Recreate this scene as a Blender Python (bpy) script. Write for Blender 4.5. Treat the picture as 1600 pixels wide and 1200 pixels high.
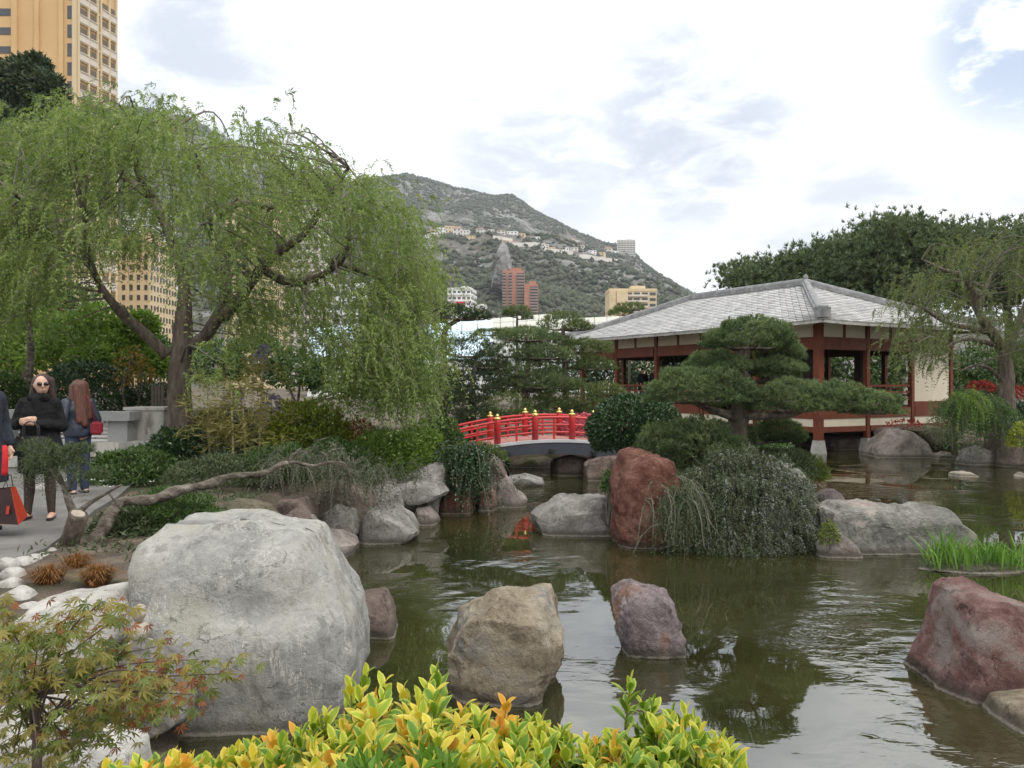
import bpy, bmesh, math, random
import numpy as np
from mathutils import Vector, Matrix
for _o in list(bpy.data.objects):
    bpy.data.objects.remove(_o)
S = bpy.context.scene
COL = S.collection
F = 1280.0          # focal length in photograph pixels
CH = 2.4            # eye height above the water (z = 0)

def P(px, py, d):
    """world point seen at a photograph pixel at distance d"""
    return np.array([(px-800)/F*d, d, CH-(py-600)/F*d])

def PZ(px, py, z=0.0):
    return P(px, py, (CH-z)*F/(py-600))

# ------------------------------------------------------------ camera, sky, sun, exposure
cam = bpy.data.objects.new('camera', bpy.data.cameras.new('camera'))
COL.objects.link(cam)
cam.location = (0, 0, CH)
cam.rotation_euler = (math.radians(90), 0, 0)
cam.data.sensor_width = 36
cam.data.lens = 36*F/1600
cam.data.clip_start = .05
cam.data.clip_end = 20000
S.camera = cam
S.view_settings.view_transform = 'Standard'
S.view_settings.look = 'None'
S.view_settings.exposure = 0.32
S.view_settings.gamma = 1
S.view_settings.use_curve_mapping = False
S.cycles.max_bounces = 6
S.cycles.diffuse_bounces = 2
S.cycles.glossy_bounces = 2
S.cycles.transmission_bounces = 3
S.cycles.transparent_max_bounces = 4
S.cycles.volume_bounces = 0

SUN_EL, SUN_AZ = math.radians(52), math.radians(140)   # azimuth clockwise from +Y
sun = bpy.data.objects.new('sun', bpy.data.lights.new('sun', 'SUN'))
COL.objects.link(sun)
sun.data.energy = 1.5
sun.data.angle = math.radians(14)
sun.data.color = (1, .95, .88)
_sd = Vector((math.sin(SUN_AZ)*math.cos(SUN_EL), math.cos(SUN_AZ)*math.cos(SUN_EL), math.sin(SUN_EL)))
sun.rotation_euler = _sd.to_track_quat('Z', 'Y').to_euler()
sun.location = (0, -10, 40)

W = bpy.data.worlds.new('World')
S.world = W
W.use_nodes = True
_nt = W.node_tree
_nt.nodes.clear()
def _n(nt, t, **kw):
    n = nt.nodes.new(t)
    for k, v in kw.items():
        if k.startswith('i_'):
            n.inputs[k[2:].replace('_', ' ')].default_value = v
        else:
            setattr(n, k, v)
    return n
def _l(nt, a, b):
    nt.links.new(a, b)
def _math(nt, op, a, b=None, clamp=False):
    n = nt.nodes.new('ShaderNodeMath'); n.operation = op; n.use_clamp = clamp
    for i, v in enumerate((a, b)):
        if v is None: continue
        if isinstance(v, (int, float)): n.inputs[i].default_value = v
        else: nt.links.new(v, n.inputs[i])
    return n.outputs[0]
def _ramp(nt, fac, stops, interp='LINEAR'):
    n = nt.nodes.new('ShaderNodeValToRGB'); r = n.color_ramp; r.interpolation = interp
    while len(r.elements) < len(stops): r.elements.new(.5)
    for e, (p, c) in zip(r.elements, stops):
        e.position = p; e.color = (c[0], c[1], c[2], 1) if not isinstance(c, (int, float)) else (c, c, c, 1)
    nt.links.new(fac, n.inputs[0])
    return n.outputs[0]
def _mapr(nt, v, a, b, c=0., d=1., smooth=True):
    n = nt.nodes.new('ShaderNodeMapRange')
    n.interpolation_type = 'SMOOTHSTEP' if smooth else 'LINEAR'
    n.inputs[1].default_value = a; n.inputs[2].default_value = b
    n.inputs[3].default_value = c; n.inputs[4].default_value = d
    nt.links.new(v, n.inputs[0])
    return n.outputs[0]
def _mixc(nt, fac, a, b, blend='MIX'):
    n = nt.nodes.new('ShaderNodeMix'); n.data_type = 'RGBA'; n.blend_type = blend
    for i, v in ((0, fac), (6, a), (7, b)):
        if isinstance(v, (int, float)): n.inputs[i].default_value = v
        elif isinstance(v, (tuple, list)): n.inputs[i].default_value = (v[0], v[1], v[2], 1)
        else: nt.links.new(v, n.inputs[i])
    return n.outputs[2]
def _noise(nt, vec, scale, detail=5., rough=.55, dist=0.):
    n = nt.nodes.new('ShaderNodeTexNoise')
    n.inputs['Scale'].default_value = scale; n.inputs['Detail'].default_value = detail
    n.inputs['Roughness'].default_value = rough; n.inputs['Distortion'].default_value = dist
    if vec is not None: nt.links.new(vec, n.inputs['Vector'])
    return n.outputs['Fac']

def build_sky():
    nt = _nt
    tc = nt.nodes.new('ShaderNodeTexCoord')
    d = tc.outputs['Generated']
    sep = nt.nodes.new('ShaderNodeSeparateXYZ'); _l(nt, d, sep.inputs[0])
    z = _math(nt, 'MAXIMUM', sep.outputs[2], 0.0)
    # flat cloud layer: project the view direction on a plane overhead
    zz = _math(nt, 'ADD', z, .22)
    dv = nt.nodes.new('ShaderNodeVectorMath'); dv.operation = 'DIVIDE'
    cb = nt.nodes.new('ShaderNodeCombineXYZ')
    for i in range(3): _l(nt, zz, cb.inputs[i])
    _l(nt, d, dv.inputs[0]); _l(nt, cb.outputs[0], dv.inputs[1])
    n1 = _noise(nt, dv.outputs[0], 1.7, 7, .52, .25)
    n2 = _noise(nt, dv.outputs[0], 5.5, 6, .6, .3)
    def lobe(px, py, r0, r1):
        v = Vector(((px-800)/F, 1, (600-py)/F)).normalized()
        dn = nt.nodes.new('ShaderNodeVectorMath'); dn.operation = 'DOT_PRODUCT'
        _l(nt, d, dn.inputs[0]); dn.inputs[1].default_value = v
        return _mapr(nt, dn.outputs['Value'], math.cos(r1), math.cos(r0))
    dark = _math(nt, 'MULTIPLY', _mapr(nt, n1, .48, .66), .8)
    for (px, py, r1, w) in ((260, 60, .22, .95), (200, 160, .2, .4), (1080, 190, .19, 1.0), (840, 235, .17, .85), (860, 320, .12, .6), (560, 20, .22, .55), (330, 260, .2, .6)):
        lb = _math(nt, 'MULTIPLY', lobe(px, py, 0.0, r1), w)
        lb = _math(nt, 'MULTIPLY', lb, _mapr(nt, n2, .3, .62, .35, 1.0))
        dark = _math(nt, 'MAXIMUM', dark, lb)
    cloud = _mixc(nt, dark, (1.32, 1.32, 1.32), (.57, .63, .735))
    # an overcast sky grows brighter towards the zenith
    gain = _mapr(nt, z, .42, 1.0, 1.0, 1.6)
    hole = _math(nt, 'MULTIPLY', lobe(1590, 60, .02, .12), _mapr(nt, n2, .3, .5))
    gap = _math(nt, 'MAXIMUM', _math(nt, 'MULTIPLY', _mapr(nt, n1, .30, .2), .8), hole)
    bgc = nt.nodes.new('ShaderNodeBackground')
    _l(nt, cloud, bgc.inputs['Color']); _l(nt, gain, bgc.inputs['Strength'])
    sky = nt.nodes.new('ShaderNodeTexSky'); sky.sky_type = 'NISHITA'
    sky.sun_disc = False; sky.sun_elevation = SUN_EL; sky.sun_rotation = SUN_AZ
    bgs = nt.nodes.new('ShaderNodeBackground'); bgs.inputs['Strength'].default_value = .15
    _l(nt, sky.outputs[0], bgs.inputs['Color'])
    # thin veil of white in the blue gaps
    mx = nt.nodes.new('ShaderNodeMixShader')
    _l(nt, _math(nt, 'MULTIPLY', gap, .8), mx.inputs[0])
    _l(nt, bgc.outputs[0], mx.inputs[1]); _l(nt, bgs.outputs[0], mx.inputs[2])
    out = nt.nodes.new('ShaderNodeOutputWorld')
    _l(nt, mx.outputs[0], out.inputs['Surface'])
build_sky()

# ------------------------------------------------------------ numpy helpers
RNG = np.random.default_rng(7)
def _h(ix, iy, iz, seed):
    h = (ix*374761393 + iy*668265263 + iz*1440662683 + seed*1274126177) & 0xffffffff
    h = ((h ^ (h >> 13))*1274126177) & 0xffffffff
    return ((h ^ (h >> 16)) & 0xffff)/65535.0
def vnoise(p, seed=0):
    p = np.asarray(p, float)
    i = np.floor(p).astype(np.int64); f = p-i
    f = f*f*(3-2*f)
    x, y, z = i[..., 0], i[..., 1], i[..., 2]
    r = 0
    for a in (0, 1):
        wx = f[..., 0] if a else 1-f[..., 0]
        for b in (0, 1):
            wy = f[..., 1] if b else 1-f[..., 1]
            for c in (0, 1):
                wz = f[..., 2] if c else 1-f[..., 2]
                r = r + wx*wy*wz*_h(x+a, y+b, z+c, seed)
    return r*2-1
def fbm(p, octv=4, seed=0, gain=.5):
    p = np.asarray(p, float); a = 1.; s = 0; t = 0
    for k in range(octv):
        s = s+a*vnoise(p*(2**k)+k*17.3, seed+k); t += a; a *= gain
    return s/t
def nrm(v):
    return v/np.maximum(np.linalg.norm(v, axis=-1, keepdims=True), 1e-9)
def rdir(n, rng):
    return nrm(rng.normal(size=(n, 3)))

class MB:
    """collects geometry; build() makes ONE mesh object"""
    def __init__(self):
        self.V = []; self.Fs = []; self.n = 0; self.R = []; self.E = []
    def add(self, V, Fc, rnd=.5, edge=0.):
        V = np.asarray(V, float).reshape(-1, 3)
        if isinstance(Fc, np.ndarray):
            self.Fs.append(Fc.astype(np.int64)+self.n)
        else:
            by = {}
            for f in Fc: by.setdefault(len(f), []).append(f)
            for k, fl in by.items(): self.Fs.append(np.array(fl, dtype=np.int64)+self.n)
        self.V.append(V); self.n += len(V)
        self.R.append(np.broadcast_to(np.asarray(rnd, float), (len(V),)).copy())
        self.E.append(np.broadcast_to(np.asarray(edge, float), (len(V),)).copy())
        return self
    def box(self, c, s, rz=0., tilt=None, rnd=.5):
        c = np.asarray(c, float); hx, hy, hz = s[0]/2, s[1]/2, s[2]/2
        v = np.array([[x, y, z] for z in (-hz, hz) for y in (-hy, hy) for x in (-hx, hx)])
        if tilt is not None: v = v @ np.array(tilt).T
        ca, sa = math.cos(rz), math.sin(rz)
        v = v @ np.array([[ca, sa, 0], [-sa, ca, 0], [0, 0, 1]])
        f = [[0, 2, 3, 1], [4, 5, 7, 6], [0, 1, 5, 4], [2, 6, 7, 3], [0, 4, 6, 2], [1, 3, 7, 5]]
        return self.add(v+c, f, rnd)
    def bar(self, p0, p1, w, h, up=(0, 0, 1), rnd=.5):
        p0 = np.asarray(p0, float); p1 = np.asarray(p1, float)
        t = nrm(p1-p0); s = np.cross(t, up); s = nrm(s); u = np.cross(s, t)
        v = []
        for p in (p0, p1):
            for a, b in ((-1, -1), (1, -1), (1, 1), (-1, 1)):
                v.append(p+s*a*w/2+u*b*h/2)
        return self.add(v, [[0, 1, 2, 3], [7, 6, 5, 4], [0, 4, 5, 1], [1, 5, 6, 2], [2, 6, 7, 3], [3, 7, 4, 0]], rnd)
    def tube(self, pts, radii, n=8, cap=True, wob=0., seed=0, rnd=.5):
        pts = np.asarray(pts, float); m = len(pts)
        radii = np.broadcast_to(np.asarray(radii, float), (m,))
        T = np.gradient(pts, axis=0); T = nrm(T)
        up = np.array([0, 0, 1.]) if abs(T[0][2]) < .9 else np.array([1., 0, 0])
        V = []
        s = nrm(np.cross(T[0], up))
        ang = np.linspace(0, 2*math.pi, n, endpoint=False)
        for i in range(m):
            s = nrm(s-T[i]*np.dot(s, T[i])); u = np.cross(T[i], s)
            V.append(pts[i]+radii[i]*(np.cos(ang)[:, None]*s+np.sin(ang)[:, None]*u))
        V = np.concatenate(V)
        if wob:
            c = np.repeat(pts, n, axis=0)
            V = c+(V-c)*(1+wob*fbm(V*np.array([9, 9, 3.]), 3, seed))[:, None]
        i = np.arange(m-1)[:, None]*n; j = np.arange(n)[None, :]; k = (j+1) % n
        q = np.stack([i+j, i+k, i+n+k, i+n+j], -1).reshape(-1, 4)
        fl = [q]
        self.add(V, q, rnd)
        if cap:
            b = self.n-len(V)
            self.Fs.append(np.array([list(range(n-1, -1, -1))])+b)
            self.Fs.append(np.array([list(range((m-1)*n, m*n))])+b)
        return self
    def lathe(self, c, prof, n=10, rnd=.5):
        """prof: (radius, z) list"""
        ang = np.linspace(0, 2*math.pi, n, endpoint=False)
        V = np.concatenate([np.stack([np.cos(ang)*r, np.sin(ang)*r, np.full(n, z)], -1) for r, z in prof])+np.asarray(c, float)
        m = len(prof); i = np.arange(m-1)[:, None]*n; j = np.arange(n)[None, :]; k = (j+1) % n
        self.add(V, np.stack([i+j, i+k, i+n+k, i+n+j], -1).reshape(-1, 4), rnd)
        b = self.n-len(V)
        self.Fs.append(np.array([list(range(n-1, -1, -1))])+b)
        self.Fs.append(np.array([list(range((m-1)*n, m*n))])+b)
        return self
    def prism(self, poly, z0, z1, rnd=.5):
        n = len(poly)
        V = [(x, y, z0) for x, y in poly]+[(x, y, z1) for x, y in poly]
        f = [list(range(n-1, -1, -1)), list(range(n, 2*n))]+[[i, (i+1) % n, n+(i+1) % n, n+i] for i in range(n)]
        return self.add(V, f, rnd)
    def ell(self, c, r, rnd=.5, n=10):
        prof = [(max(math.sin(t), .02), -math.cos(t)) for t in np.linspace(0.05, math.pi-.05, n)]
        ang = np.linspace(0, 2*math.pi, n+4, endpoint=False); k_ = n+4
        V = np.concatenate([np.stack([np.cos(ang)*a*r[0], np.sin(ang)*a*r[1], np.full(k_, z*r[2])], -1) for a, z in prof])+np.asarray(c, float)
        m = len(prof); i = np.arange(m-1)[:, None]*k_; j = np.arange(k_)[None, :]; k = (j+1) % k_
        self.add(V, np.stack([i+j, i+k, i+k_+k, i+k_+j], -1).reshape(-1, 4), rnd)
        b = self.n-len(V)
        self.Fs.append(np.array([list(range(k_-1, -1, -1))])+b); self.Fs.append(np.array([list(range((m-1)*k_, m*k_))])+b)
        return self
    def leaves(self, p, u, s, L, Wd, rnd, fold=.12):
        """diamond leaves: base point p, length direction u, side direction s"""
        N = len(p); L = np.broadcast_to(L, (N,))[:, None]; Wd = np.broadcast_to(Wd, (N,))[:, None]
        u = nrm(u); s = nrm(s-u*np.sum(s*u, -1, keepdims=True)); w = np.cross(u, s)
        V = np.stack([p, p+u*L*.45+s*Wd/2+w*L*fold, p+u*L, p+u*L*.45-s*Wd/2+w*L*fold], 1).reshape(-1, 3)
        Fq = np.arange(N*4).reshape(N, 4)
        return self.add(V, Fq, np.repeat(np.broadcast_to(rnd, (N,)), 4))
    def needles(self, p, n, L, w, K, rng, spread=.7, rnd=None):
        N = len(p)
        dirs = nrm(n[:, None, :]+rng.normal(size=(N, K, 3))*spread)
        side = nrm(np.cross(dirs, rng.normal(size=(N, K, 3))))
        Lk = (np.broadcast_to(L, (N,))[:, None]*rng.uniform(.7, 1.15, (N, K)))[..., None]
        b = p[:, None, :]
        V = np.stack([b-side*w, b+side*w, b+dirs*Lk+side*w*.15], 2).reshape(-1, 3)
        if rnd is None: rnd = rng.uniform(0, 1, N)
        return self.add(V, np.arange(N*K*3).reshape(-1, 3), np.repeat(rnd, K*3))
    def mesh(self, name, origin=(0, 0, 0), smooth=False):
        V = np.concatenate(self.V)-np.asarray(origin, float)
        me = bpy.data.meshes.new(name)
        me.vertices.add(len(V)); me.vertices.foreach_set('co', V.astype(np.float32).ravel())
        tot = sum(f.size for f in self.Fs); npoly = sum(len(f) for f in self.Fs)
        me.loops.add(tot); me.polygons.add(npoly)
        me.loops.foreach_set('vertex_index', np.concatenate([f.ravel() for f in self.Fs]).astype(np.int32))
        lt = np.concatenate([np.full(len(f), f.shape[1]) for f in self.Fs]).astype(np.int32)
        ls = np.concatenate([[0], np.cumsum(lt)[:-1]]).astype(np.int32)
        me.polygons.foreach_set('loop_start', ls)
        if smooth: me.polygons.foreach_set('use_smooth', np.ones(npoly, dtype=bool))
        else: me.polygons.foreach_set('use_smooth', np.zeros(npoly, dtype=bool))
        a = me.attributes.new('rnd', 'FLOAT', 'POINT'); a.data.foreach_set('value', np.concatenate(self.R).astype(np.float32))
        e = np.concatenate(self.E)
        if e.any():
            a = me.attributes.new('edge', 'FLOAT', 'POINT'); a.data.foreach_set('value', e.astype(np.float32))
        me.update(calc_edges=True)
        return me
    def build(self, name, mat, parent=None, smooth=False, origin=None):
        o0 = np.asarray(origin if origin is not None else (WL[parent.name] if parent else (0, 0, 0)), float)
        me = self.mesh(name, o0, smooth)
        me.materials.append(mat)
        return link(name, me, parent, o0)

WL = {}
def link(name, me, parent=None, at=(0, 0, 0)):
    """link an object whose origin is the world point at"""
    o = bpy.data.objects.new(name, me); COL.objects.link(o)
    WL[o.name] = np.asarray(at, float)
    if parent:
        o.parent = parent; o.location = Vector(np.asarray(at, float)-WL[parent.name])
    else:
        o.location = Vector(at)
    return o
def tag(o, label=None, cat=None, group=None, kind=None):
    if label: o['label'] = label
    if cat: o['category'] = cat
    if group: o['group'] = group
    if kind: o['kind'] = kind
    return o
def thing(name, label, cat, at, group=None):
    return tag(link(name, None, None, at), label, cat, group)
def share(src, name, parent, at, rz=0., scale=None):
    """another part that shares the mesh of src"""
    o = bpy.data.objects.new(name, src.data); COL.objects.link(o)
    WL[o.name] = np.asarray(at, float)
    o.parent = parent; o.location = Vector(np.asarray(at, float)-(WL[parent.name] if parent else 0))
    o.rotation_euler = (0, 0, rz)
    if scale: o.scale = scale
    return o

# ------------------------------------------------------------ materials
def newmat(name):
    m = bpy.data.materials.new(name); m.use_nodes = True
    nt = m.node_tree; nt.nodes.clear()
    out = nt.nodes.new('ShaderNodeOutputMaterial')
    b = nt.nodes.new('ShaderNodeBsdfPrincipled')
    nt.links.new(b.outputs[0], out.inputs['Surface'])
    return m, nt, b, out
def pm(name, cols, scale=6., detail=6., rough=.7, bump=0., bscale=30., bdist=.02, spec=.4, stretch=(1, 1, 1), metal=0., attr=False, dirt=None):
    """noise between a few colours, with fine relief"""
    m, nt, b, out = newmat(name)
    tc = nt.nodes.new('ShaderNodeTexCoord'); v = tc.outputs['Object']
    if stretch != (1, 1, 1):
        mp = nt.nodes.new('ShaderNodeMapping'); mp.inputs['Scale'].default_value = stretch
        _l(nt, v, mp.inputs[0]); v = mp.outputs[0]
    if attr:
        a = nt.nodes.new('ShaderNodeAttribute'); a.attribute_name = 'rnd'
        fac = _math(nt, 'ADD', _math(nt, 'MULTIPLY', a.outputs['Fac'], .6), _math(nt, 'MULTIPLY', _noise(nt, v, scale, detail), .4))
    else:
        fac = _noise(nt, v, scale, detail, .6)
    k = len(cols)
    if k == 1: cols = [cols[0], tuple(c*1.12 for c in cols[0])]; k = 2
    c = _ramp(nt, fac, [(.3+.42*i/(k-1), cc) for i, cc in enumerate(cols)])
    if dirt:
        c = _mixc(nt, _mapr(nt, _noise(nt, v, dirt[1], 8, .65), .5, .72), c, dirt[0])
    _l(nt, c, b.inputs['Base Color'])
    b.inputs['Roughness'].default_value = rough; b.inputs['Specular IOR Level'].default_value = spec
    b.inputs['Metallic'].default_value = metal
    if bump:
        bp = nt.nodes.new('ShaderNodeBump'); bp.inputs['Strength'].default_value = bump; bp.inputs['Distance'].default_value = bdist
        _l(nt, _noise(nt, v, bscale, 8, .62), bp.inputs['Height']); _l(nt, bp.outputs[0], b.inputs['Normal'])
    return m
def leafmat(name, cols, trans=.3, rough=.5, spec=.35, scale=.9, edgecol=None):
    """leaf colours by leaf and by clump; thin enough to let light through"""
    m, nt, b, out = newmat(name)
    a = nt.nodes.new('ShaderNodeAttribute'); a.attribute_name = 'rnd'
    g = nt.nodes.new('ShaderNodeNewGeometry')
    fac = _math(nt, 'ADD', _math(nt, 'MULTIPLY', a.outputs['Fac'], .62), _math(nt, 'MULTIPLY', _noise(nt, g.outputs['Position'], scale, 3), .38))
    k = len(cols)
    c = _ramp(nt, fac, [(.12+.76*i/(k-1), cc) for i, cc in enumerate(cols)])
    if edgecol:
        e = nt.nodes.new('ShaderNodeAttribute'); e.attribute_name = 'edge'
        f2 = _math(nt, 'ADD', e.outputs['Fac'], _math(nt, 'MULTIPLY', _math(nt, 'SUBTRACT', _noise(nt, g.outputs['Position'], 40, 4), .5), .8))
        c = _mixc(nt, _mapr(nt, f2, .35, .95), c, edgecol)
        c = _mixc(nt, _math(nt, 'MULTIPLY', _mapr(nt, _noise(nt, g.outputs['Position'], 95, 3, .7), .66, .74), .7), c, (.2, .1, .03))
    _l(nt, c, b.inputs['Base Color'])
    b.inputs['Roughness'].default_value = rough; b.inputs['Specular IOR Level'].default_value = spec
    tr = nt.nodes.new('ShaderNodeBsdfTranslucent')
    _l(nt, _mixc(nt, 1.0, c, (1.15, 1.2, .6), 'MULTIPLY'), tr.inputs['Color'])
    mx = nt.nodes.new('ShaderNodeMixShader'); mx.inputs[0].default_value = trans
    _l(nt, b.outputs[0], mx.inputs[1]); _l(nt, tr.outputs[0], mx.inputs[2]); _l(nt, mx.outputs[0], out.inputs['Surface'])
    return m
def rockmat(name, cols, scale=2.2, patch=None, vein=None, bump=.6, rough=.85, streak=False, lichen=None):
    m, nt, b, out = newmat(name)
    tc = nt.nodes.new('ShaderNodeTexCoord'); v = tc.outputs['Object']
    n1 = _noise(nt, v, scale, 9, .62, .35); n2 = _noise(nt, v, scale*9, 8, .7)
    fac = _math(nt, 'ADD', _math(nt, 'MULTIPLY', n1, .68), _math(nt, 'MULTIPLY', n2, .32))
    k = len(cols)
    c = _ramp(nt, fac, [(.39+.22*i/(k-1), cc) for i, cc in enumerate(cols)])
    if patch:
        c = _mixc(nt, _mapr(nt, _noise(nt, v, scale*.8+.37, 7, .6, .6), .5, .64), c, patch)
    if lichen:
        c = _mixc(nt, _math(nt, 'MULTIPLY', _mapr(nt, _noise(nt, v, scale*3.1, 9, .72), .56, .7), .7), c, lichen)
    if streak:
        mp = nt.nodes.new('ShaderNodeMapping'); mp.inputs['Scale'].default_value = (6, 6, .7)
        _l(nt, v, mp.inputs[0])
        s = _noise(nt, mp.outputs[0], 2.2, 5, .6, .5)
        line = _math(nt, 'SUBTRACT', 1.0, _mapr(nt, _math(nt, 'ABSOLUTE', _math(nt, 'SUBTRACT', s, .5)), 0.0, .02))
        line = _math(nt, 'MULTIPLY', line, _mapr(nt, _noise(nt, v, 2.6, 4), .44, .6))
        c = _mixc(nt, _math(nt, 'MULTIPLY', line, .85), c, (.6, .58, .52))
        s2 = _noise(nt, mp.outputs[0], 1.1, 6, .65, .4)
        c = _mixc(nt, _math(nt, 'MULTIPLY', _mapr(nt, s2, .56, .68), .5), c, (.12, .12, .105))
    if vein:
        mg = _noise(nt, v, scale*1.6, 6, .6, 1.2)
        ln = _math(nt, 'SUBTRACT', 1.0, _mapr(nt, _math(nt, 'ABSOLUTE', _math(nt, 'SUBTRACT', mg, .5)), 0.0, .02))
        c = _mixc(nt, _math(nt, 'MULTIPLY', ln, .5), c, vein)
    ck = _math(nt, 'ABSOLUTE', _math(nt, 'SUBTRACT', _noise(nt, v, scale*1.1+.9, 6, .62, .25), .5))
    ck = _math(nt, 'MULTIPLY', _math(nt, 'SUBTRACT', 1.0, _mapr(nt, ck, 0.0, .012)), _mapr(nt, _noise(nt, v, scale*1.7, 3), .48, .6))
    c = _mixc(nt, _math(nt, 'MULTIPLY', ck, .7), c, tuple(q*.35 for q in cols[0]))
    spk = _noise(nt, v, scale*26, 4, .8)
    c = _mixc(nt, _math(nt, 'MULTIPLY', _mapr(nt, spk, .56, .7), .35), c, cols[-1]); c = _mixc(nt, _math(nt, 'MULTIPLY', _mapr(nt, spk, .44, .32), .45), c, tuple(q*.6 for q in cols[0]))
    # pale mineral line at the water's edge, damp stone just above it
    g = nt.nodes.new('ShaderNodeNewGeometry'); sp = nt.nodes.new('ShaderNodeSeparateXYZ'); _l(nt, g.outputs['Position'], sp.inputs[0])
    zz = _math(nt, 'ADD', sp.outputs[2], _math(nt, 'MULTIPLY', _math(nt, 'SUBTRACT', n2, .5), .05))
    c = _mixc(nt, _math(nt, 'MULTIPLY', _mapr(nt, zz, .15, .05), .75), c, (.07, .06, .045))
    ring = _math(nt, 'MULTIPLY', _mapr(nt, zz, .035, .015), _mapr(nt, zz, .0, .012))
    c = _mixc(nt, _math(nt, 'MULTIPLY', ring, .5), c, (.42, .38, .32))
    _l(nt, c, b.inputs['Base Color'])
    b.inputs['Roughness'].default_value = rough; b.inputs['Specular IOR Level'].default_value = .25
    rg = _math(nt, 'ABSOLUTE', _math(nt, 'SUBTRACT', _noise(nt, v, scale*1.9+.3, 5, .55, .3), .5))
    crack = _math(nt, 'MULTIPLY', _mapr(nt, rg, 0.0, .03), .07)
    hgt = _math(nt, 'ADD', _math(nt, 'SUBTRACT', _math(nt, 'ADD', crack, _math(nt, 'MULTIPLY', n1, .9)), _math(nt, 'MULTIPLY', ck, .2)), _math(nt, 'ADD', _math(nt, 'MULTIPLY', _noise(nt, v, scale*5, 8, .72, .0), .55), _math(nt, 'MULTIPLY', _noise(nt, v, scale*18, 9, .78), .42)))
    bp = nt.nodes.new('ShaderNodeBump'); bp.inputs['Strength'].default_value = bump; bp.inputs['Distance'].default_value = .09
    _l(nt, hgt, bp.inputs['Height']); _l(nt, bp.outputs[0], b.inputs['Normal'])
    return m

M = {}
M['boulder'] = rockmat('boulder_stone', [(.22, .22, .205), (.34, .335, .31), (.47, .46, .43)], 1.6, patch=(.38, .365, .31), streak=True, bump=.8, lichen=(.17, .165, .14))
M['cliff'] = rockmat('cliff_stone', [(.1, .098, .09), (.2, .196, .185), (.33, .325, .31)], .06, bump=1.0)
M['tan'] = rockmat('tan_stone', [(.16, .125, .085), (.3, .25, .175), (.44, .39, .3)], 2.4, patch=(.25, .235, .21), bump=.9)
M['purple'] = rockmat('purple_stone', [(.11, .085, .085), (.22, .18, .18), (.36, .32, .31)], 2.6, patch=(.26, .14, .095), bump=.9)
M['rose'] = rockmat('rose_stone', [(.12, .06, .055), (.22, .12, .105), (.34, .25, .22)], 2.2, patch=(.3, .25, .22), bump=1.0, lichen=(.4, .35, .31))
M['red'] = rockmat('red_stone', [(.11, .042, .03), (.2, .085, .06), (.3, .16, .12)], 5.0, bump=1.0, lichen=(.33, .2, .16))
M['grey'] = rockmat('grey_stone', [(.12, .11, .1), (.23, .215, .195), (.37, .35, .325)], 2.2, bump=.8, lichen=(.4, .37, .33))
M['slab'] = rockmat('slab_stone', [(.12, .12, .105), (.22, .215, .19), (.42, .39, .35)], 1.8, patch=(.36, .29, .25), bump=.9, lichen=(.17, .18, .13))
M['brown'] = rockmat('brown_stone', [(.08, .06, .05), (.16, .12, .1), (.26, .21, .18)], 2.6, bump=.8)
M['mossy'] = rockmat('mossy_stone', [(.08, .075, .05), (.15, .13, .09), (.24, .2, .16)], 2.4, patch=(.06, .07, .025), bump=.8)
M['pink'] = rockmat('pink_stone', [(.15, .125, .11), (.26, .225, .2), (.4, .36, .32)], 2.4, patch=(.3, .25, .22), bump=.8)
M['white'] = rockmat('white_stone', [(.3, .28, .25), (.46, .44, .4), (.58, .56, .52)], 3.0, bump=.6)
M['cobble'] = rockmat('cobble_stone', [(.26, .22, .17), (.36, .31, .25), (.44, .4, .34)], 5.0, bump=.3)
M['bark'] = pm('bark', [(.06, .047, .037), (.135, .108, .085), (.23, .2, .165)], 9, 8, .9, 1.0, 26, .05, .2, stretch=(1, 1, .28))
M['greybark'] = pm('grey_bark', [(.05, .04, .03), (.15, .128, .102), (.3, .27, .23)], 12, 9, .9, 1.0, 22, .07, .2, stretch=(.45, 1, 1), dirt=((.035, .026, .02), 5))
M['twig'] = pm('twig', [(.11, .095, .075), (.2, .18, .15)], 9, 4, .9, .3, 40, .01, .2)
M['darkbark'] = pm('dark_bark', [(.03, .025, .02), (.07, .06, .05)], 9, 6, .9, .8, 26, .03, .2)

# ------------------------------------------------------------ the pond and the ground
POND = np.array([(-1.3, 2.5), (-1.6, 4.2), (-1.9, 5.6), (-1.8, 6.6), (-2.3, 8), (-3.0, 10), (-3.1, 11.8), (-2.8, 12.9), (-2.0, 14.8), (-1.5, 16), (-.3, 17.3), (-.1, 19),
    (-.7, 20.5), (-1.3, 22.3), (-.6, 23.4), (.8, 23.9), (1.9, 23.2), (2.3, 21.5), (1.9, 19.5), (1.6, 17), (1.75, 15), (1.55, 13.4), (1.6, 12.4), (2.3, 11.9),
    (4.2, 11.9), (5.0, 12.3), (4.6, 13.2), (4.6, 16), (6.2, 19), (8.0, 22), (9.0, 25), (8.6, 30.4), (13.3, 31.4), (13.2, 28.2), (13.6, 26.8), (15, 26.4),
    (15.4, 24), (14.4, 21), (13.5, 16), (10, 9), (6.5, 6.2), (4.4, 5.0), (3.7, 3.5), (2.5, 2.3)])
def poly_sd(X, Y, poly):
    """signed distance, negative inside"""
    d2 = np.full(X.shape, 1e9); ins = np.zeros(X.shape, bool)
    n = len(poly)
    for i in range(n):
        x0, y0 = poly[i]; x1, y1 = poly[(i+1) % n]
        ex, ey = x1-x0, y1-y0
        t = np.clip(((X-x0)*ex+(Y-y0)*ey)/(ex*ex+ey*ey), 0, 1)
        d2 = np.minimum(d2, (X-x0-t*ex)**2+(Y-y0-t*ey)**2)
        c = ((y0 > Y) != (y1 > Y)) & (X < ex*(Y-y0)/(ey if abs(ey) > 1e-9 else 1e-9)+x0)
        ins ^= c
    return np.where(ins, -1, 1)*np.sqrt(d2)
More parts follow.
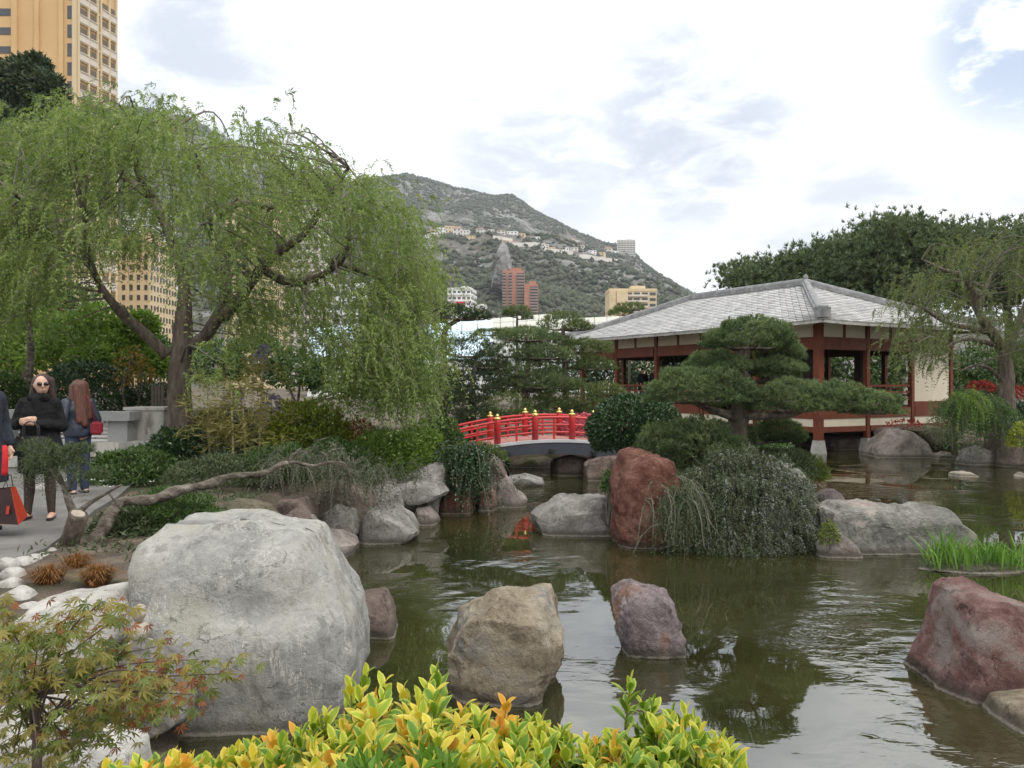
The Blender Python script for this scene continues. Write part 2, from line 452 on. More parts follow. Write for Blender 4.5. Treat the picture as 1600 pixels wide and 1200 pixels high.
def ground_h(X, Y):
    X = np.asarray(X, float); Y = np.asarray(Y, float)
    sd = poly_sd(X, Y, POND)
    p3 = np.stack([X, Y, X*0], -1)
    sd = sd+.12*fbm(p3*1.7, 3, 5)
    top = .75-.3/(1+np.exp(-(X-1.3)*3))
    isl = np.exp(-(((X-3.4)/1.3)**2+((Y-13.6)/1.6)**2))*.25
    low = np.exp(-(np.maximum(np.hypot((X+2.3)/1.4, (Y-4.4)/2.0)-.55, 0)/.35)**2)
    top = top*(1-.8*low)+isl+np.where(Y > 35, (np.minimum(Y, 60)-35)*.02, 0)
    t = np.clip((sd+.35)/.95, 0, 1); t = t*t*(3-2*t)
    nz = .03*fbm(p3*2.3, 3, 9)*np.clip(sd, 0, 1)
    return -.55+(top+.55)*t+nz
def axis(a, b, st, far):
    c = list(np.arange(a, b, st)); lo = []; x = a; s = st
    while x > -far: s *= 1.5; x -= s; lo.append(x)
    hi = []; x = c[-1]; s = st
    while x < far: s *= 1.5; x += s; hi.append(x)
    return np.array(lo[::-1]+c+hi)
def build_ground():
    xs = axis(-9, 17, .18, 5000); ys = axis(1, 34, .18, 5000)
    X, Y = np.meshgrid(xs, ys)
    Z = ground_h(X, Y)
    V = np.stack([X, Y, Z], -1).reshape(-1, 3)
    ny, nx = X.shape
    i = np.arange(ny-1)[:, None]*nx; j = np.arange(nx-1)[None, :]
    q = np.stack([i+j, i+j+1, i+nx+j+1, i+nx+j], -1).reshape(-1, 4)
    mb = MB(); mb.add(V, q)
    m, nt, b, out = newmat('garden_soil')
    v = nt.nodes.new('ShaderNodeTexCoord').outputs['Object']
    c = _ramp(nt, _noise(nt, v, 2.5, 8, .65), [(.35, (.05, .036, .025)), (.5, (.1, .075, .052)), (.68, (.17, .135, .1))])
    c = _mixc(nt, _mapr(nt, _noise(nt, v, .9, 6), .5, .62), c, (.045, .055, .02))
    c = _mixc(nt, _mapr(nt, _noise(nt, v, 40, 3), .66, .72), c, (.25, .21, .16))
    _l(nt, c, b.inputs['Base Color']); b.inputs['Roughness'].default_value = .95
    bp = nt.nodes.new('ShaderNodeBump'); bp.inputs['Strength'].default_value = .8; bp.inputs['Distance'].default_value = .04
    _l(nt, _noise(nt, v, 22, 9, .7), bp.inputs['Height']); _l(nt, bp.outputs[0], b.inputs['Normal'])
    tag(mb.build('ground', m, smooth=True), kind='structure')
build_ground()

def build_water():
    mb = MB()
    mb.add([(-4, 1.2, 0), (17, 1.2, 0), (17, 33, 0), (-4, 33, 0)], [[0, 1, 2, 3]])
    m, nt, b, out = newmat('pond_water')
    v = nt.nodes.new('ShaderNodeTexCoord').outputs['Object']
    c = _ramp(nt, _noise(nt, v, .5, 5), [(.35, (.017, .0185, .006)), (.65, (.034, .033, .011))])
    _l(nt, c, b.inputs['Base Color'])
    b.inputs['Roughness'].default_value = .015; b.inputs['IOR'].default_value = 2.0
    b.inputs['Specular IOR Level'].default_value = 1.0
    # calm water with patches of small ripples spreading in arcs
    mp = nt.nodes.new('ShaderNodeMapping'); mp.inputs['Scale'].default_value = (.9, 1.7, 1); mp.inputs['Rotation'].default_value = (0, 0, .25)
    _l(nt, v, mp.inputs[0])
    r1 = _noise(nt, mp.outputs[0], 2.1, 2, .45, .7); r2 = _noise(nt, mp.outputs[0], 6.5, 2, .5, .9)
    wv = nt.nodes.new('ShaderNodeTexWave'); wv.wave_type = 'RINGS'; wv.rings_direction = 'SPHERICAL'
    wv.inputs['Scale'].default_value = .95; wv.inputs['Distortion'].default_value = 5; wv.inputs['Detail'].default_value = 2; wv.inputs['Detail Scale'].default_value = .55
    mp2 = nt.nodes.new('ShaderNodeMapping'); mp2.inputs['Location'].default_value = (-3.9, -6.6, 0); _l(nt, v, mp2.inputs[0]); _l(nt, mp2.outputs[0], wv.inputs['Vector'])
    calm = _mapr(nt, _noise(nt, v, .42, 3, .5, .3), .46, .62, .03, 1.0)
    h = _math(nt, 'ADD', _math(nt, 'MULTIPLY', r1, .6), _math(nt, 'MULTIPLY', r2, .25))
    h = _math(nt, 'ADD', h, _math(nt, 'MULTIPLY', wv.outputs['Fac'], .16))
    h = _math(nt, 'MULTIPLY', h, calm)
    bp = nt.nodes.new('ShaderNodeBump'); bp.inputs['Strength'].default_value = .42; bp.inputs['Distance'].default_value = .06
    _l(nt, h, bp.inputs['Height']); _l(nt, bp.outputs[0], b.inputs['Normal'])
    tag(mb.build('pond_water', m), kind='structure')
build_water()

def build_path():
    poly = np.array([(-14, -2), (-3.2, -2), (-3.3, 2), (-3.75, 4.6), (-3.75, 6.0), (-4.15, 6.6), (-4.55, 7.3), (-4.55, 8.0), (-4.85, 9), (-5.3, 10.4), (-5.6, 11.6), (-6.2, 13.5), (-6.6, 15.5), (-14, 15.5)])
    m = pm('path_concrete', [(.12, .115, .105), (.165, .158, .147), (.21, .203, .19)], 1.6, 9, .9, .35, 60, .01, .2, dirt=((.1, .094, .085), .9))
    mb = MB(); mb.prism([tuple(p) for p in poly], .6, .80)
    tag(mb.build('path', m), kind='structure')
build_path()

# ------------------------------------------------------------ the mountain
RIDGE = np.array([(-900, 60), (-300, 120), (-50, 150), (200, 168), (290, 180), (350, 214), (450, 272), (550, 288), (600, 279), (634, 272), (672, 280), (703, 291), (734, 299), (770, 311), (800, 313),
    (819, 322), (850, 341), (881, 357), (906, 372), (944, 389), (972, 394), (994, 405), (1009, 420), (1037, 432), (1059, 445), (1078, 457), (1120, 478), (1180, 505), (1260, 520), (1400, 535), (1600, 545)], float)
BAND = np.array([(-900, 300), (300, 340), (670, 366), (740, 362), (800, 380), (860, 388), (930, 400), (1000, 408), (1600, 545)], float)
D0, D1, D2 = 520., 980., 1750.
def hill_z(a, d):
    """height of the mountain at tangent a (x = a*d) and distance d"""
    px = 800+a*F
    zr = CH+(600-np.interp(px, RIDGE[:, 0], RIDGE[:, 1]))/F*D2
    zb = CH+(600-np.maximum(np.interp(px, BAND[:, 0], BAND[:, 1]), np.interp(px, RIDGE[:, 0], RIDGE[:, 1])+14))/F*D1
    z0 = np.full_like(np.asarray(a, float), 36.)
    t = np.clip((d-D0)/(D1-D0), 0, 1); s = np.clip((d-D1-30)/(D2-D1-30), 0, 1); r = np.clip((d-D2)/600, 0, 1)
    z = z0+(zb-z0)*t**.85+(zr-zb)*(s*s*(3-2*s)*.35+s*.65)-r*r*160
    p = np.stack([a*d, d, np.zeros_like(a*d)], -1)
    n = fbm(p/170., 5, 21)*34+np.abs(fbm(p/75., 4, 33))*22-8
    sp = np.exp(-(np.abs((px-785)/19)**3+((d-720)/80.)**2))*6+np.exp(-(((px-945)/12)**2+((d-820)/30.)**2))*10
    env = np.clip(t*3, 0, 1)*(1-.75*np.exp(-((d-D2)/140)**2))*(1-.7*np.exp(-((d-D1)/40)**2))
    return z+n*env+sp
_DD = np.linspace(D0, D2+40, 900)
def on_hill(px, py):
    a = np.full_like(_DD, (px-800)/F)
    z = hill_z(a, _DD); zr = CH-(py-600)/F*_DD
    k = np.argmax(z >= zr)
    if z[k] < zr[k]: k = len(_DD)-60
    return np.array([(px-800)/F*_DD[k], _DD[k], z[k]])
def build_hill():
    a = np.linspace(-1.4, .8, 330); d = np.concatenate([np.linspace(D0-120, D2, 170), np.linspace(D2+15, D2+600, 16)])
    A, D = np.meshgrid(a, d)
    Z = hill_z(A, D); Z = np.where(D < D0, np.minimum(Z, 36-(D0-D)*.3), Z)
    V = np.stack([A*D, D, Z], -1).reshape(-1, 3)
    ny, nx = A.shape
    i = np.arange(ny-1)[:, None]*nx; j = np.arange(nx-1)[None, :]
    q = np.stack([i+j, i+j+1, i+nx+j+1, i+nx+j], -1).reshape(-1, 4)
    mb = MB(); mb.add(V, q)
    m, nt, b, out = newmat('mountain_scrub')
    g = nt.nodes.new('ShaderNodeNewGeometry'); v = g.outputs['Position']
    sc = _noise(nt, v, .012, 9, .68, .3); f = _noise(nt, v, .07, 8, .75)
    c = _ramp(nt, f, [(.34, (.045, .052, .036)), (.5, (.09, .092, .066)), (.66, (.16, .155, .125))])
    rock = _ramp(nt, _noise(nt, v, .16, 8, .75), [(.32, (.12, .115, .105)), (.5, (.27, .262, .25)), (.7, (.42, .41, .39))])
    sp = nt.nodes.new('ShaderNodeSeparateXYZ'); _l(nt, g.outputs['Normal'], sp.inputs[0])
    steep = _mapr(nt, sp.outputs[2], .86, .6)
    low = nt.nodes.new('ShaderNodeSeparateXYZ'); _l(nt, v, low.inputs[0])
    bare = _mapr(nt, _math(nt, 'ADD', _math(nt, 'ADD', _math(nt, 'MULTIPLY', sc, 1.3), _math(nt, 'MULTIPLY', f, .5)), _math(nt, 'MULTIPLY', steep, .22)), .86, 1.04)
    c = _mixc(nt, bare, c, rock)
    dry = _mapr(nt, _noise(nt, v, .006, 5), .5, .62)
    c = _mixc(nt, _math(nt, 'MULTIPLY', dry, .45), c, (.13, .11, .075))
    _l(nt, c, b.inputs['Base Color']); b.inputs['Roughness'].default_value = 1; b.inputs['Specular IOR Level'].default_value = .1
    bp = nt.nodes.new('ShaderNodeBump'); bp.inputs['Strength'].default_value = 1; bp.inputs['Distance'].default_value = 8
    _l(nt, f, bp.inputs['Height']); _l(nt, bp.outputs[0], b.inputs['Normal'])
    tag(mb.build('mountain', m, smooth=True), kind='structure')
    # scrub and small trees on the slope, in drifts
    rng = np.random.default_rng(3)
    N = 52000
    d = rng.uniform(D0+5, D2+20, N); px = rng.uniform(150, 1180, N); aa = (px-800)/F
    x = aa*d
    den = fbm(np.stack([x/90, d/90, 0*x], -1), 4, 61)
    keep = (den > -.12+.25*rng.normal(size=N)) & (den > -.3)
    x, d, aa = x[keep], d[keep], aa[keep]; n = len(x)
    z = hill_z(aa, d)
    r = rng.uniform(1.3, 3.6, n)*np.where(d > 1200, 1.25, 1)
    iv = nrm(np.array([(1, .3, 0), (-1, .2, .1), (.2, 1, 0), (-.2, -1, .1), (.1, 0, 1), (0, .1, -1.)])); fc = np.array([(4, 0, 2), (4, 2, 1), (4, 1, 3), (4, 3, 0), (5, 2, 0), (5, 1, 2), (5, 3, 1), (5, 0, 3)])
    Vs = iv[None]*rng.uniform(.75, 1.35, (n, 6, 1))*np.stack([r*1.1, r*1.1, r*.85], -1)[:, None, :]+np.stack([x, d, z+r*.25], -1)[:, None, :]
    mb = MB(); mb.add(Vs.reshape(-1, 3), (fc[None]+np.arange(n)[:, None, None]*6).reshape(-1, 3), np.repeat(rng.uniform(0, 1, n), 6))
    m2 = leafmat('hill_scrub', [(.034, .044, .026), (.055, .066, .04), (.09, .096, .064)], 0.0, .9, .1, .01)
    tag(mb.build('hillside_scrub', m2, smooth=True), kind='stuff')
    # the blue range beyond
    mb = MB(); xs = np.linspace(1000, 4200, 60)
    ridge = 470+60*fbm(np.stack([xs/500, xs*0, xs*0], -1), 4, 4)+80*np.exp(-((xs-1750)/400)**2)
    Vr = []; Fr = []
    for k, (dy, f_) in enumerate(((-900, 0.), (-350, .55), (0, 1.), (500, .5))):
        for x_, z_ in zip(xs, ridge): Vr.append((x_, 6200+dy, z_*f_+20))
    n_ = len(xs)
    for k in range(3):
        for i_ in range(n_-1): Fr.append([k*n_+i_, k*n_+i_+1, (k+1)*n_+i_+1, (k+1)*n_+i_])
    mb.add(Vr, Fr)
    tag(mb.build('far_hills', pm('far_hill_woods', [(.06, .07, .05), (.12, .12, .1)], .01, 6, 1), smooth=True), kind='structure')
build_hill()

# ------------------------------------------------------------ buildings
M['glass'] = pm('dark_window_glass', [(.03, .032, .035), (.06, .062, .068)], .3, 2, .12, spec=.6)
M['paleglass'] = pm('pale_blue_glass', [(.42, .58, .66), (.55, .7, .76)], .06, 3, .15, spec=.5)
M['cream'] = pm('cream_plaster', [(.56, .44, .27), (.62, .5, .32)], .2, 6, .9, dirt=((.5, .38, .22), .12))
M['ochre'] = pm('ochre_plaster', [(.56, .36, .17), (.62, .42, .21)], .15, 6, .9, dirt=((.5, .33, .16), .08))
M['offwhite'] = pm('offwhite_plaster', [(.58, .54, .48), (.68, .65, .6)], .2, 6, .9)
M['whitewall'] = pm('white_plaster', [(.66, .66, .65), (.76, .76, .75)], .3, 6, .9)
M['brick'] = pm('brick_red_cladding', [(.33, .145, .095), (.42, .2, .14)], .3, 5, .9)
M['loggiashade'] = pm('painted_loggia_shade', [(.13, .1, .075), (.19, .15, .11)], .3, 4, .9)  # shade inside the loggias is put into this dark colour
M['rooftile'] = pm('terracotta', [(.33, .15, .09), (.42, .21, .13)], .5, 4, .9)
M['paleroof'] = pm('pale_roof_sheet', [(.4, .4, .34), (.48, .48, .42)], .1, 4, .6)
M['grille'] = pm('pale_railing', [(.55, .48, .4), (.62, .56, .48)], .6, 3, .8)

class Frame:
    def __init__(s, o, rz=0.):
        s.o = np.asarray(o, float); s.rz = rz; s.c = math.cos(rz); s.s = math.sin(rz)
    def w(s, x, y, z=0.):
        return s.o+np.array([x*s.c-y*s.s, x*s.s+y*s.c, z])
def block(name, label, at, w, dep, h, rz=0., wall='offwhite', floors=5, bays=4, win=(.5, .5), sides=1, slab=None, roof='flat', group=None, parapet=True, stripe=None):
    """a building seen from the garden: body, roof, and every window its own part"""
    fr = Frame(at, rz)
    t = thing(name, label, 'building', fr.w(0, 0, 0), group)
    mb = MB(); mb.box(fr.w(0, dep/2, h/2-4), (w, dep, h+8), rz); mb.build('wall', M[wall], t)
    mb = MB()
    if roof == 'flat':
        mb.box(fr.w(0, dep/2, h+.02*h), (w*1.02, dep*1.02, .04*h), rz); mb.box(fr.w(w*.15, dep*.5, h*1.04+.06*h/2), (w*.3, dep*.4, .06*h), rz)
        mb.build('roof', M[wall], t)
    else:
        e = .06*w; V = [fr.w(-w/2-e, -e, h), fr.w(w/2+e, -e, h), fr.w(w/2+e, dep+e, h), fr.w(-w/2-e, dep+e, h), fr.w(-w*.3, dep/2, h*1.3), fr.w(w*.3, dep/2, h*1.3)]
        mb.add(V, [[0, 1, 5, 4], [2, 3, 4, 5], [1, 2, 5], [3, 0, 4], [3, 2, 1, 0]]); mb.build('roof', M['rooftile'], t)
    fh = h/floors; first = None
    faces = [(0, w, bays)]
    if sides: faces.append((1, dep, max(1, round(bays*dep/w))))
    for fi, ln, nb in faces:
        src = None; bw = ln/nb
        for k in range(floors):
            for b in range(nb):
                u = -ln/2+bw*(b+.5)
                p = fr.w(u, 0, fh*(k+.52)) if fi == 0 else fr.w(w/2, dep/2+u, fh*(k+.52))
                r_ = rz if fi == 0 else rz+math.pi/2
                if src is None:
                    m2 = MB(); m2.box((0, 0, 0), (bw*win[0], .16+.004*w, fh*win[1])); src = m2.build('window', M['glass'], t, origin=(0, 0, 0))
                    src.location = Vector(p-WL[t.name]); src.rotation_euler = (0, 0, r_)
                else: share(src, 'window', t, p, r_)
        if slab and fi == 0 or slab and fi == 1:
            s0 = None
            for k in range(floors):
                p = fr.w(0, 0, fh*k) if fi == 0 else fr.w(w/2, dep/2, fh*k)
                r_ = rz if fi == 0 else rz+math.pi/2
                if s0 is None:
                    m2 = MB(); m2.box((0, 0, fh*.2), (ln*slab, .09*w if fi == 0 else .06*w, fh*.34)); s0 = m2.build('balcony', M[stripe or wall], t, origin=(0, 0, 0))
                    s0.location = Vector(p-WL[t.name]); s0.rotation_euler = (0, 0, r_)
                else: share(s0, 'balcony', t, p, r_)
    return t

def build_tower():
    d = 125.
    A = P(-60, 0, d)[:2]; B = P(121, 0, d)[:2]; C = np.array([P(180.5, 0, 133)[0], 133.]); D_ = np.array([A[0], 138.])
    t = thing('apartment_tower', 'tall ochre apartment tower rising beyond the top of the picture above the pepper tree', 'building', (B[0], B[1], 0))
    top = 72.
    mb = MB(); mb.prism([tuple(A), tuple(B), tuple(C), tuple(D_)], -1, top); mb.build('wall', M['ochre'], t)
    s = d/F
    m2 = None
    for px, wd in ((24, 9), (59, 7), (97, 7), (118, 7)):
        m2 = MB(); m2.box(P(px, 0, d)*[1, 1, 0]+[0, -.15, top/2], (wd*s, .5, top)); m2.build('pier', M['ochre'] if px != 118 else M['cream'], t)
    fh = 29.5*s; src = {}
    z0 = CH+(600-137)*s
    for k in range(-13, 6):
        z = z0+k*fh
        if z < 1 or z > top-2: continue
        for key, px, wd, hh in (('a', 8, 19, 11), ('b', 110, 9, 20)):
            c = P(px, 0, d)*[1, 1, 0]+[0, -.01, z]
            if key not in src:
                mb = MB(); mb.box((0, 0, 0), (wd*s, .14, hh*s)); src[key] = mb.build('window', M['glass'], t, origin=(0, 0, 0)); src[key].location = Vector(c-WL[t.name])
                w_ = src[key]
            else: w_ = share(src[key], 'window', t, c)
        e = C-B; L = np.linalg.norm(e); rz = math.atan2(e[1], e[0]); nv = np.array([e[1], -e[0]])/L
        for q, (u0, u1) in enumerate(((.02, .24), (.27, .47), (.50, .55), (.59, .78), (.82, .98))):
            um = (u0+u1)/2; c2 = B+e*um+nv*.02
            ck = ('l', q)
            if ck not in src:
                mb = MB(); mb.box((0, 0, 0), (L*(u1-u0), .1, fh*.62)); src[ck] = mb.build('loggia', M['loggiashade'], t, origin=(0, 0, 0)); o = src[ck]  # flat panel on the wall, the opening's shade painted as dark colour
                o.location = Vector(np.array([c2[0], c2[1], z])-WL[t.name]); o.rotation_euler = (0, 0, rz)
                if q != 2:
                    mb = MB(); mb.box((0, 0, 0), (L*(u1-u0), .25, fh*.36)); mb.box((0, -.05, fh*.2), (L*(u1-u0), .35, fh*.05)); src[('r', q)] = mb.build('balcony_railing', M['grille'], t, origin=(0, 0, 0)); o = src[('r', q)]
                    o.location = Vector(np.array([c2[0]+nv[0]*.2, c2[1]+nv[1]*.2, z-fh*.3])-WL[t.name]); o.rotation_euler = (0, 0, rz)
            else:
                share(src[ck], 'loggia', t, (c2[0], c2[1], z), rz)
                if q != 2: share(src[('r', q)], 'balcony_railing', t, (c2[0]+nv[0]*.2, c2[1]+nv[1]*.2, z-fh*.3), rz)
        ck = ('s',)
        c3 = B+e*.5+nv*.1
        if ck not in src:
            mb = MB(); mb.box((0, 0, 0), (L, .3, fh*.1)); src[ck] = mb.build('floor_band', M['cream'], t, origin=(0, 0, 0)); o = src[ck]
            o.location = Vector(np.array([c3[0], c3[1], z-fh*.5])-WL[t.name]); o.rotation_euler = (0, 0, rz)
        else: share(src[ck], 'floor_band', t, (c3[0], c3[1], z-fh*.5), rz)
    for u in (0.0, .255, .485, .57, .80, .99):
        c2 = B+e*u+nv*.12; mb = MB(); mb.box((c2[0], c2[1], top/2), (.35, .4, top), rz); mb.build('pier', M['cream'], t)
build_tower()

def pxblock(name, label, x0, x1, ytop, ybase, d, **kw):
    s = d/F; at = P((x0+x1)/2, ybase, d)
    return block(name, label, at, (x1-x0)*s, kw.pop('dep', 14.), (ybase-ytop)*s, **kw)
pxblock('apartment_block', 'cream apartment block glimpsed through the left pepper tree just left of its trunk', 176, 234, 378, 600, 150, wall='cream', floors=14, bays=5, win=(.4, .5), dep=12)
pxblock('apartment_block', 'white terraced block on the slope glimpsed high through the left pepper tree', 192, 250, 338, 600, 260, wall='whitewall', floors=12, bays=3, win=(.8, .45), slab=1.0, dep=14)
pxblock('apartment_block', 'wide cream apartment block glimpsed through the middle of the pepper tree crown', 352, 430, 330, 600, 210, wall='cream', floors=18, bays=6, win=(.45, .5), dep=14)
pxblock('apartment_block', 'tall off-white apartment block glimpsed right of the pepper tree limbs', 436, 500, 338, 600, 230, wall='offwhite', floors=18, bays=5, win=(.55, .55), slab=.9, dep=16)
pxblock('apartment_block', 'low white terraced building glimpsed through hanging pepper tree sprays', 520, 572, 450, 600, 120, wall='whitewall', floors=7, bays=4, win=(.7, .5), slab=1.0, dep=12)
# white block, brick-red towers, yellow block under the mountain
pxblock('apartment_block', 'white apartment block with a red awning under the mountain', 699, 736, 452, 520, 480, rz=-.12, wall='whitewall', floors=7, bays=5, win=(.62, .45), slab=.95, dep=20)
aw = MB(); aw.box(P(719, 474, 477), (5.2, 2, 1.8)); aw.build('awning', pm('red_awning', [(.6, .05, .07)], 1), bpy.data.objects['apartment_block.005'])
pxblock('apartment_block', 'low white house block stepping down beside the white apartment block', 738, 760, 478, 520, 470, wall='offwhite', floors=3, bays=3, win=(.4, .45), dep=14)
def brick_tower(label, x0, x1, ytop, ybase, d, cols, floors):
    s = d/F; at = P((x0+x1)/2, ybase, d); w = (x1-x0)*s; h = (ybase-ytop)*s; fr = Frame(at)
    t = thing('brick_tower', label, 'building', at)
    mb = MB(); mb.box(fr.w(0, 9, h/2-5), (w, 18, h+10)); mb.build('wall', M['brick'], t)
    mb = MB(); mb.box(fr.w(0, 9, h+.8), (w*.94, 17, 1.6)); mb.box(fr.w(w*.1, 9, h+2.4), (w*.5, 8, 3.2)); mb.build('roof', M['brick'], t)
    fh = h/floors; src = None
    for c0, c1 in cols:
        mb = MB(); mb.box(fr.w(-w/2+w*(c0+c1)/2, .0, h/2), (w*(c1-c0), .5, h*.985)); mb.build('loggia_shaft', M['glass'], t)
        src = None
        for k in range(floors):
            p = fr.w(-w/2+w*(c0+c1)/2, -.6, fh*k+fh*.2)
            if src is None:
                mb = MB(); mb.box((0, 0, 0), (w*(c1-c0)*1.04, 1.6, fh*.34)); src = mb.build('balcony', pm('balcony_concrete', [(.3, .2, .16), (.38, .27, .22)], 1), t, origin=(0, 0, 0)); src.location = Vector(p-WL[t.name])
            else: share(src, 'balcony', t, p)
brick_tower('taller brick-red residential tower standing before the rocky mountain foot', 785, 820, 426, 520, 560, ((0, .16), (.27, .42), (.64, .97)), 20)
brick_tower('shorter brick-red residential tower beside the taller red one', 819.5, 841, 447, 520, 545, ((.42, .95),), 16)
pxblock('apartment_block', 'yellow apartment block with balconies just above the pavilion roof', 952, 1026, 455, 560, 400, rz=.0, wall='cream', floors=12, bays=6, win=(.75, .5), slab=.62, dep=18, stripe='grille')
mb = MB(); mb.box(P(957, 507, 399.2), (3.2, 1.2, 33)); mb.box(P(972, 507, 399), (5.6, 1.4, 33)); mb.build('stair_panel', M['cream'], bpy.data.objects['apartment_block.007'])
# the hotel on the shoulder and the houses along the corniche road
hp = on_hill(979, 398)
block('hotel', 'white slab hotel standing on the right shoulder of the mountain', hp+[0, 0, -2], 30, 14, 27, wall='offwhite', floors=7, bays=6, win=(.8, .5), slab=.9)
HN = [(676, 364, 16, 9), (690, 360, 14, 10), (703, 358, 16, 11), (714, 361, 13, 12), (726, 364, 15, 10), (736, 371, 14, 7), (748, 361, 15, 8), (664, 370, 13, 7), (768, 360, 9, 5), (783, 362, 13, 7), (800, 364, 17, 8), (815, 367, 10, 6), (826, 370, 16, 5), (838, 372, 12, 5), (790, 377, 12, 6), (806, 380, 14, 7),
      (852, 384, 12, 8), (862, 388, 12, 6), (872, 391, 13, 6), (884, 388, 11, 5), (897, 390, 12, 7), (908, 385, 10, 6), (926, 394, 12, 7), (938, 396, 13, 7), (950, 391, 12, 8), (962, 394, 10, 6), (930, 402, 18, 4), (948, 404, 14, 4), (902, 378, 9, 5), (894, 375, 9, 5), (820, 381, 14, 4), (842, 385, 14, 4)]
ORD = 'first second third fourth fifth sixth seventh eighth ninth tenth eleventh twelfth thirteenth fourteenth fifteenth sixteenth seventeenth eighteenth nineteenth twentieth'.split()
ORD += ['twenty-'+q for q in ORD[:9]]+['thirtieth', 'thirty-first', 'thirty-second', 'thirty-third']
VL = [None]*len(HN)
for k_, i_ in enumerate(sorted(range(len(HN)), key=lambda q: HN[q][0])):
    VL[i_] = '%s pale villa from the left along the mountain road, %s with %s roof' % (ORD[k_], ('off-white', 'white', 'cream')[i_ % 3 if i_ % 4 else 0], 'red hipped' if i_ % 3 == 0 else 'flat')
for i, (x, y, w_, h_) in enumerate(HN):
    g = on_hill(x, y+h_*.5); s = g[1]/F
    o = block('hillside_house', VL[i], g+[0, 0, -1], w_*s, 9, h_*s, rz=RNG.uniform(-.3, .3), wall=('offwhite', 'whitewall', 'cream')[i % 3 if i % 4 else 0], floors=1 if h_ < 7 else 2, bays=2 if w_ < 14 else 3, win=(.4, .4), sides=0, roof='hip' if i % 3 == 0 else 'flat', group='villas along the mountain road')
# retaining walls of the road
for x0, y0, x1, y1 in ((770, 372, 800, 378), (800, 384, 850, 384), (850, 392, 895, 397), (905, 402, 965, 409)):
    n_ = 6; pts = [on_hill(x0+(x1-x0)*k/n_, y0+(y1-y0)*k/n_) for k in range(n_+1)]
    mb = MB()
    for a_, b_ in zip(pts, pts[1:]): mb.bar(a_+[0, -3, 0], b_+[0, -3, 0], 1.2, 4.5)
    lab = {770: 'pale retaining wall under the villas left of the rock spire', 800: 'pale retaining wall just right of the rock spire', 850: 'pale road wall in the middle of the mountain slope', 905: 'long pale road wall leading to the white hotel'}[x0]
    tag(mb.build('retaining_wall', M['offwhite'], origin=pts[0]), lab, 'wall')
# low pale-glass congress halls by the shore
def hall(label, pts, mat, d, depth, n=8, group=None):
    """sloping glazed roof: pts is (xl, yl_top, xr, yr_top, y_bottom)"""
    xl, yt, xr, yt2, yb = pts
    a, b = P(xl, yt, d+depth), P(xr, yt2, d+depth); c, e = P(xr, yb, d), P(xl, yb, d)
    t = thing('glass_hall', label, 'building', np.array([e[0], e[1], .6]))
    mb = MB(); z0 = .5
    lo = lambda p: np.array([p[0], p[1], z0])
    V = [a, b, c, e, lo(a), lo(b), lo(c), lo(e)]
    mb.add(np.array(V)-[0, 0, .25], [[0, 1, 2, 3], [4, 7, 6, 5], [0, 4, 5, 1], [1, 5, 6, 2], [2, 6, 7, 3], [3, 7, 4, 0]]); mb.build('hall_body', M['whitewall'], t)
    for i in range(n):
        for j in range(3):
            q = []
            for (u, v_) in ((i, j), (i+1, j), (i+1, j+1), (i, j+1)):
                u = (u+(.03 if u == i else -.03))/n; v2 = (v_+(.04 if v_ == j else -.04))/3
                q.append((a+(b-a)*u)*(1-v2)+(e+(c-e)*u)*v2)
            q = np.array(q); m2 = MB(); m2.add(np.concatenate([q-[0, 0, .12], q+[0, 0, .06]]), [[3, 2, 1, 0], [4, 5, 6, 7], [0, 1, 5, 4], [1, 2, 6, 5], [2, 3, 7, 6], [3, 0, 4, 7]])
            m2.build('roof_pane', mat, t)
    return t
hall('pale blue glass hall roof behind the umbrella pine', (480, 512, 770, 500, 560), M['paleglass'], 75, 14, 12)
hall('pale yellow sheet roof of a hall under the brick towers', (742, 500, 862, 490, 520), M['paleroof'], 150, 10, 6)
hall('white sheet roof of a hall left of the pavilion roof', (850, 500, 968, 494, 522), M['paleroof'], 130, 8, 6)

# ------------------------------------------------------------ tea pavilion
M['redwood'] = pm('red_lacquered_timber', [(.1, .025, .011), (.145, .036, .015), (.18, .05, .023)], 3, 6, .6, .15, 30, .01, .3, stretch=(1, 1, .4))
M['creampanel'] = pm('cream_panel', [(.56, .5, .38), (.64, .58, .46)], 1.5, 6, .85, dirt=((.5, .44, .33), 1.2))
M['darkwood'] = pm('dark_timber', [(.035, .02, .014), (.06, .035, .026)], 4, 5, .7)
M['soffit'] = pm('soffit_boards', [(.1, .075, .055), (.15, .12, .09)], 4, 5, .8)
M['slate'] = pm('grey_roof_tile', [(.37, .365, .355), (.43, .425, .415), (.49, .485, .47)], 2.2, 6, .8, .3, 30, .01, .3, attr=True)
M['ridge'] = pm('ridge_tile', [(.13, .13, .135), (.2, .2, .2), (.3, .3, .3)], 4, 6, .75, .4, 30, .02, .3)
M['concrete'] = pm('weathered_concrete', [(.26, .25, .22), (.36, .35, .32), (.46, .45, .42)], 3, 8, .9, .3, 40, .01, .2, dirt=((.12, .11, .085), 2.2))
PV0 = np.array([10.55, 28.2]); UL = np.array([-.497, .868]); UR = np.array([.868, .497])
PRZ = math.atan2(UR[1], UR[0])
def pv(r, l, z): 
    q = PV0+UR*r+UL*l
    return np.array([q[0], q[1], z])
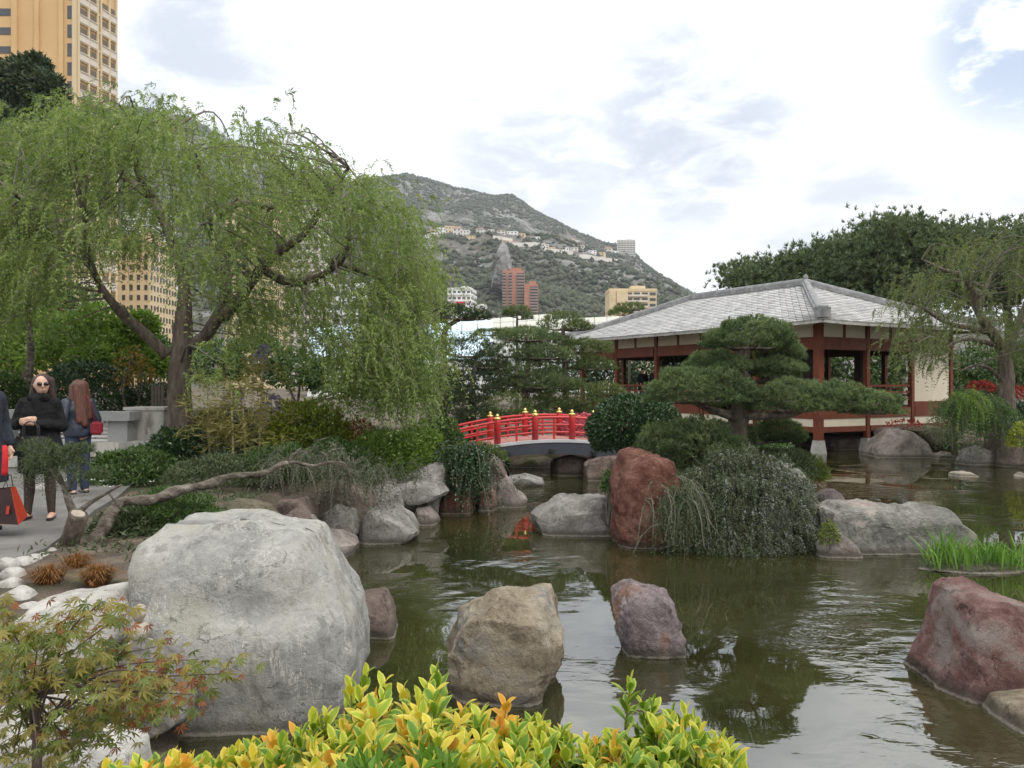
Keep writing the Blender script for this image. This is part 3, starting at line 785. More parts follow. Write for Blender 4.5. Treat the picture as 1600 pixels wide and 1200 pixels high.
def build_pavilion():
    t = thing('tea_pavilion', 'red timber tea pavilion with grey tiled hip roof standing over the pond', 'pavilion', pv(0, 0, 0))
    LR, LL = 7.5, 14.2
    rs = [0, 2.54, 5.1, 7.5]; ls = [0, 2.85, 5.7, 8.55, 11.4, 14.2]
    spots = [(r, 0) for r in rs]+[(0, l) for l in ls[1:]]+[(LR, l) for l in ls[1:]]+[(r, LL) for r in rs[1:-1]]
    srcp = srcf = None
    for i, (r, l) in enumerate(spots):
        big = 1.25 if i == 0 else 1
        if srcp is None:
            mb = MB(); mb.box((0, 0, 2.45), (.17, .17, 4.05), 0); srcp = mb.build('post', M['redwood'], t, origin=(0, 0, 0)); srcp.location = (0, 0, 0); srcp.rotation_euler = (0, 0, PRZ); srcp.scale = (1.45, 1.45, 1)
            mb = MB(); mb.lathe((0, 0, 0), [(.33, -.65), (.27, .05), (.2, .46)], 4); srcf = mb.build('post_foot', M['concrete'], t, origin=(0, 0, 0)); srcf.location = (0, 0, 0); srcf.rotation_euler = (0, 0, PRZ+math.pi/4)
        else:
            share(srcp, 'post', t, pv(r, l, 0), PRZ); share(srcf, 'post_foot', t, pv(r, l, 0), PRZ+math.pi/4)
    def run(name, mat, r0, l0, r1, l1, z0, z1, th, off=0.):
        a, b = pv(r0, l0, (z0+z1)/2), pv(r1, l1, (z0+z1)/2)
        n_ = nrm(np.cross(b-a, (0, 0, 1.)))*off
        mb = MB(); mb.bar(a+n_, b+n_, th, z1-z0); return mb.build(name, mat, t)
    bays = [(rs[i], 0, rs[i+1], 0) for i in range(3)]+[(0, ls[i], 0, ls[i+1]) for i in range(5)]
    back = [(LR, ls[i], LR, ls[i+1]) for i in range(5)]+[(rs[i], LL, rs[i+1], LL) for i in range(3)]
    g = .135
    for k, (r0, l0, r1, l1) in enumerate(bays+back):
        dr, dl = np.sign(r1-r0)*g, np.sign(l1-l0)*g
        a = (r0+dr, l0+dl, r1-dr, l1-dl)
        run('floor_beam', M['redwood'], *a, 1.19, 1.55, .16); run('skirt_panel', M['creampanel'], *a, .915, 1.19, .1); run('base_beam', M['redwood'], *a, .72, .915, .16)
        run('head_beam', M['redwood'], *a, 3.6, 4.03, .18); run('frieze_panel', M['creampanel'], *a, 4.03, 4.5, .08)
        run('frieze_batten', M['redwood'], (a[0]+a[2])/2-abs(dr)*.4, (a[1]+a[3])/2-abs(dl)*.4, (a[0]+a[2])/2+abs(dr)*.4, (a[1]+a[3])/2+abs(dl)*.4, 4.03, 4.5, .14)
        if k == 2:
            run('wall_panel', M['creampanel'], *a, 1.75, 3.6, .08); run('panel_sill', M['redwood'], *a, 1.55, 1.75, .14)
        elif k < 8 or k > 9:
            for z in (1.85, 2.1): run('rail', M['redwood'], *a, z-.03, z+.03, .05)
            run('handrail', M['redwood'], *a, 2.3, 2.38, .08)
            for u in (.25, .5, .75):
                p = pv(a[0]+(a[2]-a[0])*u, a[1]+(a[3]-a[1])*u, 1.94); m2 = MB(); m2.box(p, (.05, .05, .78), PRZ); m2.build('baluster', M['redwood'], t)
    mb = MB(); c = pv(LR/2, LL/2, 1.46); mb.box(c, (LR-.2, LL-.2, .12), PRZ); mb.build('floor', M['darkwood'], t)
    mb = MB(); mb.box(pv(LR/2, LL/2, 4.3), (LR-.2, LL-.2, .06), PRZ); mb.build('ceiling', M['darkwood'], t)
    # inner room of dark panels
    for r0, l0, r1, l1 in ((2.2, 4.6, 2.2, 8.8), (2.2, 4.6, 5.6, 4.6), (5.6, 4.6, 5.6, 8.8), (2.2, 8.8, 5.6, 8.8)):
        run('inner_wall', M['darkwood'], r0, l0, r1, l1, 1.52, 4.27, .1)
    for r, l in ((2.3, 2.3), (5.2, 2.3)):
        mb = MB(); mb.box(pv(r, l, 2.9), (.3, .3, 2.75), PRZ); mb.build('inner_post', M['darkwood'], t)
    # bench along the right side
    run('bench', M['redwood'], 3.0, 1.4, 6.8, 1.4, 1.9, 2.0, .5)
    # roof
    o = 1.08; ze, zr = 4.48, 6.42
    E = [(-o, -o), (LR+o, -o), (LR+o, LL+o), (-o, LL+o)]
    hr = LR/2; R0, R1 = (hr, hr), (hr, LL-hr)
    def rp(pt_e, pt_r, tt):
        return pv(pt_e[0]+(pt_r[0]-pt_e[0])*tt, pt_e[1]+(pt_r[1]-pt_e[1])*tt, ze+(zr-ze)*(tt*.86+.14*tt*tt))
    def lift(p, s):      # slight upturn at the corners
        return p+np.array([0, 0, .04*max(0, 1-s/2.2)**2])
    faces = [(E[0], E[1], R0, R0), (E[3], E[0], R1, R0), (E[1], E[2], R0, R1), (E[2], E[3], R1, R1)]
    rng = np.random.default_rng(5)
    mb = MB(); deck = MB(); Nc = 21
    for (a, b, ra, rb) in faces:
        V = []
        for k in range(Nc+1):
            V += [rp(a, ra, k/Nc)-[0, 0, .05], rp(b, rb, k/Nc)-[0, 0, .05]]
        deck.add(V, [[2*k, 2*k+1, 2*k+3, 2*k+2] for k in range(Nc)])
        for k in range(Nc):
            A0, B0 = rp(a, ra, k/Nc), rp(b, rb, k/Nc); A1, B1 = rp(a, ra, (k+1.25)/Nc) if k < Nc-1 else rp(a, ra, 1), rp(b, rb, (k+1.25)/Nc) if k < Nc-1 else rp(b, rb, 1)
            L = np.linalg.norm(B0-A0); e = (B0-A0)/max(L, .01)
            up = nrm(np.cross(B0-A0, A1-A0)) if np.linalg.norm(np.cross(B0-A0, A1-A0)) > 1e-6 else np.array([0, 0, 1.])
            if up[2] < 0: up = -up
            w = .3; n_ = int(L/w)+2; off = (k % 2)*w/2
            for i in range(-1, n_):
                x0, x1 = max(0, i*w+off+.012), min(L, (i+1)*w+off-.012)
                if x1-x0 < .05: continue
                j = rng.uniform(-.006, .008)
                def pt(x, top):
                    base = A0+e*x
                    if not top: return lift(base, min(x, L-x)) if k < 4 else base
                    u = x/L; return A1+(B1-A1)*u
                q0, q1, q2, q3 = pt(x0, 0), pt(x1, 0), pt(x1, 1), pt(x0, 1)
                h0 = up*(.05+j); h1 = up*.012
                mb.add([q0+up*.0, q1+up*.0, q0+h0, q1+h0, q2+h1, q3+h1], [[0, 1, 3, 2], [2, 3, 4, 5], [0, 2, 5], [1, 4, 3]], rng.uniform(0, 1))
    tl = mb.build('roof_tiles', M['slate'], t); tag(tl, kind='stuff')
    deck.build('roof_deck', M['soffit'], t)
    def cap(p0, p1, w, h, name):
        n_ = 12; P0_, P1_ = np.asarray(p0), np.asarray(p1)
        mb = MB(); mb.bar(P0_+[0, 0, .08], P1_+[0, 0, .08], w, h); mb.build(name, M['ridge'], t)
        mb = MB(); mb.tube([P0_+[0, 0, .08+h/2], P1_+[0, 0, .08+h/2]], w*.36, 8); mb.build(name+'_roll', M['ridge'], t)
    cap(pv(*R0, zr), pv(*R1, zr), .34, .18, 'ridge_cap')
    for e_, r_ in ((E[0], R0), (E[1], R0), (E[2], R1), (E[3], R1)):
        m_ = rp(e_, r_, .45); lo_ = lift(rp(e_, r_, .02), 0)
        cap(rp(e_, r_, 1), m_, .3, .16, 'hip_cap'); cap(m_, lo_, .3, .16, 'hip_cap')
        mb = MB(); mb.box(lo_+[0, 0, .2], (.36, .36, .34), PRZ+math.pi/4*0); mb.ell(lo_+[0, 0, .38], (.17, .17, .1)); mb.build('corner_tile', M['ridge'], t)
    mb = MB(); mb.ell(pv(*R0, zr+.3), (.1, .1, .14)); mb.build('finial', M['ridge'], t)
    # eave boards and rafters
    for (a, b) in ((E[0], E[1]), (E[3], E[0]), (E[1], E[2]), (E[2], E[3])):
        n_ = 8
        mb = MB()
        pts = [lift(pv(a[0]+(b[0]-a[0])*k/24, a[1]+(b[1]-a[1])*k/24, ze-.06), min(k, 24-k)/24*np.hypot(b[0]-a[0], b[1]-a[1])) for k in range(25)]
        for p0, p1 in zip(pts, pts[1:]): mb.bar(p0, p1, .06, .09)
        mb.build('eave_board', M['concrete'], t)
    src = None
    def raft(p, rz):
        nonlocal src
        if src is None:
            mb = MB(); mb.bar((0, -.98, -.1), (0, .55, .42), .07, .1); src = mb.build('rafter', M['darkwood'], t, origin=(0, 0, 0)); src.location = Vector(p-WL[t.name]); src.rotation_euler = (0, 0, rz)
        else: share(src, 'rafter', t, p, rz)
    for k in range(3, 19): raft(pv(-.4+k*.435, 0, 4.66-.05-.1), PRZ)
    for k in range(3, 33): raft(pv(0, -.4+k*.44, 4.5), PRZ-math.pi/2)
build_pavilion()

# ------------------------------------------------------------ arched bridge
M['lacquer'] = pm('red_lacquer', [(.42, .018, .02), (.52, .03, .028)], 5, 5, .38, spec=.5, dirt=((.33, .02, .02), 3))
M['deckred'] = pm('worn_red_deck', [(.3, .12, .1), (.4, .19, .16)], 6, 6, .8)
M['fascia'] = pm('dark_blue_grey_beam', [(.03, .034, .045), (.05, .055, .068)], 3, 5, .6)
M['fasciatop'] = pm('pale_grey_edge', [(.42, .42, .42), (.5, .5, .5)], 4, 5, .7)
M['gold'] = pm('gilded_metal', [(.75, .52, .16), (.85, .62, .24)], 6, 3, .3, metal=.85)
M['blackiron'] = pm('black_iron', [(.012, .012, .014), (.03, .03, .032)], 8, 3, .5)
def build_bridge():
    t = thing('arched_bridge', 'small red lacquered arched bridge with gold-capped posts over the channel', 'bridge', (1.15, 21, 0))
    ax = np.array([math.cos(.13), math.sin(.13), 0]); nx = np.array([-math.sin(.13), math.cos(.13), 0]); o = np.array([1.12, 21.0, 0])
    zd = lambda s: .985-.05*s*s
    B = lambda s, w, z: o+ax*s+nx*w+np.array([0, 0, z])
    ss = np.linspace(-3.1, 2.7, 40)
    # deck planks
    for k in range(37):
        s = -3.05+k*.152
        mb = MB(); ang = math.atan(-.1*s)
        c = B(s, .9, zd(s)-.03+RNG.uniform(-.004, .004)); mb.bar(c-nx*.9, c+nx*.9, .145, .05, up=(-math.sin(ang), 0, math.cos(ang))); mb.build('deck_plank', M['deckred'], t)
    for w, nm in ((-.06, 'side_beam'), (1.86, 'side_beam')):
        V = []; Fq = []
        for s in ss:
            zt = zd(s)-.07; zb = zt-.3-.02*s
            for ww in (w-.07, w+.07): V += [B(s, ww, zt), B(s, ww, zb)]
        for k in range(len(ss)-1):
            a = 4*k; b = a+4
            Fq += [[a, a+1, b+1, b], [a+2, b+2, b+3, a+3], [a, b, b+2, a+2], [a+1, a+3, b+3, b+1]]
        Fq += [[0, 2, 3, 1], [len(V)-4, len(V)-3, len(V)-1, len(V)-2]]
        mb = MB(); mb.add(V, Fq); sb = mb.build(nm, M['fascia'], t)
        mb = MB(); pts = [B(s, w, zd(s)-.035) for s in ss]
        for p0, p1 in zip(pts, pts[1:]): mb.bar(p0, p1, .18, .07)
        mb.build('beam_cap', M['fasciatop'], t)
    for s in (-1.25, -.12, .98, 2.1):
        mb = MB(); p = B(s, -.15, zd(s)-.27); mb.box(p, (.16, .06, .06), .13); mb.box(p-[0, 0, .05], (.07, .08, .1), .13); mb.build('beam_bracket', M['blackiron'], t)
    sp = [-2.5, -1.5, -.53, .43, 1.4, 2.3]
    for side, w in ((0, .02), (1, 1.78)):
        for s in sp:
            z = zd(s); mb = MB(); mb.lathe(B(s, w, z-.08), [(.085, 0), (.085, .66), (.075, .7)], 12); po = mb.build('post', M['lacquer'], t, smooth=True)
            if s > -2.3:
                mb = MB(); mb.lathe(B(s, w, z+.62), [(.087, 0), (.087, .05), (.045, .055), (.034, .07), (.05, .09), (.042, .115), (.015, .14), (.008, .15)], 12); mb.build('finial', M['gold'], po, smooth=True)
        for hz, r in ((.56, .036), (.37, .028), (.18, .028)):
            mb = MB(); pts = [B(s, w, zd(s)+hz) for s in np.linspace(-2.75, 2.5, 40)]; mb.tube(pts, r, 8); mb.build('rail', M['lacquer'], t, smooth=True)
        for s in np.array(sp[:-1])+.49:
            mb = MB(); mb.box(B(s, w, zd(s)+.27), (.05, .05, .56), .13); mb.build('baluster', M['lacquer'], t)
build_bridge()

# ------------------------------------------------------------ rocks
def _ico(sub):
    bm = bmesh.new(); bmesh.ops.create_icosphere(bm, subdivisions=sub, radius=1)
    V = np.array([v.co[:] for v in bm.verts]); Fc = np.array([[v.index for v in f.verts] for f in bm.faces]); bm.free(); return V, Fc
ICO = {k: _ico(k) for k in (2, 3, 4, 5, 6)}
def rock(name, label, out, d, depth, mat, seed=1, sub=4, facet=.14, rough=.03, group=None, cat='rock', planes=16, boxy=4.0, ledge=None):
    """a boulder whose front outline is given, with its own depth, broken faces and relief"""
    Q = np.array([P(x, y, d) for x, y in out])[:, [0, 2]]; Q[:, 1] = np.where((Q[:, 1] < .08) & (d < 32), Q[:, 1]-.14, Q[:, 1])
    # dense boundary, as radius over angle about the middle
    dense = np.concatenate([np.linspace(Q[i], Q[(i+1) % len(Q)], 14, endpoint=False) for i in range(len(Q))])
    for _ in range(2): dense = (np.roll(dense, 1, 0)+2*dense+np.roll(dense, -1, 0))/4
    c = (dense.max(0)+dense.min(0))/2
    dense = c+(dense-c)*(1-.28*depth/d)
    th = np.arctan2(dense[:, 1]-c[1], dense[:, 0]-c[0]); rr = np.linalg.norm(dense-c, axis=1)
    od = np.argsort(th); th, rr = th[od], rr[od]
    n, Fc = ICO[sub]
    ang = np.arctan2(n[:, 2], n[:, 0]); R = np.interp(ang, np.r_[th-2*math.pi, th, th+2*math.pi], np.r_[rr, rr, rr])
    ny = n[:, 1]; rho = (1-np.abs(ny)**boxy)**(1/boxy)
    yy = np.sign(ny)*np.abs(ny)**.85
    u = np.stack([np.cos(ang)*rho, yy, np.sin(ang)*rho], -1)
    rng = np.random.default_rng(seed*13+5)
    # broken faces: a random convex polyhedron laid over the outline
    pn = nrm(rng.normal(size=(planes+8, 3))); of = rng.uniform(.86, 1.0, planes+8)
    fac = np.min(of[None]/np.maximum(n @ pn.T, .12), axis=1); fac = np.minimum(fac, 1.25); fac = fac/np.quantile(fac, .72)
    u = u*(1+(fac-1)*min(1., facet*3.2))[:, None]
    size = rr.mean()
    V = np.stack([c[0]+u[:, 0]*R, d+u[:, 1]*depth, c[1]+u[:, 2]*R], -1)
    dirn = nrm(V-np.array([c[0], d, c[1]]))
    q = V/size
    disp = rough*(fbm(q*1.6, 3, seed)*1.6+fbm(q*4.5, 4, seed+9)*.8-np.abs(fbm(q*3.1, 3, seed+4))*1.2+.25+(.45*fbm(q*10, 4, seed+2)-.5*np.abs(fbm(q*6.5, 3, seed+6)) if sub > 3 else 0)+(.22*fbm(q*24, 3, seed+3) if sub > 4 else 0))
    V = V+dirn*(disp*size)[:, None]
    if ledge:
        zz = V[:, 2]+.09*fbm(V*[1.3, 1.3, .5], 3, 44); fr = np.clip((d-V[:, 1])/depth, 0, 1)**.5
        for zl, dp, wd in ledge: V[:, 1] += fr*dp/(1+np.exp(-(zz-zl)/wd))
    mb = MB(); mb.add(V, Fc)
    o = mb.build(name, M[mat], smooth=True, origin=(c[0], d, V[:, 2].min()))
    if facet > .2:
        o.data.polygons.foreach_set('use_smooth', np.zeros(len(o.data.polygons), dtype=bool))
    return tag(o, label, cat, group)

rock('boulder', 'big smooth pale grey boulder with pale drip streaks at the pond edge', [(232, 900), (228, 850), (234, 822), (256, 806), (330, 803), (380, 797), (405, 797), (430, 803), (482, 808), (502, 818), (524, 862), (542, 900), (570, 940), (580, 990), (574, 1050), (547, 1090), (500, 1128), (420, 1160), (320, 1150), (268, 1100), (243, 1030), (234, 960)], 6.35, .8, 'boulder', 3, 6, .09, .032, boxy=4.5, planes=7, ledge=((.78, .16, .03), (1.27, .3, .05), (.3, -.1, .06)))
rock('rock', 'angular tan rock in the water just right of the big grey boulder', [(704, 1010), (722, 962), (745, 938), (768, 920), (800, 914), (862, 918), (872, 945), (876, 995), (870, 1030), (850, 1060), (805, 1088), (770, 1104), (725, 1100), (700, 1070)], 6.5, .45, 'tan', 11, 6, .36, .05, planes=30)
rock('rock', 'small pointed purple-grey rock alone in the middle of the pond', [(964, 930), (975, 912), (988, 907), (1005, 916), (1040, 922), (1052, 945), (1058, 972), (1068, 990), (1056, 1010), (1040, 1026), (1010, 1020), (982, 1008), (960, 985)], 7.45, .33, 'purple', 21, 6, .36, .05, planes=30)
rock('rock', 'rose and grey streaked upright rock in the water near the right edge', [(1474, 945), (1480, 922), (1496, 912), (1525, 912), (1560, 922), (1595, 948), (1630, 985), (1650, 1060), (1600, 1100), (1545, 1112), (1495, 1106), (1460, 1080), (1450, 1052), (1466, 1000)], 6.6, .5, 'rose', 31, 6, .2, .055, planes=26)
rock('rock', 'flat tan stepping slab at the foot of the rose rock', [(1545, 1112), (1570, 1100), (1610, 1094), (1660, 1090), (1690, 1115), (1650, 1140), (1600, 1132), (1560, 1122)], 5.85, .32, 'tan', 41, 4, .12, .02)
rock('rock', 'small dark purple rock half hidden behind the big grey boulder', [(545, 930), (562, 924), (602, 921), (614, 940), (622, 972), (618, 985), (590, 996), (550, 996)], 8.0, .3, 'brown', 51, 4, .26, .04)
rock('rock', 'tall rough red rock standing beside the rosemary', [(958, 760), (965, 730), (975, 712), (1000, 705), (1035, 707), (1052, 718), (1062, 750), (1056, 800), (1040, 858), (1000, 868), (965, 862), (956, 830)], 12.3, .5, 'red', 61, 6, .16, .065, planes=10)
rock('rock', 'low faceted grey rock left of the red rock', [(838, 812), (850, 795), (875, 776), (905, 778), (925, 772), (952, 770), (966, 800), (965, 845), (900, 846), (850, 838)], 13.3, .5, 'grey', 71, 4, .38, .03)
rock('rock', 'grey rock rising behind the rosemary', [(1185, 745), (1215, 724), (1240, 722), (1256, 745), (1278, 785), (1290, 870), (1180, 870)], 12.4, .4, 'grey', 81, 4, .22, .04)
rock('rock', 'small brownish rock peeking out behind the long grey rock', [(1274, 775), (1292, 764), (1306, 764), (1318, 778), (1324, 805), (1270, 805)], 13.6, .25, 'purple', 91, 3, .22, .04)
rock('rock', 'long low grey rock with a pale ragged crest right of the rosemary', [(1275, 790), (1300, 782), (1330, 786), (1400, 790), (1450, 798), (1478, 808), (1496, 830), (1502, 868), (1474, 882), (1420, 880), (1340, 874), (1280, 868)], 11.9, .45, 'slab', 101, 6, .22, .06, boxy=4, planes=30)
rock('rock', 'small reddish-grey rock in front of the long grey rock', [(1280, 850), (1296, 832), (1312, 830), (1335, 850), (1346, 874), (1280, 876)], 11.45, .2, 'pink', 111, 3, .2, .04)
# left bank
LB = [('flat pinkish rock lying in the water at the left bank', [(480, 850), (492, 834), (530, 828), (556, 846), (550, 868), (500, 876)], 11.7, .5, 'pink', 3),
 ('broad pale rock sloping into the water in the left bank', [(555, 838), (568, 802), (592, 788), (618, 795), (642, 805), (656, 832), (620, 848), (570, 850)], 12.7, .5, 'grey', 4),
 ('small triangular pink rock wedged right of the broad pale rock', [(642, 818), (652, 790), (672, 788), (684, 808), (682, 824), (650, 828)], 14.1, .3, 'pink', 3),
 ('large dark overhung rock below the trailing juniper', [(474, 822), (486, 770), (530, 752), (575, 765), (590, 800), (580, 836), (490, 838)], 13.3, .7, 'brown', 4),
 ('flat grey ledge of rock under the trailing green stems', [(575, 775), (600, 752), (650, 745), (692, 750), (700, 770), (660, 784), (600, 788)], 14.6, .7, 'grey', 4),
 ('large light grey rock shelf above the waterline of the left bank', [(590, 800), (596, 752), (640, 738), (670, 728), (693, 732), (698, 760), (686, 800), (620, 812)], 15.2, .8, 'grey', 4),
 ('small bluish-grey stone set below the light rock shelf', [(652, 800), (655, 775), (672, 768), (684, 780), (682, 802)], 14.7, .25, 'grey', 3),
 ('rust-red rock left of the hanging ivy', [(682, 812), (690, 775), (708, 758), (730, 768), (742, 790), (742, 812)], 15.5, .45, 'red', 4),
 ('pink rock right of the hanging ivy', [(742, 800), (746, 765), (760, 758), (774, 770), (777, 796), (760, 806)], 15.7, .3, 'rose', 3),
 ('tall dark grey rock behind the hanging ivy', [(732, 780), (732, 730), (750, 712), (778, 716), (790, 735), (800, 768), (815, 790), (770, 800)], 16.4, .5, 'brown', 4),
 ('sloping brown rock running down to the channel water', [(770, 800), (778, 745), (792, 740), (806, 765), (826, 778), (822, 788), (790, 802)], 16.2, .4, 'pink', 4),
 ('rounded brown boulder under the leaning juniper trunk', [(332, 810), (336, 790), (360, 780), (400, 780), (424, 788), (432, 808), (420, 830), (340, 832)], 10.9, .4, 'mossy', 4),
 ('broad grey rock between the brown boulder and the bank', [(425, 825), (432, 785), (455, 772), (480, 775), (495, 800), (492, 838), (440, 836)], 12.1, .4, 'brown', 4),
 ('small pale stone wedged behind the big grey boulder', [(478, 824), (480, 806), (490, 803), (496, 815), (494, 832)], 11.6, .15, 'grey', 3),
 ('small round stone above the flat pinkish rock', [(528, 836), (531, 824), (545, 823), (552, 832), (550, 843)], 12.2, .15, 'brown', 3),
 ('flat pale rock awash in the channel before the bridge', [(785, 752), (792, 742), (825, 741), (850, 746), (852, 754), (800, 757)], 19.6, .5, 'grey', 3),
 ('mossy brown bank rock seen under the bridge', [(780, 746), (790, 720), (820, 712), (860, 716), (872, 746)], 24.2, .8, 'mossy', 4),
 ('dark red rock under the right half of the bridge', [(858, 752), (866, 718), (890, 708), (915, 716), (925, 752)], 21.9, .6, 'brown', 4),
 ('dark rounded boulder under the right end of the bridge', [(908, 757), (912, 725), (935, 712), (970, 712), (985, 735), (985, 762)], 20.8, .7, 'brown', 4)]
LB += [('pale boulder face in the bank below the weeping juniper', [(500, 838), (505, 800), (530, 785), (560, 795), (566, 830), (530, 842)], 12.55, .35, 'grey', 4),
 ('squarish grey rock in the bank right of the brown boulder', [(440, 838), (446, 802), (470, 795), (488, 806), (486, 842)], 11.5, .3, 'brown', 4),
 ('upper grey bank rock partly hidden by the weeping juniper', [(560, 800), (572, 765), (604, 750), (632, 762), (634, 800)], 14.0, .4, 'grey', 4),
 ('low brown rock tucked behind the top of the big grey boulder', [(392, 838), (400, 812), (425, 806), (446, 818), (446, 846)], 10.6, .3, 'pink', 4)]
for i, (lab, out, d, dep, mt, sb) in enumerate(LB):
    rock('rock', lab, out, d, dep, mt, 120+i*3, sb, .24, .045)
hs_ = on_hill(787, 455)
rock('rock_spire', 'tall pale rock spire standing on the mountain slope above the brick-red towers', [(768, 452), (771, 425), (776, 402), (782, 386), (788, 380), (794, 390), (798, 408), (803, 432), (808, 452), (788, 462)], hs_[1]-8, 24, 'cliff', 77, 6, .22, .09, planes=20)
RB = [('large triangular brown rock in the bank right of the pavilion posts', [(1352, 722), (1362, 700), (1385, 672), (1405, 668), (1440, 688), (1460, 712), (1458, 724)], 27.3, .8, 'pink', 4),
 ('pale block of rock right under the pavilion base beam', [(1368, 690), (1374, 670), (1410, 666), (1440, 670), (1448, 690), (1410, 700)], 28.2, .6, 'brown', 4),
 ('mossy undercut boulder below the weeping shrub', [(1426, 672), (1440, 668), (1480, 666), (1494, 680), (1480, 698), (1450, 700)], 27.2, .6, 'mossy', 4),
 ('row-end pale stone at the waterline right of the triangular rock', [(1455, 724), (1460, 710), (1475, 705), (1490, 712), (1492, 722)], 26.4, .3, 'pink', 3),
 ('flat brown rock at the water below the weeping shrub', [(1480, 722), (1488, 706), (1515, 704), (1540, 712), (1545, 724)], 27.0, .4, 'brown', 3),
 ('rounded grey rock standing in the water before the right bank', [(1500, 728), (1503, 706), (1520, 697), (1545, 702), (1555, 714), (1554, 730)], 24.6, .4, 'grey', 4),
 ('big brown upright boulder at the right edge of the pond', [(1552, 730), (1556, 690), (1575, 660), (1600, 655), (1630, 670), (1640, 735)], 24.2, .8, 'brown', 4),
 ('flat pale rock floating alone in the far right water', [(1484, 746), (1490, 738), (1512, 736), (1530, 740), (1550, 744), (1552, 749), (1510, 752)], 21.4, .35, 'cobble', 4),
 ('low pale stone awash at the right edge of the picture', [(1578, 745), (1600, 738), (1625, 740), (1630, 748)], 21.3, .35, 'cobble', 3),
 ('dark retaining rocks in the shade under the pavilion', [(1282, 716), (1288, 684), (1320, 680), (1362, 684), (1366, 716)], 30.6, .8, 'brown', 4)]
for i, (lab, out, d, dep, mt, sb) in enumerate(RB):
    rock('rock', lab, out, d, dep, mt, 220+i*3, sb, .22, .04)
# foreground left
FB = [('long white-topped purple-grey rock behind the maple', [(18, 1010), (50, 950), (130, 928), (190, 918), (206, 940), (214, 990), (180, 1030), (90, 1050)], 5.75, .35, 'white', 5),
 ('purple-grey rock leaning on the left of the big boulder', [(150, 1090), (165, 1030), (205, 1000), (240, 1008), (280, 1045), (300, 1110), (240, 1150), (165, 1140)], 5.35, .3, 'grey', 5),
 ('small white rock behind the maple branches', [(72, 1098), (82, 1078), (120, 1072), (150, 1080), (152, 1104), (110, 1118)], 4.9, .2, 'white', 4),
 ('white rock in the corner under the maple', [(-40, 1180), (-20, 1120), (30, 1110), (70, 1140), (80, 1200), (0, 1240)], 4.2, .3, 'white', 4),
 ('pale pebble-topped rock under the maple stem', [(90, 1230), (105, 1170), (160, 1150), (210, 1170), (225, 1230)], 4.1, .25, 'white', 4)]
for i, (lab, out, d, dep, mt, sb) in enumerate(FB):
    rock('rock', lab, out, d, dep, mt, 320+i*3, sb, .2, .035)
rock('cobble', 'smaller rounded cobble set on top of the other beside the boulder', [(207, 958), (210, 947), (218, 943), (226, 947), (228, 960), (222, 972), (212, 972)], 5.45, .05, 'cobble', 5, 4, .05, .01, boxy=2)
rock('cobble', 'larger rounded cobble under the smaller one beside the boulder', [(203, 985), (212, 972), (228, 972), (234, 985), (230, 1000), (214, 1004)], 5.45, .08, 'cobble', 6, 4, .05, .01, boxy=2)
rock('rock', 'beige stone under the stacked cobbles', [(196, 1004), (210, 998), (232, 1000), (246, 1024), (244, 1060), (215, 1062), (198, 1030)], 5.42, .1, 'cobble', 7, 4, .12, .02)
EDG = [(18, 905, 13, 10, 6.95), (10, 888, 13, 9, 7.3), (16, 922, 15, 11, 6.65), (28, 941, 20, 12, 6.35), (46, 960, 16, 10, 6.15), (32, 884, 15, 8, 7.5), (50, 877, 11, 6, 7.65), (64, 873, 9, 5, 7.8), (78, 866, 9, 5, 8.1), (88, 858, 8, 5, 8.4)]
for i, (x, y, rx, ry, d) in enumerate(EDG):
    rx *= 1.4; ry *= 1.9
    rock('edging_stone', '%s white edging stone from the near end of the sedge bed border' % ('fourth fifth third second first sixth seventh eighth ninth tenth'.split()[i]), [(x+rx*math.cos(a), y+ry*math.sin(a)) for a in np.linspace(0, 2*math.pi, 9)[:-1]], d, rx/F*d*.9, 'white', 400+i, 3, .15, .03, group='white edging stones round the bed')
for i, (x, y, rx, ry, d, lab) in enumerate([(66, 772, 20, 18, 12.6, 'pale rough stone behind the woman in black'), (97, 772, 16, 13, 12.9, 'second pale stone between the two women'), (60, 790, 26, 6, 11.9, 'flat pale kerb stone behind the woman in black'), (108, 757, 14, 10, 13.6, 'small pale stone below the woman in navy')]):
    rock('rock', lab, [(x+rx*math.cos(a), y+ry*math.sin(a)) for a in np.linspace(0, 2*math.pi, 9)[:-1]], d, rx/F*d*.8, 'white', 430+i, 3, .2, .04)

# ------------------------------------------------------------ planting
LM = {}
LM['pepper'] = leafmat('pepper_leaves', [(.075, .125, .032), (.15, .215, .06), (.24, .31, .1), (.34, .39, .15)], .42, .5, .35, .5)
LM['pepper2'] = leafmat('olive_pepper_leaves', [(.07, .095, .03), (.125, .16, .055), (.19, .23, .085)], .35, .55, .3, .5)
LM['pine'] = leafmat('pine_needles', [(.045, .074, .034), (.105, .15, .068), (.2, .25, .115)], .28, .5, .3, 1.2)
LM['pinelight'] = leafmat('light_pine_needles', [(.05, .08, .026), (.1, .14, .046), (.16, .2, .07)], .25, .5, .3, 1.0)
LM['pinedark'] = leafmat('dark_pine_needles', [(.024, .042, .02), (.045, .07, .032), (.075, .1, .045)], .15, .5, .3, .5)
LM['umbrella'] = leafmat('umbrella_pine_needles', [(.045, .075, .034), (.09, .125, .058), (.16, .2, .095)], .25, .5, .3, .5)
LM['dark'] = leafmat('dark_glossy_leaves', [(.012, .03, .01), (.026, .06, .018), (.06, .11, .032)], .15, .32, .5, 1.5)
LM['mid'] = leafmat('mid_green_leaves', [(.03, .06, .016), (.06, .11, .026), (.1, .17, .045)], .3, .45, .4, 1.0)
LM['bright'] = leafmat('fresh_green_leaves', [(.07, .13, .018), (.13, .22, .03), (.22, .32, .06)], .4, .45, .35, .8)
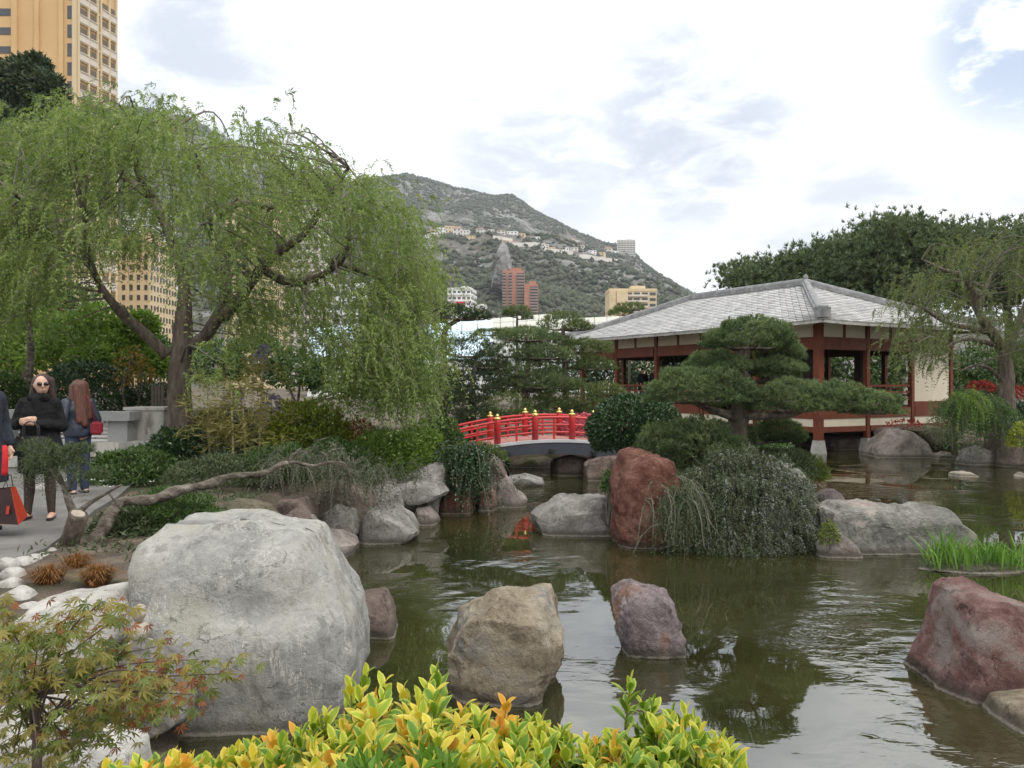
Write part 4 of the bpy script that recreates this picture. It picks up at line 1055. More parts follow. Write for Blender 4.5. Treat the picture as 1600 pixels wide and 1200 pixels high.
LM['yellow'] = leafmat('golden_green_leaves', [(.07, .12, .02), (.2, .25, .03), (.42, .4, .05)], .35, .45, .35, 1.2)
LM['bamboo'] = leafmat('bamboo_leaves', [(.12, .13, .03), (.24, .22, .07), (.4, .34, .15)], .35, .5, .3, 1.5)
LM['rosemary'] = leafmat('rosemary_leaves', [(.045, .068, .03), (.08, .105, .05), (.13, .155, .085)], .15, .55, .3, 1.0)
LM['rosebloom'] = leafmat('rosemary_blossom', [(.15, .155, .15), (.25, .255, .255), (.38, .38, .39)], .2, .7, .2, 1.0)
LM['juniper'] = leafmat('juniper_leaves', [(.035, .058, .024), (.07, .096, .042), (.115, .14, .065)], .2, .5, .3, 1.5)
LM['greyjuniper'] = leafmat('grey_juniper_leaves', [(.04, .055, .03), (.08, .095, .055), (.15, .15, .1)], .15, .6, .3, 1.5)
LM['redleaf'] = leafmat('red_azalea', [(.16, .015, .015), (.3, .03, .025), (.42, .07, .045)], .3, .5, .3, 2)
LM['pinkleaf'] = leafmat('pink_azalea', [(.3, .03, .07), (.5, .08, .14), (.6, .3, .32)], .3, .5, .3, 2)
LM['drygrass'] = leafmat('dry_sedge', [(.1, .045, .018), (.2, .09, .03), (.32, .18, .07)], .3, .6, .2, 6)
LM['iris'] = leafmat('iris_blades', [(.05, .13, .02), (.11, .23, .03), (.2, .34, .07)], .35, .45, .4, 3)
LM['lime'] = leafmat('lime_conifer', [(.07, .1, .02), (.14, .18, .035), (.22, .26, .06)], .25, .5, .3, 2)
LM['orangetwig'] = leafmat('orange_foliage', [(.1, .1, .02), (.2, .15, .03), (.3, .15, .04)], .3, .5, .3, 2)
LM['lilac'] = leafmat('wisteria_bloom', [(.2, .15, .3), (.3, .24, .42), (.4, .34, .52)], .3, .5, .3, 2)

def dome_pts(c, a, b, h, n, rng, low=-.25, shell=.8, lump=.18, lf=2.2, seed=0):
    d = rdir(int(n*2.2), rng); d = d[d[:, 2] > low][:n]
    r = shell+(1-shell)*rng.uniform(0, 1, len(d))**.5
    lum = 1+lump*fbm(d*lf+seed*3.7, 3, seed)
    p = d*np.array([a, b, h])*(r*lum)[:, None]+np.asarray(c, float)
    nn = nrm(d/np.array([a, b, h]))
    return p, nn, lum
def leafy(mb, c, a, b, h, n, L, Wd, rng, low=-.3, shell=.78, lump=.2, lf=2.4, seed=0, droop=0., tint=0.):
    p, nn, lum = dome_pts(c, a, b, h, n, rng, low, shell, lump, lf, seed)
    m = len(p)
    u = nrm(nn*.7+rng.normal(size=(m, 3))*.6+np.array([0, 0, -droop])); s = np.cross(u, nn+rng.normal(size=(m, 3))*.5)
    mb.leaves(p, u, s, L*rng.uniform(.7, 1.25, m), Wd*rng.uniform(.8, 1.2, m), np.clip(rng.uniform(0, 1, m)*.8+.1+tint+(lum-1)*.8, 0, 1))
def stems(mb, base, c, a, b, h, rng, n=8, r=.02):
    for k in range(n):
        t = rng.uniform(-1, 1, 3)*[a*.7, b*.7, 0]; e = np.asarray(c)+t+[0, 0, h*rng.uniform(.2, .7)]
        b0 = np.asarray(base)+rng.normal(size=3)*[.05, .05, 0]
        m_ = (b0+e)/2+rng.normal(size=3)*.1*a
        mb.tube([b0, m_, e], [r, r*.7, r*.25], 5)
def bush(name, label, px, py, hw, hh, d, mat, n=2500, L=.07, Wd=.035, cat='shrub', group=None, seed=1, zb=None, low=-.3, lump=.2, shell=.78, droop=0., lf=2.4, dep=1.):
    """px, py = middle of the base of the dome in the photograph, hw/hh half width and height in photograph pixels"""
    rng = np.random.default_rng(seed); s = d/F
    c = P(px, py, d); a, h = hw*s, hh*s
    zb = c[2] if zb is None else zb
    t = thing(name, label, cat, (c[0], c[1], min(zb, c[2])), group)
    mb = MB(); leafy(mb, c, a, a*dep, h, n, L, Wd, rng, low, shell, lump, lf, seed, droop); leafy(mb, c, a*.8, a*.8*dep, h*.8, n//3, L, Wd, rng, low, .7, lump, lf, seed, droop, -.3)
    fo = mb.build('foliage', LM[mat], t)
    mb = MB(); stems(mb, (c[0], c[1], min(zb, c[2]-.05)), c, a, a*dep, h, rng); tag(mb.build('stems', M['twig'], t), kind='stuff')
    return t

def sprays(mb, start, out, L, rng, M_=20, leaf=.085, wid=.017, up=.25, tw=None, sag=1., side=.75):
    """hanging sprays of narrow leaflets"""
    N = len(start); t = np.linspace(0, 1, M_)[None, :, None]; L = L[:, None, None]
    wob = rng.normal(size=(N, 1, 3))*.12
    path = start[:, None, :]+out[:, None, :]*L*(t*.75-.3*t*t)+np.array([0, 0, 1.])*L*(up*t-(up+.75*sag)*t*t)+wob*L*t*t
    tan = nrm(np.gradient(path, axis=1))
    rnd = rng.uniform(0, 1, N)
    for sgn in (-1, 1):
        sd = nrm(np.cross(tan, rng.normal(size=(N, 1, 3)))*1.0)
        u = nrm(tan*.55+sd*sgn*side+rng.normal(size=path.shape)*.25+np.array([0, 0, -.25]))
        w = np.cross(u, rng.normal(size=path.shape))
        k = N*M_
        sz = (leaf*rng.uniform(.7, 1.2, (N, M_))*(1-.45*np.abs(np.linspace(-.6, 1, M_)))[None, :]).ravel()
        mb.leaves(path.reshape(-1, 3), u.reshape(-1, 3), w.reshape(-1, 3), sz, wid, np.clip(np.repeat(rnd, M_)*.75+rng.uniform(0, .25, k), 0, 1), .05)
    if tw is not None:
        for i in range(0, N, 3):
            tw.tube(path[i, ::5], np.linspace(.007, .003, len(path[i, ::5])), 3, cap=False)

def in_poly(n, poly, rng):
    poly = np.array(poly, float); lo, hi = poly.min(0), poly.max(0); out = []
    while len(out) < n:
        q = rng.uniform(lo, hi, (n*2, 2)); k = poly_sd(q[:, 0], q[:, 1], poly) < 0
        out += list(q[k])
    return np.array(out[:n])

def limb_pts(pxs, d, bow=0., off=0.):
    """smooth limb through photograph pixels; off = how far it leans towards or away from the camera at its end"""
    n = len(pxs); pts = [P(x, y, d+off*(i/(n-1))**1.2) for i, (x, y) in enumerate(pxs)]
    return smooth(np.array(pts))
def smooth(p, k=5):
    """Catmull-Rom"""
    p = np.asarray(p, float); q = np.concatenate([[2*p[0]-p[1]], p, [2*p[-1]-p[-2]]]); out = []
    for i in range(1, len(q)-2):
        for t in np.linspace(0, 1, k, endpoint=False):
            out.append(.5*((2*q[i])+(-q[i-1]+q[i+1])*t+(2*q[i-1]-5*q[i]+4*q[i+1]-q[i+2])*t*t+(-q[i-1]+3*q[i]-3*q[i+1]+q[i+2])*t**3))
    out.append(p[-1]); return np.array(out)

def pepper_tree(label, base_px, d, trunk, limbs, outline, depth_c, depth_r, nclump, per, L0, L1, mat, seed, rtrunk, leaf=.1, wid=.02, extra=(), twigs=True, M_=20):
    rng = np.random.default_rng(seed)
    base = P(*base_px, d); base[2] = float(ground_h(base[0], base[1]))-.1
    t = thing('pepper_tree', label, 'tree', base)
    mb = MB(); tp = limb_pts(trunk, d); tp[0, 2] = min(tp[0, 2], base[2]); 
    mb.tube(tp, np.linspace(rtrunk*1.15, rtrunk*.62, len(tp)), 14, wob=.22, seed=seed); mb.build('trunk', M['bark'], t, smooth=True)
    nodes = [tp[len(tp)//2:]]
    for pl, off, r0, r1 in limbs:
        lp = limb_pts(pl, d, off=off); mb = MB(); mb.tube(lp, np.linspace(r0, r1, len(lp)), 9, wob=.3, seed=seed+len(nodes)); mb.build('limb', M['bark'], t, smooth=True); nodes.append(lp[len(lp)//4:])
    allp = np.concatenate(nodes)
    q = in_poly(nclump, outline, rng)
    # clumps spread through the crown's own depth
    lo, hi = np.min(outline, 0), np.max(outline, 0); mid = (lo+hi)/2
    e = np.clip(1-((q[:, 0]-mid[0])/((hi[0]-lo[0])/2*1.05))**2, .08, 1)**.5
    dy = rng.uniform(-1, 1, nclump)*depth_r*e
    if depth_r > 3.5:
        cull = (dy < 1.0) & (q[:, 1] > 250) & (q[:, 0] > 90) & (q[:, 0] < 560) & (rng.uniform(0, 1, nclump) < .52); q, dy = q[~cull], dy[~cull]
    C = np.array([P(x, y, d+depth_c+k) for (x, y), k in zip(q, dy)])
    if len(extra):
        C = np.concatenate([C, np.array([P(x, y, d+k) for x, y, k in extra])])
    fol = MB(); tw = MB(); arcs = MB(); ctr = np.array([base[0], base[1], 0])
    S0 = []; O0 = []; L_ = []
    for c in C:
        i = np.argmin(np.linalg.norm(allp-c, axis=1)+np.maximum(allp[:, 2]-c[2], 0)*.4); a = allp[i]
        if twigs:
            m1 = a*.55+c*.45+np.array([0, 0, .13*np.linalg.norm(c-a)])+rng.normal(size=3)*.12*np.linalg.norm(c-a)
            ap = smooth([a, m1, c], 4); ln = np.linalg.norm(c-a)
            arcs.tube(ap, np.linspace(.012+.006*ln, .006, len(ap)), 5, cap=False)
        o = nrm((c-ctr)*[1, 1, 0]); n = per
        st = c+rng.normal(size=(n, 3))*[.3, .3, .22]
        S0.append(st); O0.append(nrm(o*.8+rng.normal(size=(n, 3))*[.8, .8, .25])); L_.append(rng.uniform(L0, L1, n)*np.clip(rng.normal(1, .25), .5, 1.5))
    sprays(fol, np.concatenate(S0), np.concatenate(O0), np.concatenate(L_), rng, M_, leaf, wid, tw=tw)
    fol.build('crown', LM[mat], t); tag(tw.build('twigs', M['twig'], t), kind='stuff')
    if twigs: tag(arcs.build('branchlets', M['twig'], t), kind='stuff')
    return t

LPO = [(-60, 215), (-10, 175), (50, 185), (100, 165), (150, 165), (200, 150), (250, 165), (290, 182), (350, 218), (420, 205), (480, 235), (540, 258), (590, 275), (622, 300), (648, 345), (668, 405), (672, 470), (672, 540), (660, 590), (630, 610), (590, 600), (560, 540), (520, 560), (470, 530), (430, 500), (400, 545), (340, 570), (330, 520), (300, 430), (230, 420), (150, 400), (90, 420), (40, 460), (-60, 470)]
LPX = [(622+RNG.uniform(-50, 36), RNG.uniform(420, 600), RNG.uniform(-2, 2)) for k in range(58)]+[(590+RNG.uniform(-70, 60), RNG.uniform(540, 630), RNG.uniform(-2.5, 1)) for k in range(26)]+[(40+RNG.uniform(-80, 60), RNG.uniform(420, 520), RNG.uniform(-2, 2)) for k in range(16)]
pepper_tree('large left pepper tree with long weeping pale green sprays over a dark trunk', (280, 700), 16.3,
    [(280, 712), (281, 660), (280, 600), (284, 545), (287, 500), (287, 470)],
    [([(262, 556), (225, 520), (190, 488), (158, 448), (138, 395), (132, 340)], -1.5, .12, .04),
     ([(287, 500), (288, 470), (285, 430), (262, 360), (235, 310), (200, 282), (178, 255), (150, 225)], 1.2, .15, .04),
     ([(300, 545), (330, 512), (350, 470), (352, 420), (338, 380), (322, 345), (330, 300), (300, 240), (270, 200)], .6, .14, .035),
     ([(345, 500), (385, 452), (420, 405), (470, 370), (500, 330), (530, 285), (545, 262)], -1.4, .125, .03),
     ([(410, 420), (450, 440), (490, 435), (530, 410), (546, 370), (535, 310)], -.8, .1, .03),
     ([(322, 350), (370, 318), (430, 322), (480, 302), (530, 272)], 2.5, .1, .03),
     ([(235, 310), (215, 260), (212, 205)], -.8, .1, .07), ([(138, 395), (90, 370), (50, 330), (20, 300)], -2, .07, .03),
     ([(530, 410), (580, 430), (620, 450), (650, 500)], .5, .06, .02)],
    LPO, .2, 3.9, 520, 17, .4, 1.05, 'pepper', 17, .235, leaf=.105, wid=.022, extra=LPX, M_=14)
RPO = [(1420, 440), (1440, 410), (1490, 385), (1540, 365), (1600, 365), (1680, 350), (1720, 420), (1700, 520), (1600, 560), (1520, 500), (1470, 540), (1440, 560), (1420, 500), (1400, 480)]
pepper_tree('right pepper tree with crooked grey trunk in front of the pavilion end', (1572, 655), 25.5,
    [(1574, 668), (1572, 620), (1574, 580), (1566, 545)],
    [([(1566, 545), (1550, 520), (1530, 490), (1520, 455), (1500, 430), (1470, 420), (1440, 405)], -1.0, .17, .03),
     ([(1545, 520), (1515, 512), (1480, 505), (1440, 480), (1410, 470)], -1.5, .1, .025),
     ([(1572, 560), (1590, 510), (1610, 460), (1640, 420)], .8, .14, .03), ([(1530, 490), (1540, 450), (1560, 410)], .5, .09, .03),
     ([(1570, 600), (1545, 575), (1520, 572), (1500, 580)], -1, .07, .02), ([(1560, 540), (1510, 530), (1475, 545), (1462, 555)], -1.2, .08, .02)],
    RPO, 0, 3., 120, 8, .4, 1.05, 'pepper2', 23, .24, leaf=.13, wid=.026, extra=[(1430+RNG.uniform(-25, 50), RNG.uniform(505, 560), RNG.uniform(-3, -1)) for k in range(12)], M_=18)

# ---- pines clipped into clouds
def pad(mb, px, py, hw, hh, d, rng, dens=1., L=.1, w=.006, K=9, seed=0, dd=0., flat=.25, depf=.85):
    s = d/F; c = P(px, py, d+dd); a, h = hw*s, hh*s; b = max(a*depf, .2)
    hh = hh*1.08; hw = hw*.93
    s = d/F; c = P(px, py, d+dd)-[0, 0, hh*.12*s]; a, h = hw*s, hh*s; b = max(a*depf, .2)
    n = int(dens*900*(a*b)**.75/ (L/.1)**1.6)+40
    d3 = rdir(int(n*1.7), rng); d3 = d3[d3[:, 2] > -.35][:n]
    r = .72+.28*rng.uniform(0, 1, len(d3))**.5
    sd_ = rdir(int(np.clip(70*a*b/.5, 24, 90)), rng); dot = d3 @ sd_.T; ci = np.argmax(dot, 1); ang_ = np.arccos(np.clip(dot.max(1), -1, 1)); ca_ = max(.05, np.quantile(ang_, .85))
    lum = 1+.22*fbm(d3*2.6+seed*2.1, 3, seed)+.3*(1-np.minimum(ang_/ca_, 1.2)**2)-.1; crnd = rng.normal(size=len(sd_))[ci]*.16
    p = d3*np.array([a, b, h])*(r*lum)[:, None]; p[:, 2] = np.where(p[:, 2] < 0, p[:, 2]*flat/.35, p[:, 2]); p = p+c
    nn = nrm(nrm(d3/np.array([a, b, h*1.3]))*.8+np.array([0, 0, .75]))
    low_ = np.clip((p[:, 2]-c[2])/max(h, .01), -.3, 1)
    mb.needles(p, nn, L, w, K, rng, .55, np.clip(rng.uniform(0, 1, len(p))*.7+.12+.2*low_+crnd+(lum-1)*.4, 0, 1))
    return c, a, b, h
def cloud_pine(name, label, base_px, d, trunk, pads, mat, seed, rt, L=.1, w=.006, K=9, dens=1., group=None, cat='pine tree', zbase=None):
    rng = np.random.default_rng(seed)
    base = P(*base_px, d); base[2] = float(ground_h(base[0], base[1]))-.05 if zbase is None else zbase
    t = thing(name, label, cat, base, group)
    tp = limb_pts(trunk, d); tp[0] = [tp[0, 0], tp[0, 1], min(base[2], tp[0, 2])]
    mb = MB(); mb.tube(tp, np.linspace(rt, rt*.5, len(tp)), 10, wob=.25, seed=seed); mb.build('trunk', M['bark'], t, smooth=True)
    fo = MB(); br = MB()
    for k, (px, py, hw, hh, dd) in enumerate(pads):
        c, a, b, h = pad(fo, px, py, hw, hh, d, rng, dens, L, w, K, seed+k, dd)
        i = np.argmin(np.linalg.norm(tp-c-[0, 0, -.1*a], axis=1)); s0 = tp[i]; e = c-[0, 0, h*.25]
        m_ = (s0+e)/2-[0, 0, .06*a]
        lp = smooth([s0, m_, e], 4); r0 = min(rt*.55, .02+.05*a); br.tube(lp, np.linspace(r0, r0*.5, len(lp)), 6, wob=.2)
        for q in range(12):
            an = rng.uniform(0, 2*math.pi); e2 = c+np.array([math.cos(an)*a*.85, math.sin(an)*b*.85, -h*.05]); br.tube([e, (e+e2)/2-[0, 0, h*.12], e2], [r0*.5, r0*.35, .006], 4, cap=False)
    fo.build('crown', LM[mat], t); tag(br.build('branches', M['bark'], t, smooth=True), kind='stuff')
    return t
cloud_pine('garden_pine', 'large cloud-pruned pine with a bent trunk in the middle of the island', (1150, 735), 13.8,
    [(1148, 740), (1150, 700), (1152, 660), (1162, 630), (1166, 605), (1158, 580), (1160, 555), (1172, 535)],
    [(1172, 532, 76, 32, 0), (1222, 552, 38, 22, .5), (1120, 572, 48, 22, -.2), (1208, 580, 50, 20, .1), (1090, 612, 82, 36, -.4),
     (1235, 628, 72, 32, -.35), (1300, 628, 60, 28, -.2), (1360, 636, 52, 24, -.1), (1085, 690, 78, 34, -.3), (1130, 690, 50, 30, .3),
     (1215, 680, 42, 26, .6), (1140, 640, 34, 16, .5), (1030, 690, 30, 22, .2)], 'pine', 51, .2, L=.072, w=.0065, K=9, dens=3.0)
# its long right bough
mb = MB(); lp = limb_pts([(1160, 648), (1200, 650), (1240, 645), (1280, 630), (1330, 630), (1370, 634)], 13.7, off=-.3); mb.tube(lp, np.linspace(.085, .025, len(lp)), 8, wob=.25)
lp = limb_pts([(1155, 655), (1110, 640), (1080, 628), (1050, 622)], 13.7, off=-.4); mb.tube(lp, np.linspace(.07, .02, len(lp)), 8, wob=.25)
mb.build('bough', M['bark'], bpy.data.objects['garden_pine'], smooth=True)
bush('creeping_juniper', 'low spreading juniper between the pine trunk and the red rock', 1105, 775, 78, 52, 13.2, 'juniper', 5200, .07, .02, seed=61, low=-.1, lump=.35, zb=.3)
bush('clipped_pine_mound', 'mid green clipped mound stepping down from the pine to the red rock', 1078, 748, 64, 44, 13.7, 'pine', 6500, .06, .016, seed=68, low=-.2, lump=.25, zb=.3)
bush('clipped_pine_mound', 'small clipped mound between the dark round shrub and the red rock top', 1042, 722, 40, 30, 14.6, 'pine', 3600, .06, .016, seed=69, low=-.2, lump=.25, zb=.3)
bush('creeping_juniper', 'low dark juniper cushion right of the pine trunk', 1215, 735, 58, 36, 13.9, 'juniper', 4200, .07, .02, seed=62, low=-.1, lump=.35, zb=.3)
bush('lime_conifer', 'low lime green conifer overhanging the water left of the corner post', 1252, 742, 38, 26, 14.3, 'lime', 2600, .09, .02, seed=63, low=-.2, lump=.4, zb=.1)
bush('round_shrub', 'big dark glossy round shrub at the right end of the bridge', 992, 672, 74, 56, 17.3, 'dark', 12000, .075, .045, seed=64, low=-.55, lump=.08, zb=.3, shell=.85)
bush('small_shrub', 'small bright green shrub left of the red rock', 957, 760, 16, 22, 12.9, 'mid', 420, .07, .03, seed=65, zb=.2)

# background pines, from the hall roofs down to the bridge
def bp(label, base, d, trunk, pads, mat, seed, rt=.1, L=.16, w=.011, K=7, dens=1.15, zb=None):
    cloud_pine('garden_pine', label, base, d, trunk, pads, mat, seed, rt, L, w, K, dens, 'cloud-pruned pines behind the bridge', zbase=zb)
bp('flat-topped dark pine silhouetted against the pale blue hall roof', (694, 640), 27, [(694, 640), (693, 560), (692, 530), (700, 510), (716, 500)], [(718, 492, 46, 16, 0), (690, 487, 30, 14, .5), (746, 496, 20, 9, -.3), (672, 500, 26, 14, 0)], 'pinedark', 71, .13, .13, .009)
bp('small-headed pine in front of the yellow hall roof', (808, 640), 32, [(808, 640), (808, 560), (808, 512), (808, 496)], [(808, 488, 22, 9, 0), (824, 497, 9, 4, -.2), (794, 492, 9, 5, 0), (770, 521, 34, 7, 0), (816, 520, 42, 9, .3)], 'pinelight', 72, .08, .13, .008)
bp('domed pine with an open crown left of the pavilion roof tip', (884, 640), 26, [(884, 640), (882, 560), (880, 528), (880, 508)], [(878, 508, 38, 18, 0), (905, 512, 22, 11, 0), (860, 535, 40, 12, .3), (915, 545, 42, 14, -.2), (930, 572, 34, 14, -.3), (880, 560, 50, 16, 0)], 'pinelight', 73, .11, .13, .009)
bp('layered pine with wide flat tiers in the centre behind the bridge', (822, 650), 25, [(822, 650), (820, 600), (826, 560), (822, 525)], [(826, 528, 52, 13, 0), (800, 552, 52, 15, .2), (850, 555, 48, 14, -.2), (815, 580, 62, 16, 0), (770, 575, 30, 12, .3), (850, 600, 60, 16, -.2), (800, 606, 40, 14, .2)], 'pine', 74, .12, .13, .009)
bp('dark rounded pine beside the hanging pepper sprays', (738, 660), 24, [(738, 660), (738, 600), (742, 570)], [(728, 548, 52, 24, .6), (760, 568, 34, 18, 0), (738, 600, 52, 20, 0), (720, 580, 40, 18, .5)], 'pinedark', 75, .12, .12, .009)
bp('low spreading pine just behind the left end of the bridge', (718, 680), 23.5, [(718, 690), (720, 655), (724, 630)], [(718, 636, 48, 22, 0), (750, 655, 42, 16, -.3), (700, 655, 38, 18, 0), (735, 620, 40, 16, .5)], 'pinedark', 76, .1, .11, .008)
bp('rounded light green pine right behind the bridge railing', (793, 680), 23.4, [(793, 690), (793, 660), (795, 640)], [(795, 640, 36, 28, 0), (815, 652, 26, 14, -.2), (772, 652, 24, 14, 0)], 'pinelight', 77, .08, .1, .007)
bp('wide low pine between the bridge and the pavilion railing', (905, 680), 25, [(905, 690), (905, 655), (900, 635)], [(895, 618, 56, 20, 0), (945, 612, 30, 14, 0), (880, 640, 46, 14, -.3), (930, 638, 40, 14, -.2), (850, 632, 30, 12, 0)], 'pinelight', 78, .1, .12, .008)
bp('low cushion pine spreading over the rock at the left end of the bridge', (725, 725), 17.6, [(725, 735), (728, 715)], [(742, 712, 48, 18, 0), (705, 716, 36, 16, .2), (765, 718, 26, 12, -.2)], 'pinelight', 79, .07, .08, .006, 9, 1.5, .3)
bp('slender pine against the yellow apartment block', (983, 600), 45, [(983, 640), (984, 520), (984, 492)], [(984, 482, 24, 8, 0), (970, 490, 20, 6, 0)], 'pinelight', 80, .08, .2, .012)
# tall umbrella pines behind the pavilion
def umbrella(label, base_px, d, outline, seed, n=700, dr=4.):
    rng = np.random.default_rng(seed); base = P(*base_px, d); base[2] = .7
    t = thing('umbrella_pine', label, 'pine tree', base, 'umbrella pines behind the pavilion')
    o = np.array(outline, float); mid = (o.min(0)+o.max(0))/2
    top = P(mid[0], mid[1], d)
    mb = MB(); mb.tube(smooth([base, (base+top)/2+[.5, 0, 0], top]), np.linspace(.4, .12, 11), 10, wob=.2, seed=seed)
    q = in_poly(n, o, rng); e = np.clip(1-((q[:, 0]-mid[0])/((o[:, 0].max()-o[:, 0].min())*.53))**2, .1, 1)**.5
    C = np.array([P(x, y, d+k) for (x, y), k in zip(q, rng.uniform(-1, 1, n)*dr*e)])
    for c in C[::12]: mb.tube(smooth([top-[0, 0, 1.5], (top+c)/2-[0, 0, .8], c]), np.linspace(.1, .03, 11), 5)
    mb.build('trunk', M['bark'], t, smooth=True)
    fo = MB()
    for c in C:
        k = 14; p = c+rng.normal(size=(k, 3))*[.5, .5, .32]
        fo.needles(p, nrm(np.array([0, 0, 1.])+rng.normal(size=(k, 3))*.45), .3, .032, 11, rng, .55, np.clip(rng.uniform(0, 1, k)*.75+.15*rng.normal()+.12, 0, 1))
    fo.build('crown', LM['umbrella'], t)
umbrella('umbrella pine with a low crown at the left end of the row behind the pavilion', (1215, 600), 46, [(1140, 459), (1136, 426), (1165, 417), (1205, 416), (1240, 402), (1290, 392), (1300, 454), (1240, 462)], 91, 270, 3)
umbrella('tallest umbrella pine rising over the pavilion ridge', (1400, 600), 44, [(1270, 454), (1262, 399), (1320, 376), (1352, 364), (1362, 346), (1400, 348), (1440, 348), (1470, 359), (1480, 470), (1380, 480)], 92, 640, 4)
umbrella('umbrella pine at the right edge behind the right pepper tree', (1570, 600), 46, [(1455, 364), (1500, 354), (1545, 359), (1580, 347), (1620, 349), (1660, 364), (1670, 470), (1520, 480), (1450, 460)], 93, 520, 4)

# ---- broadleaf trees in the background
def leaf_tree(name, label, base_px, d, clumps, mat, seed, n, L, Wd, rt=.15, group=None, bark='bark'):
    rng = np.random.default_rng(seed); base = P(*base_px, d); base[2] = .65
    t = thing(name, label, 'tree', base, group)
    fo = MB(); br = MB(); top = np.mean([P(x, y, d) for x, y, *_ in clumps], 0)
    fork = base*.55+top*.45
    br.tube(smooth([base, (base+fork)/2+[.1, 0, 0], fork]), np.linspace(rt, rt*.7, 11), 8, wob=.2)
    for k, (x, y, hw, hh, dd) in enumerate(clumps):
        c = P(x, y, d+dd); s = d/F
        leafy(fo, c, hw*s, hw*s*.8, hh*s, n, L, Wd, rng, -.75, .5, .35, 2.8, seed+k, .2)
        br.tube(smooth([fork, (fork+c)/2+rng.normal(size=3)*.2, c]), np.linspace(rt*.5, .02, 11), 6)
        for q in range(5): br.tube([c, c+rng.normal(size=3)*[hw*s*.5, hw*s*.5, hh*s*.5]], [.02, .008], 4)
    fo.build('crown', LM[mat], t); br.build('trunk', M[bark], t, smooth=True)
    return t
leaf_tree('conifer_tree', 'dark green conifer rising in front of the ochre tower', (40, 600), 55, [(35, 128, 44, 38, 0), (10, 165, 45, 30, 1), (72, 150, 30, 34, -1), (35, 200, 60, 40, 0), (55, 112, 22, 24, 0), (0, 250, 60, 50, 1), (60, 260, 50, 60, 0), (20, 340, 70, 60, 0)], 'pinedark', 101, 1700, .5, .2, .4)
leaf_tree('maple_tree', 'fresh green maple tree behind the hedge left of the pepper tree trunk', (205, 640), 21, [(110, 520, 50, 30, 0), (160, 500, 45, 28, .5), (190, 545, 40, 28, 0), (80, 560, 45, 26, .5), (150, 560, 45, 24, -.5), (220, 510, 30, 26, 0), (235, 570, 26, 22, 0)], 'bright', 102, 1300, .12, .07, .09)
leaf_tree('maple_tree', 'fresh green maple tree at the left edge behind the thin grey trunk', (30, 640), 23, [(15, 500, 50, 30, 0), (50, 545, 45, 30, 0), (-10, 560, 50, 35, 0), (60, 500, 35, 25, 1)], 'bright', 103, 1300, .12, .07, .09)
leaf_tree('broad_tree', 'mid green tree filling the gap behind the left maple', (120, 620), 34, [(90, 490, 70, 50, 0), (30, 460, 70, 60, 0), (160, 540, 70, 45, 0), (0, 550, 60, 50, 0), (230, 560, 50, 40, 0)], 'mid', 104, 1500, .25, .13, .2)
leaf_tree('broad_tree', 'mid green tree behind the bamboo and yellow hedge', (420, 640), 30, [(340, 570, 45, 36, 0), (400, 560, 50, 40, 0), (460, 580, 50, 34, 0), (520, 590, 50, 30, 0), (580, 600, 50, 28, 0), (640, 605, 50, 28, 0), (690, 610, 40, 26, 0)], 'mid', 105, 1300, .2, .1, .12)
leaf_tree('broad_tree', 'dark tree seen through the opening of the pavilion', (1330, 640), 42, [(1250, 560, 70, 50, 0), (1330, 570, 70, 50, 0), (1400, 575, 60, 50, 0), (1180, 570, 60, 50, 0), (1090, 580, 60, 40, 0)], 'mid', 106, 1400, .3, .14, .2)
leaf_tree('broad_tree', 'grey green tree between the pavilion wall and the right pepper tree', (1540, 640), 36, [(1530, 575, 40, 40, 0), (1580, 590, 40, 40, 0), (1620, 570, 40, 45, 0), (1510, 610, 40, 30, 0)], 'mid', 107, 1300, .22, .1, .15)
leaf_tree('broad_tree', 'shaded tree beyond the pavilion railing on its left', (980, 640), 50, [(950, 580, 40, 30, 0), (1010, 585, 45, 30, 0), (890, 590, 50, 26, 0), (820, 600, 60, 24, 0)], 'dark', 108, 1300, .3, .14, .2)
leaf_tree('bare_tree', 'small twiggy tree with orange leaves right of the clipped hedge', (203, 640), 18.5, [(190, 590, 22, 20, 0), (222, 585, 24, 18, 0), (205, 560, 24, 18, 0)], 'orangetwig', 109, 130, .1, .05, .06)
mb = MB(); mb.tube(limb_pts([(44, 660), (45, 600), (48, 540), (44, 480), (50, 430)], 19.5), np.linspace(.11, .05, 21), 8, wob=.2); tag(mb.build('tree_trunk', M['greybark'], origin=P(44, 660, 19.5)), 'thin grey bare tree trunk behind the woman in black', 'tree')
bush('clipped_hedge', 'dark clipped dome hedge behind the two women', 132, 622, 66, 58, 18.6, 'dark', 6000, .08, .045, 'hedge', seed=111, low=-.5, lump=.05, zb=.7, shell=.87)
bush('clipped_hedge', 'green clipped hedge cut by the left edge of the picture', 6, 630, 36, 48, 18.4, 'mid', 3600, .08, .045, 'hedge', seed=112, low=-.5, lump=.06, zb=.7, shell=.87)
bush('clipped_hedge', 'dark hedge behind the weathered wooden stakes', 240, 636, 40, 40, 19.5, 'dark', 2600, .08, .045, 'hedge', seed=113, low=-.4, lump=.08, zb=.7)

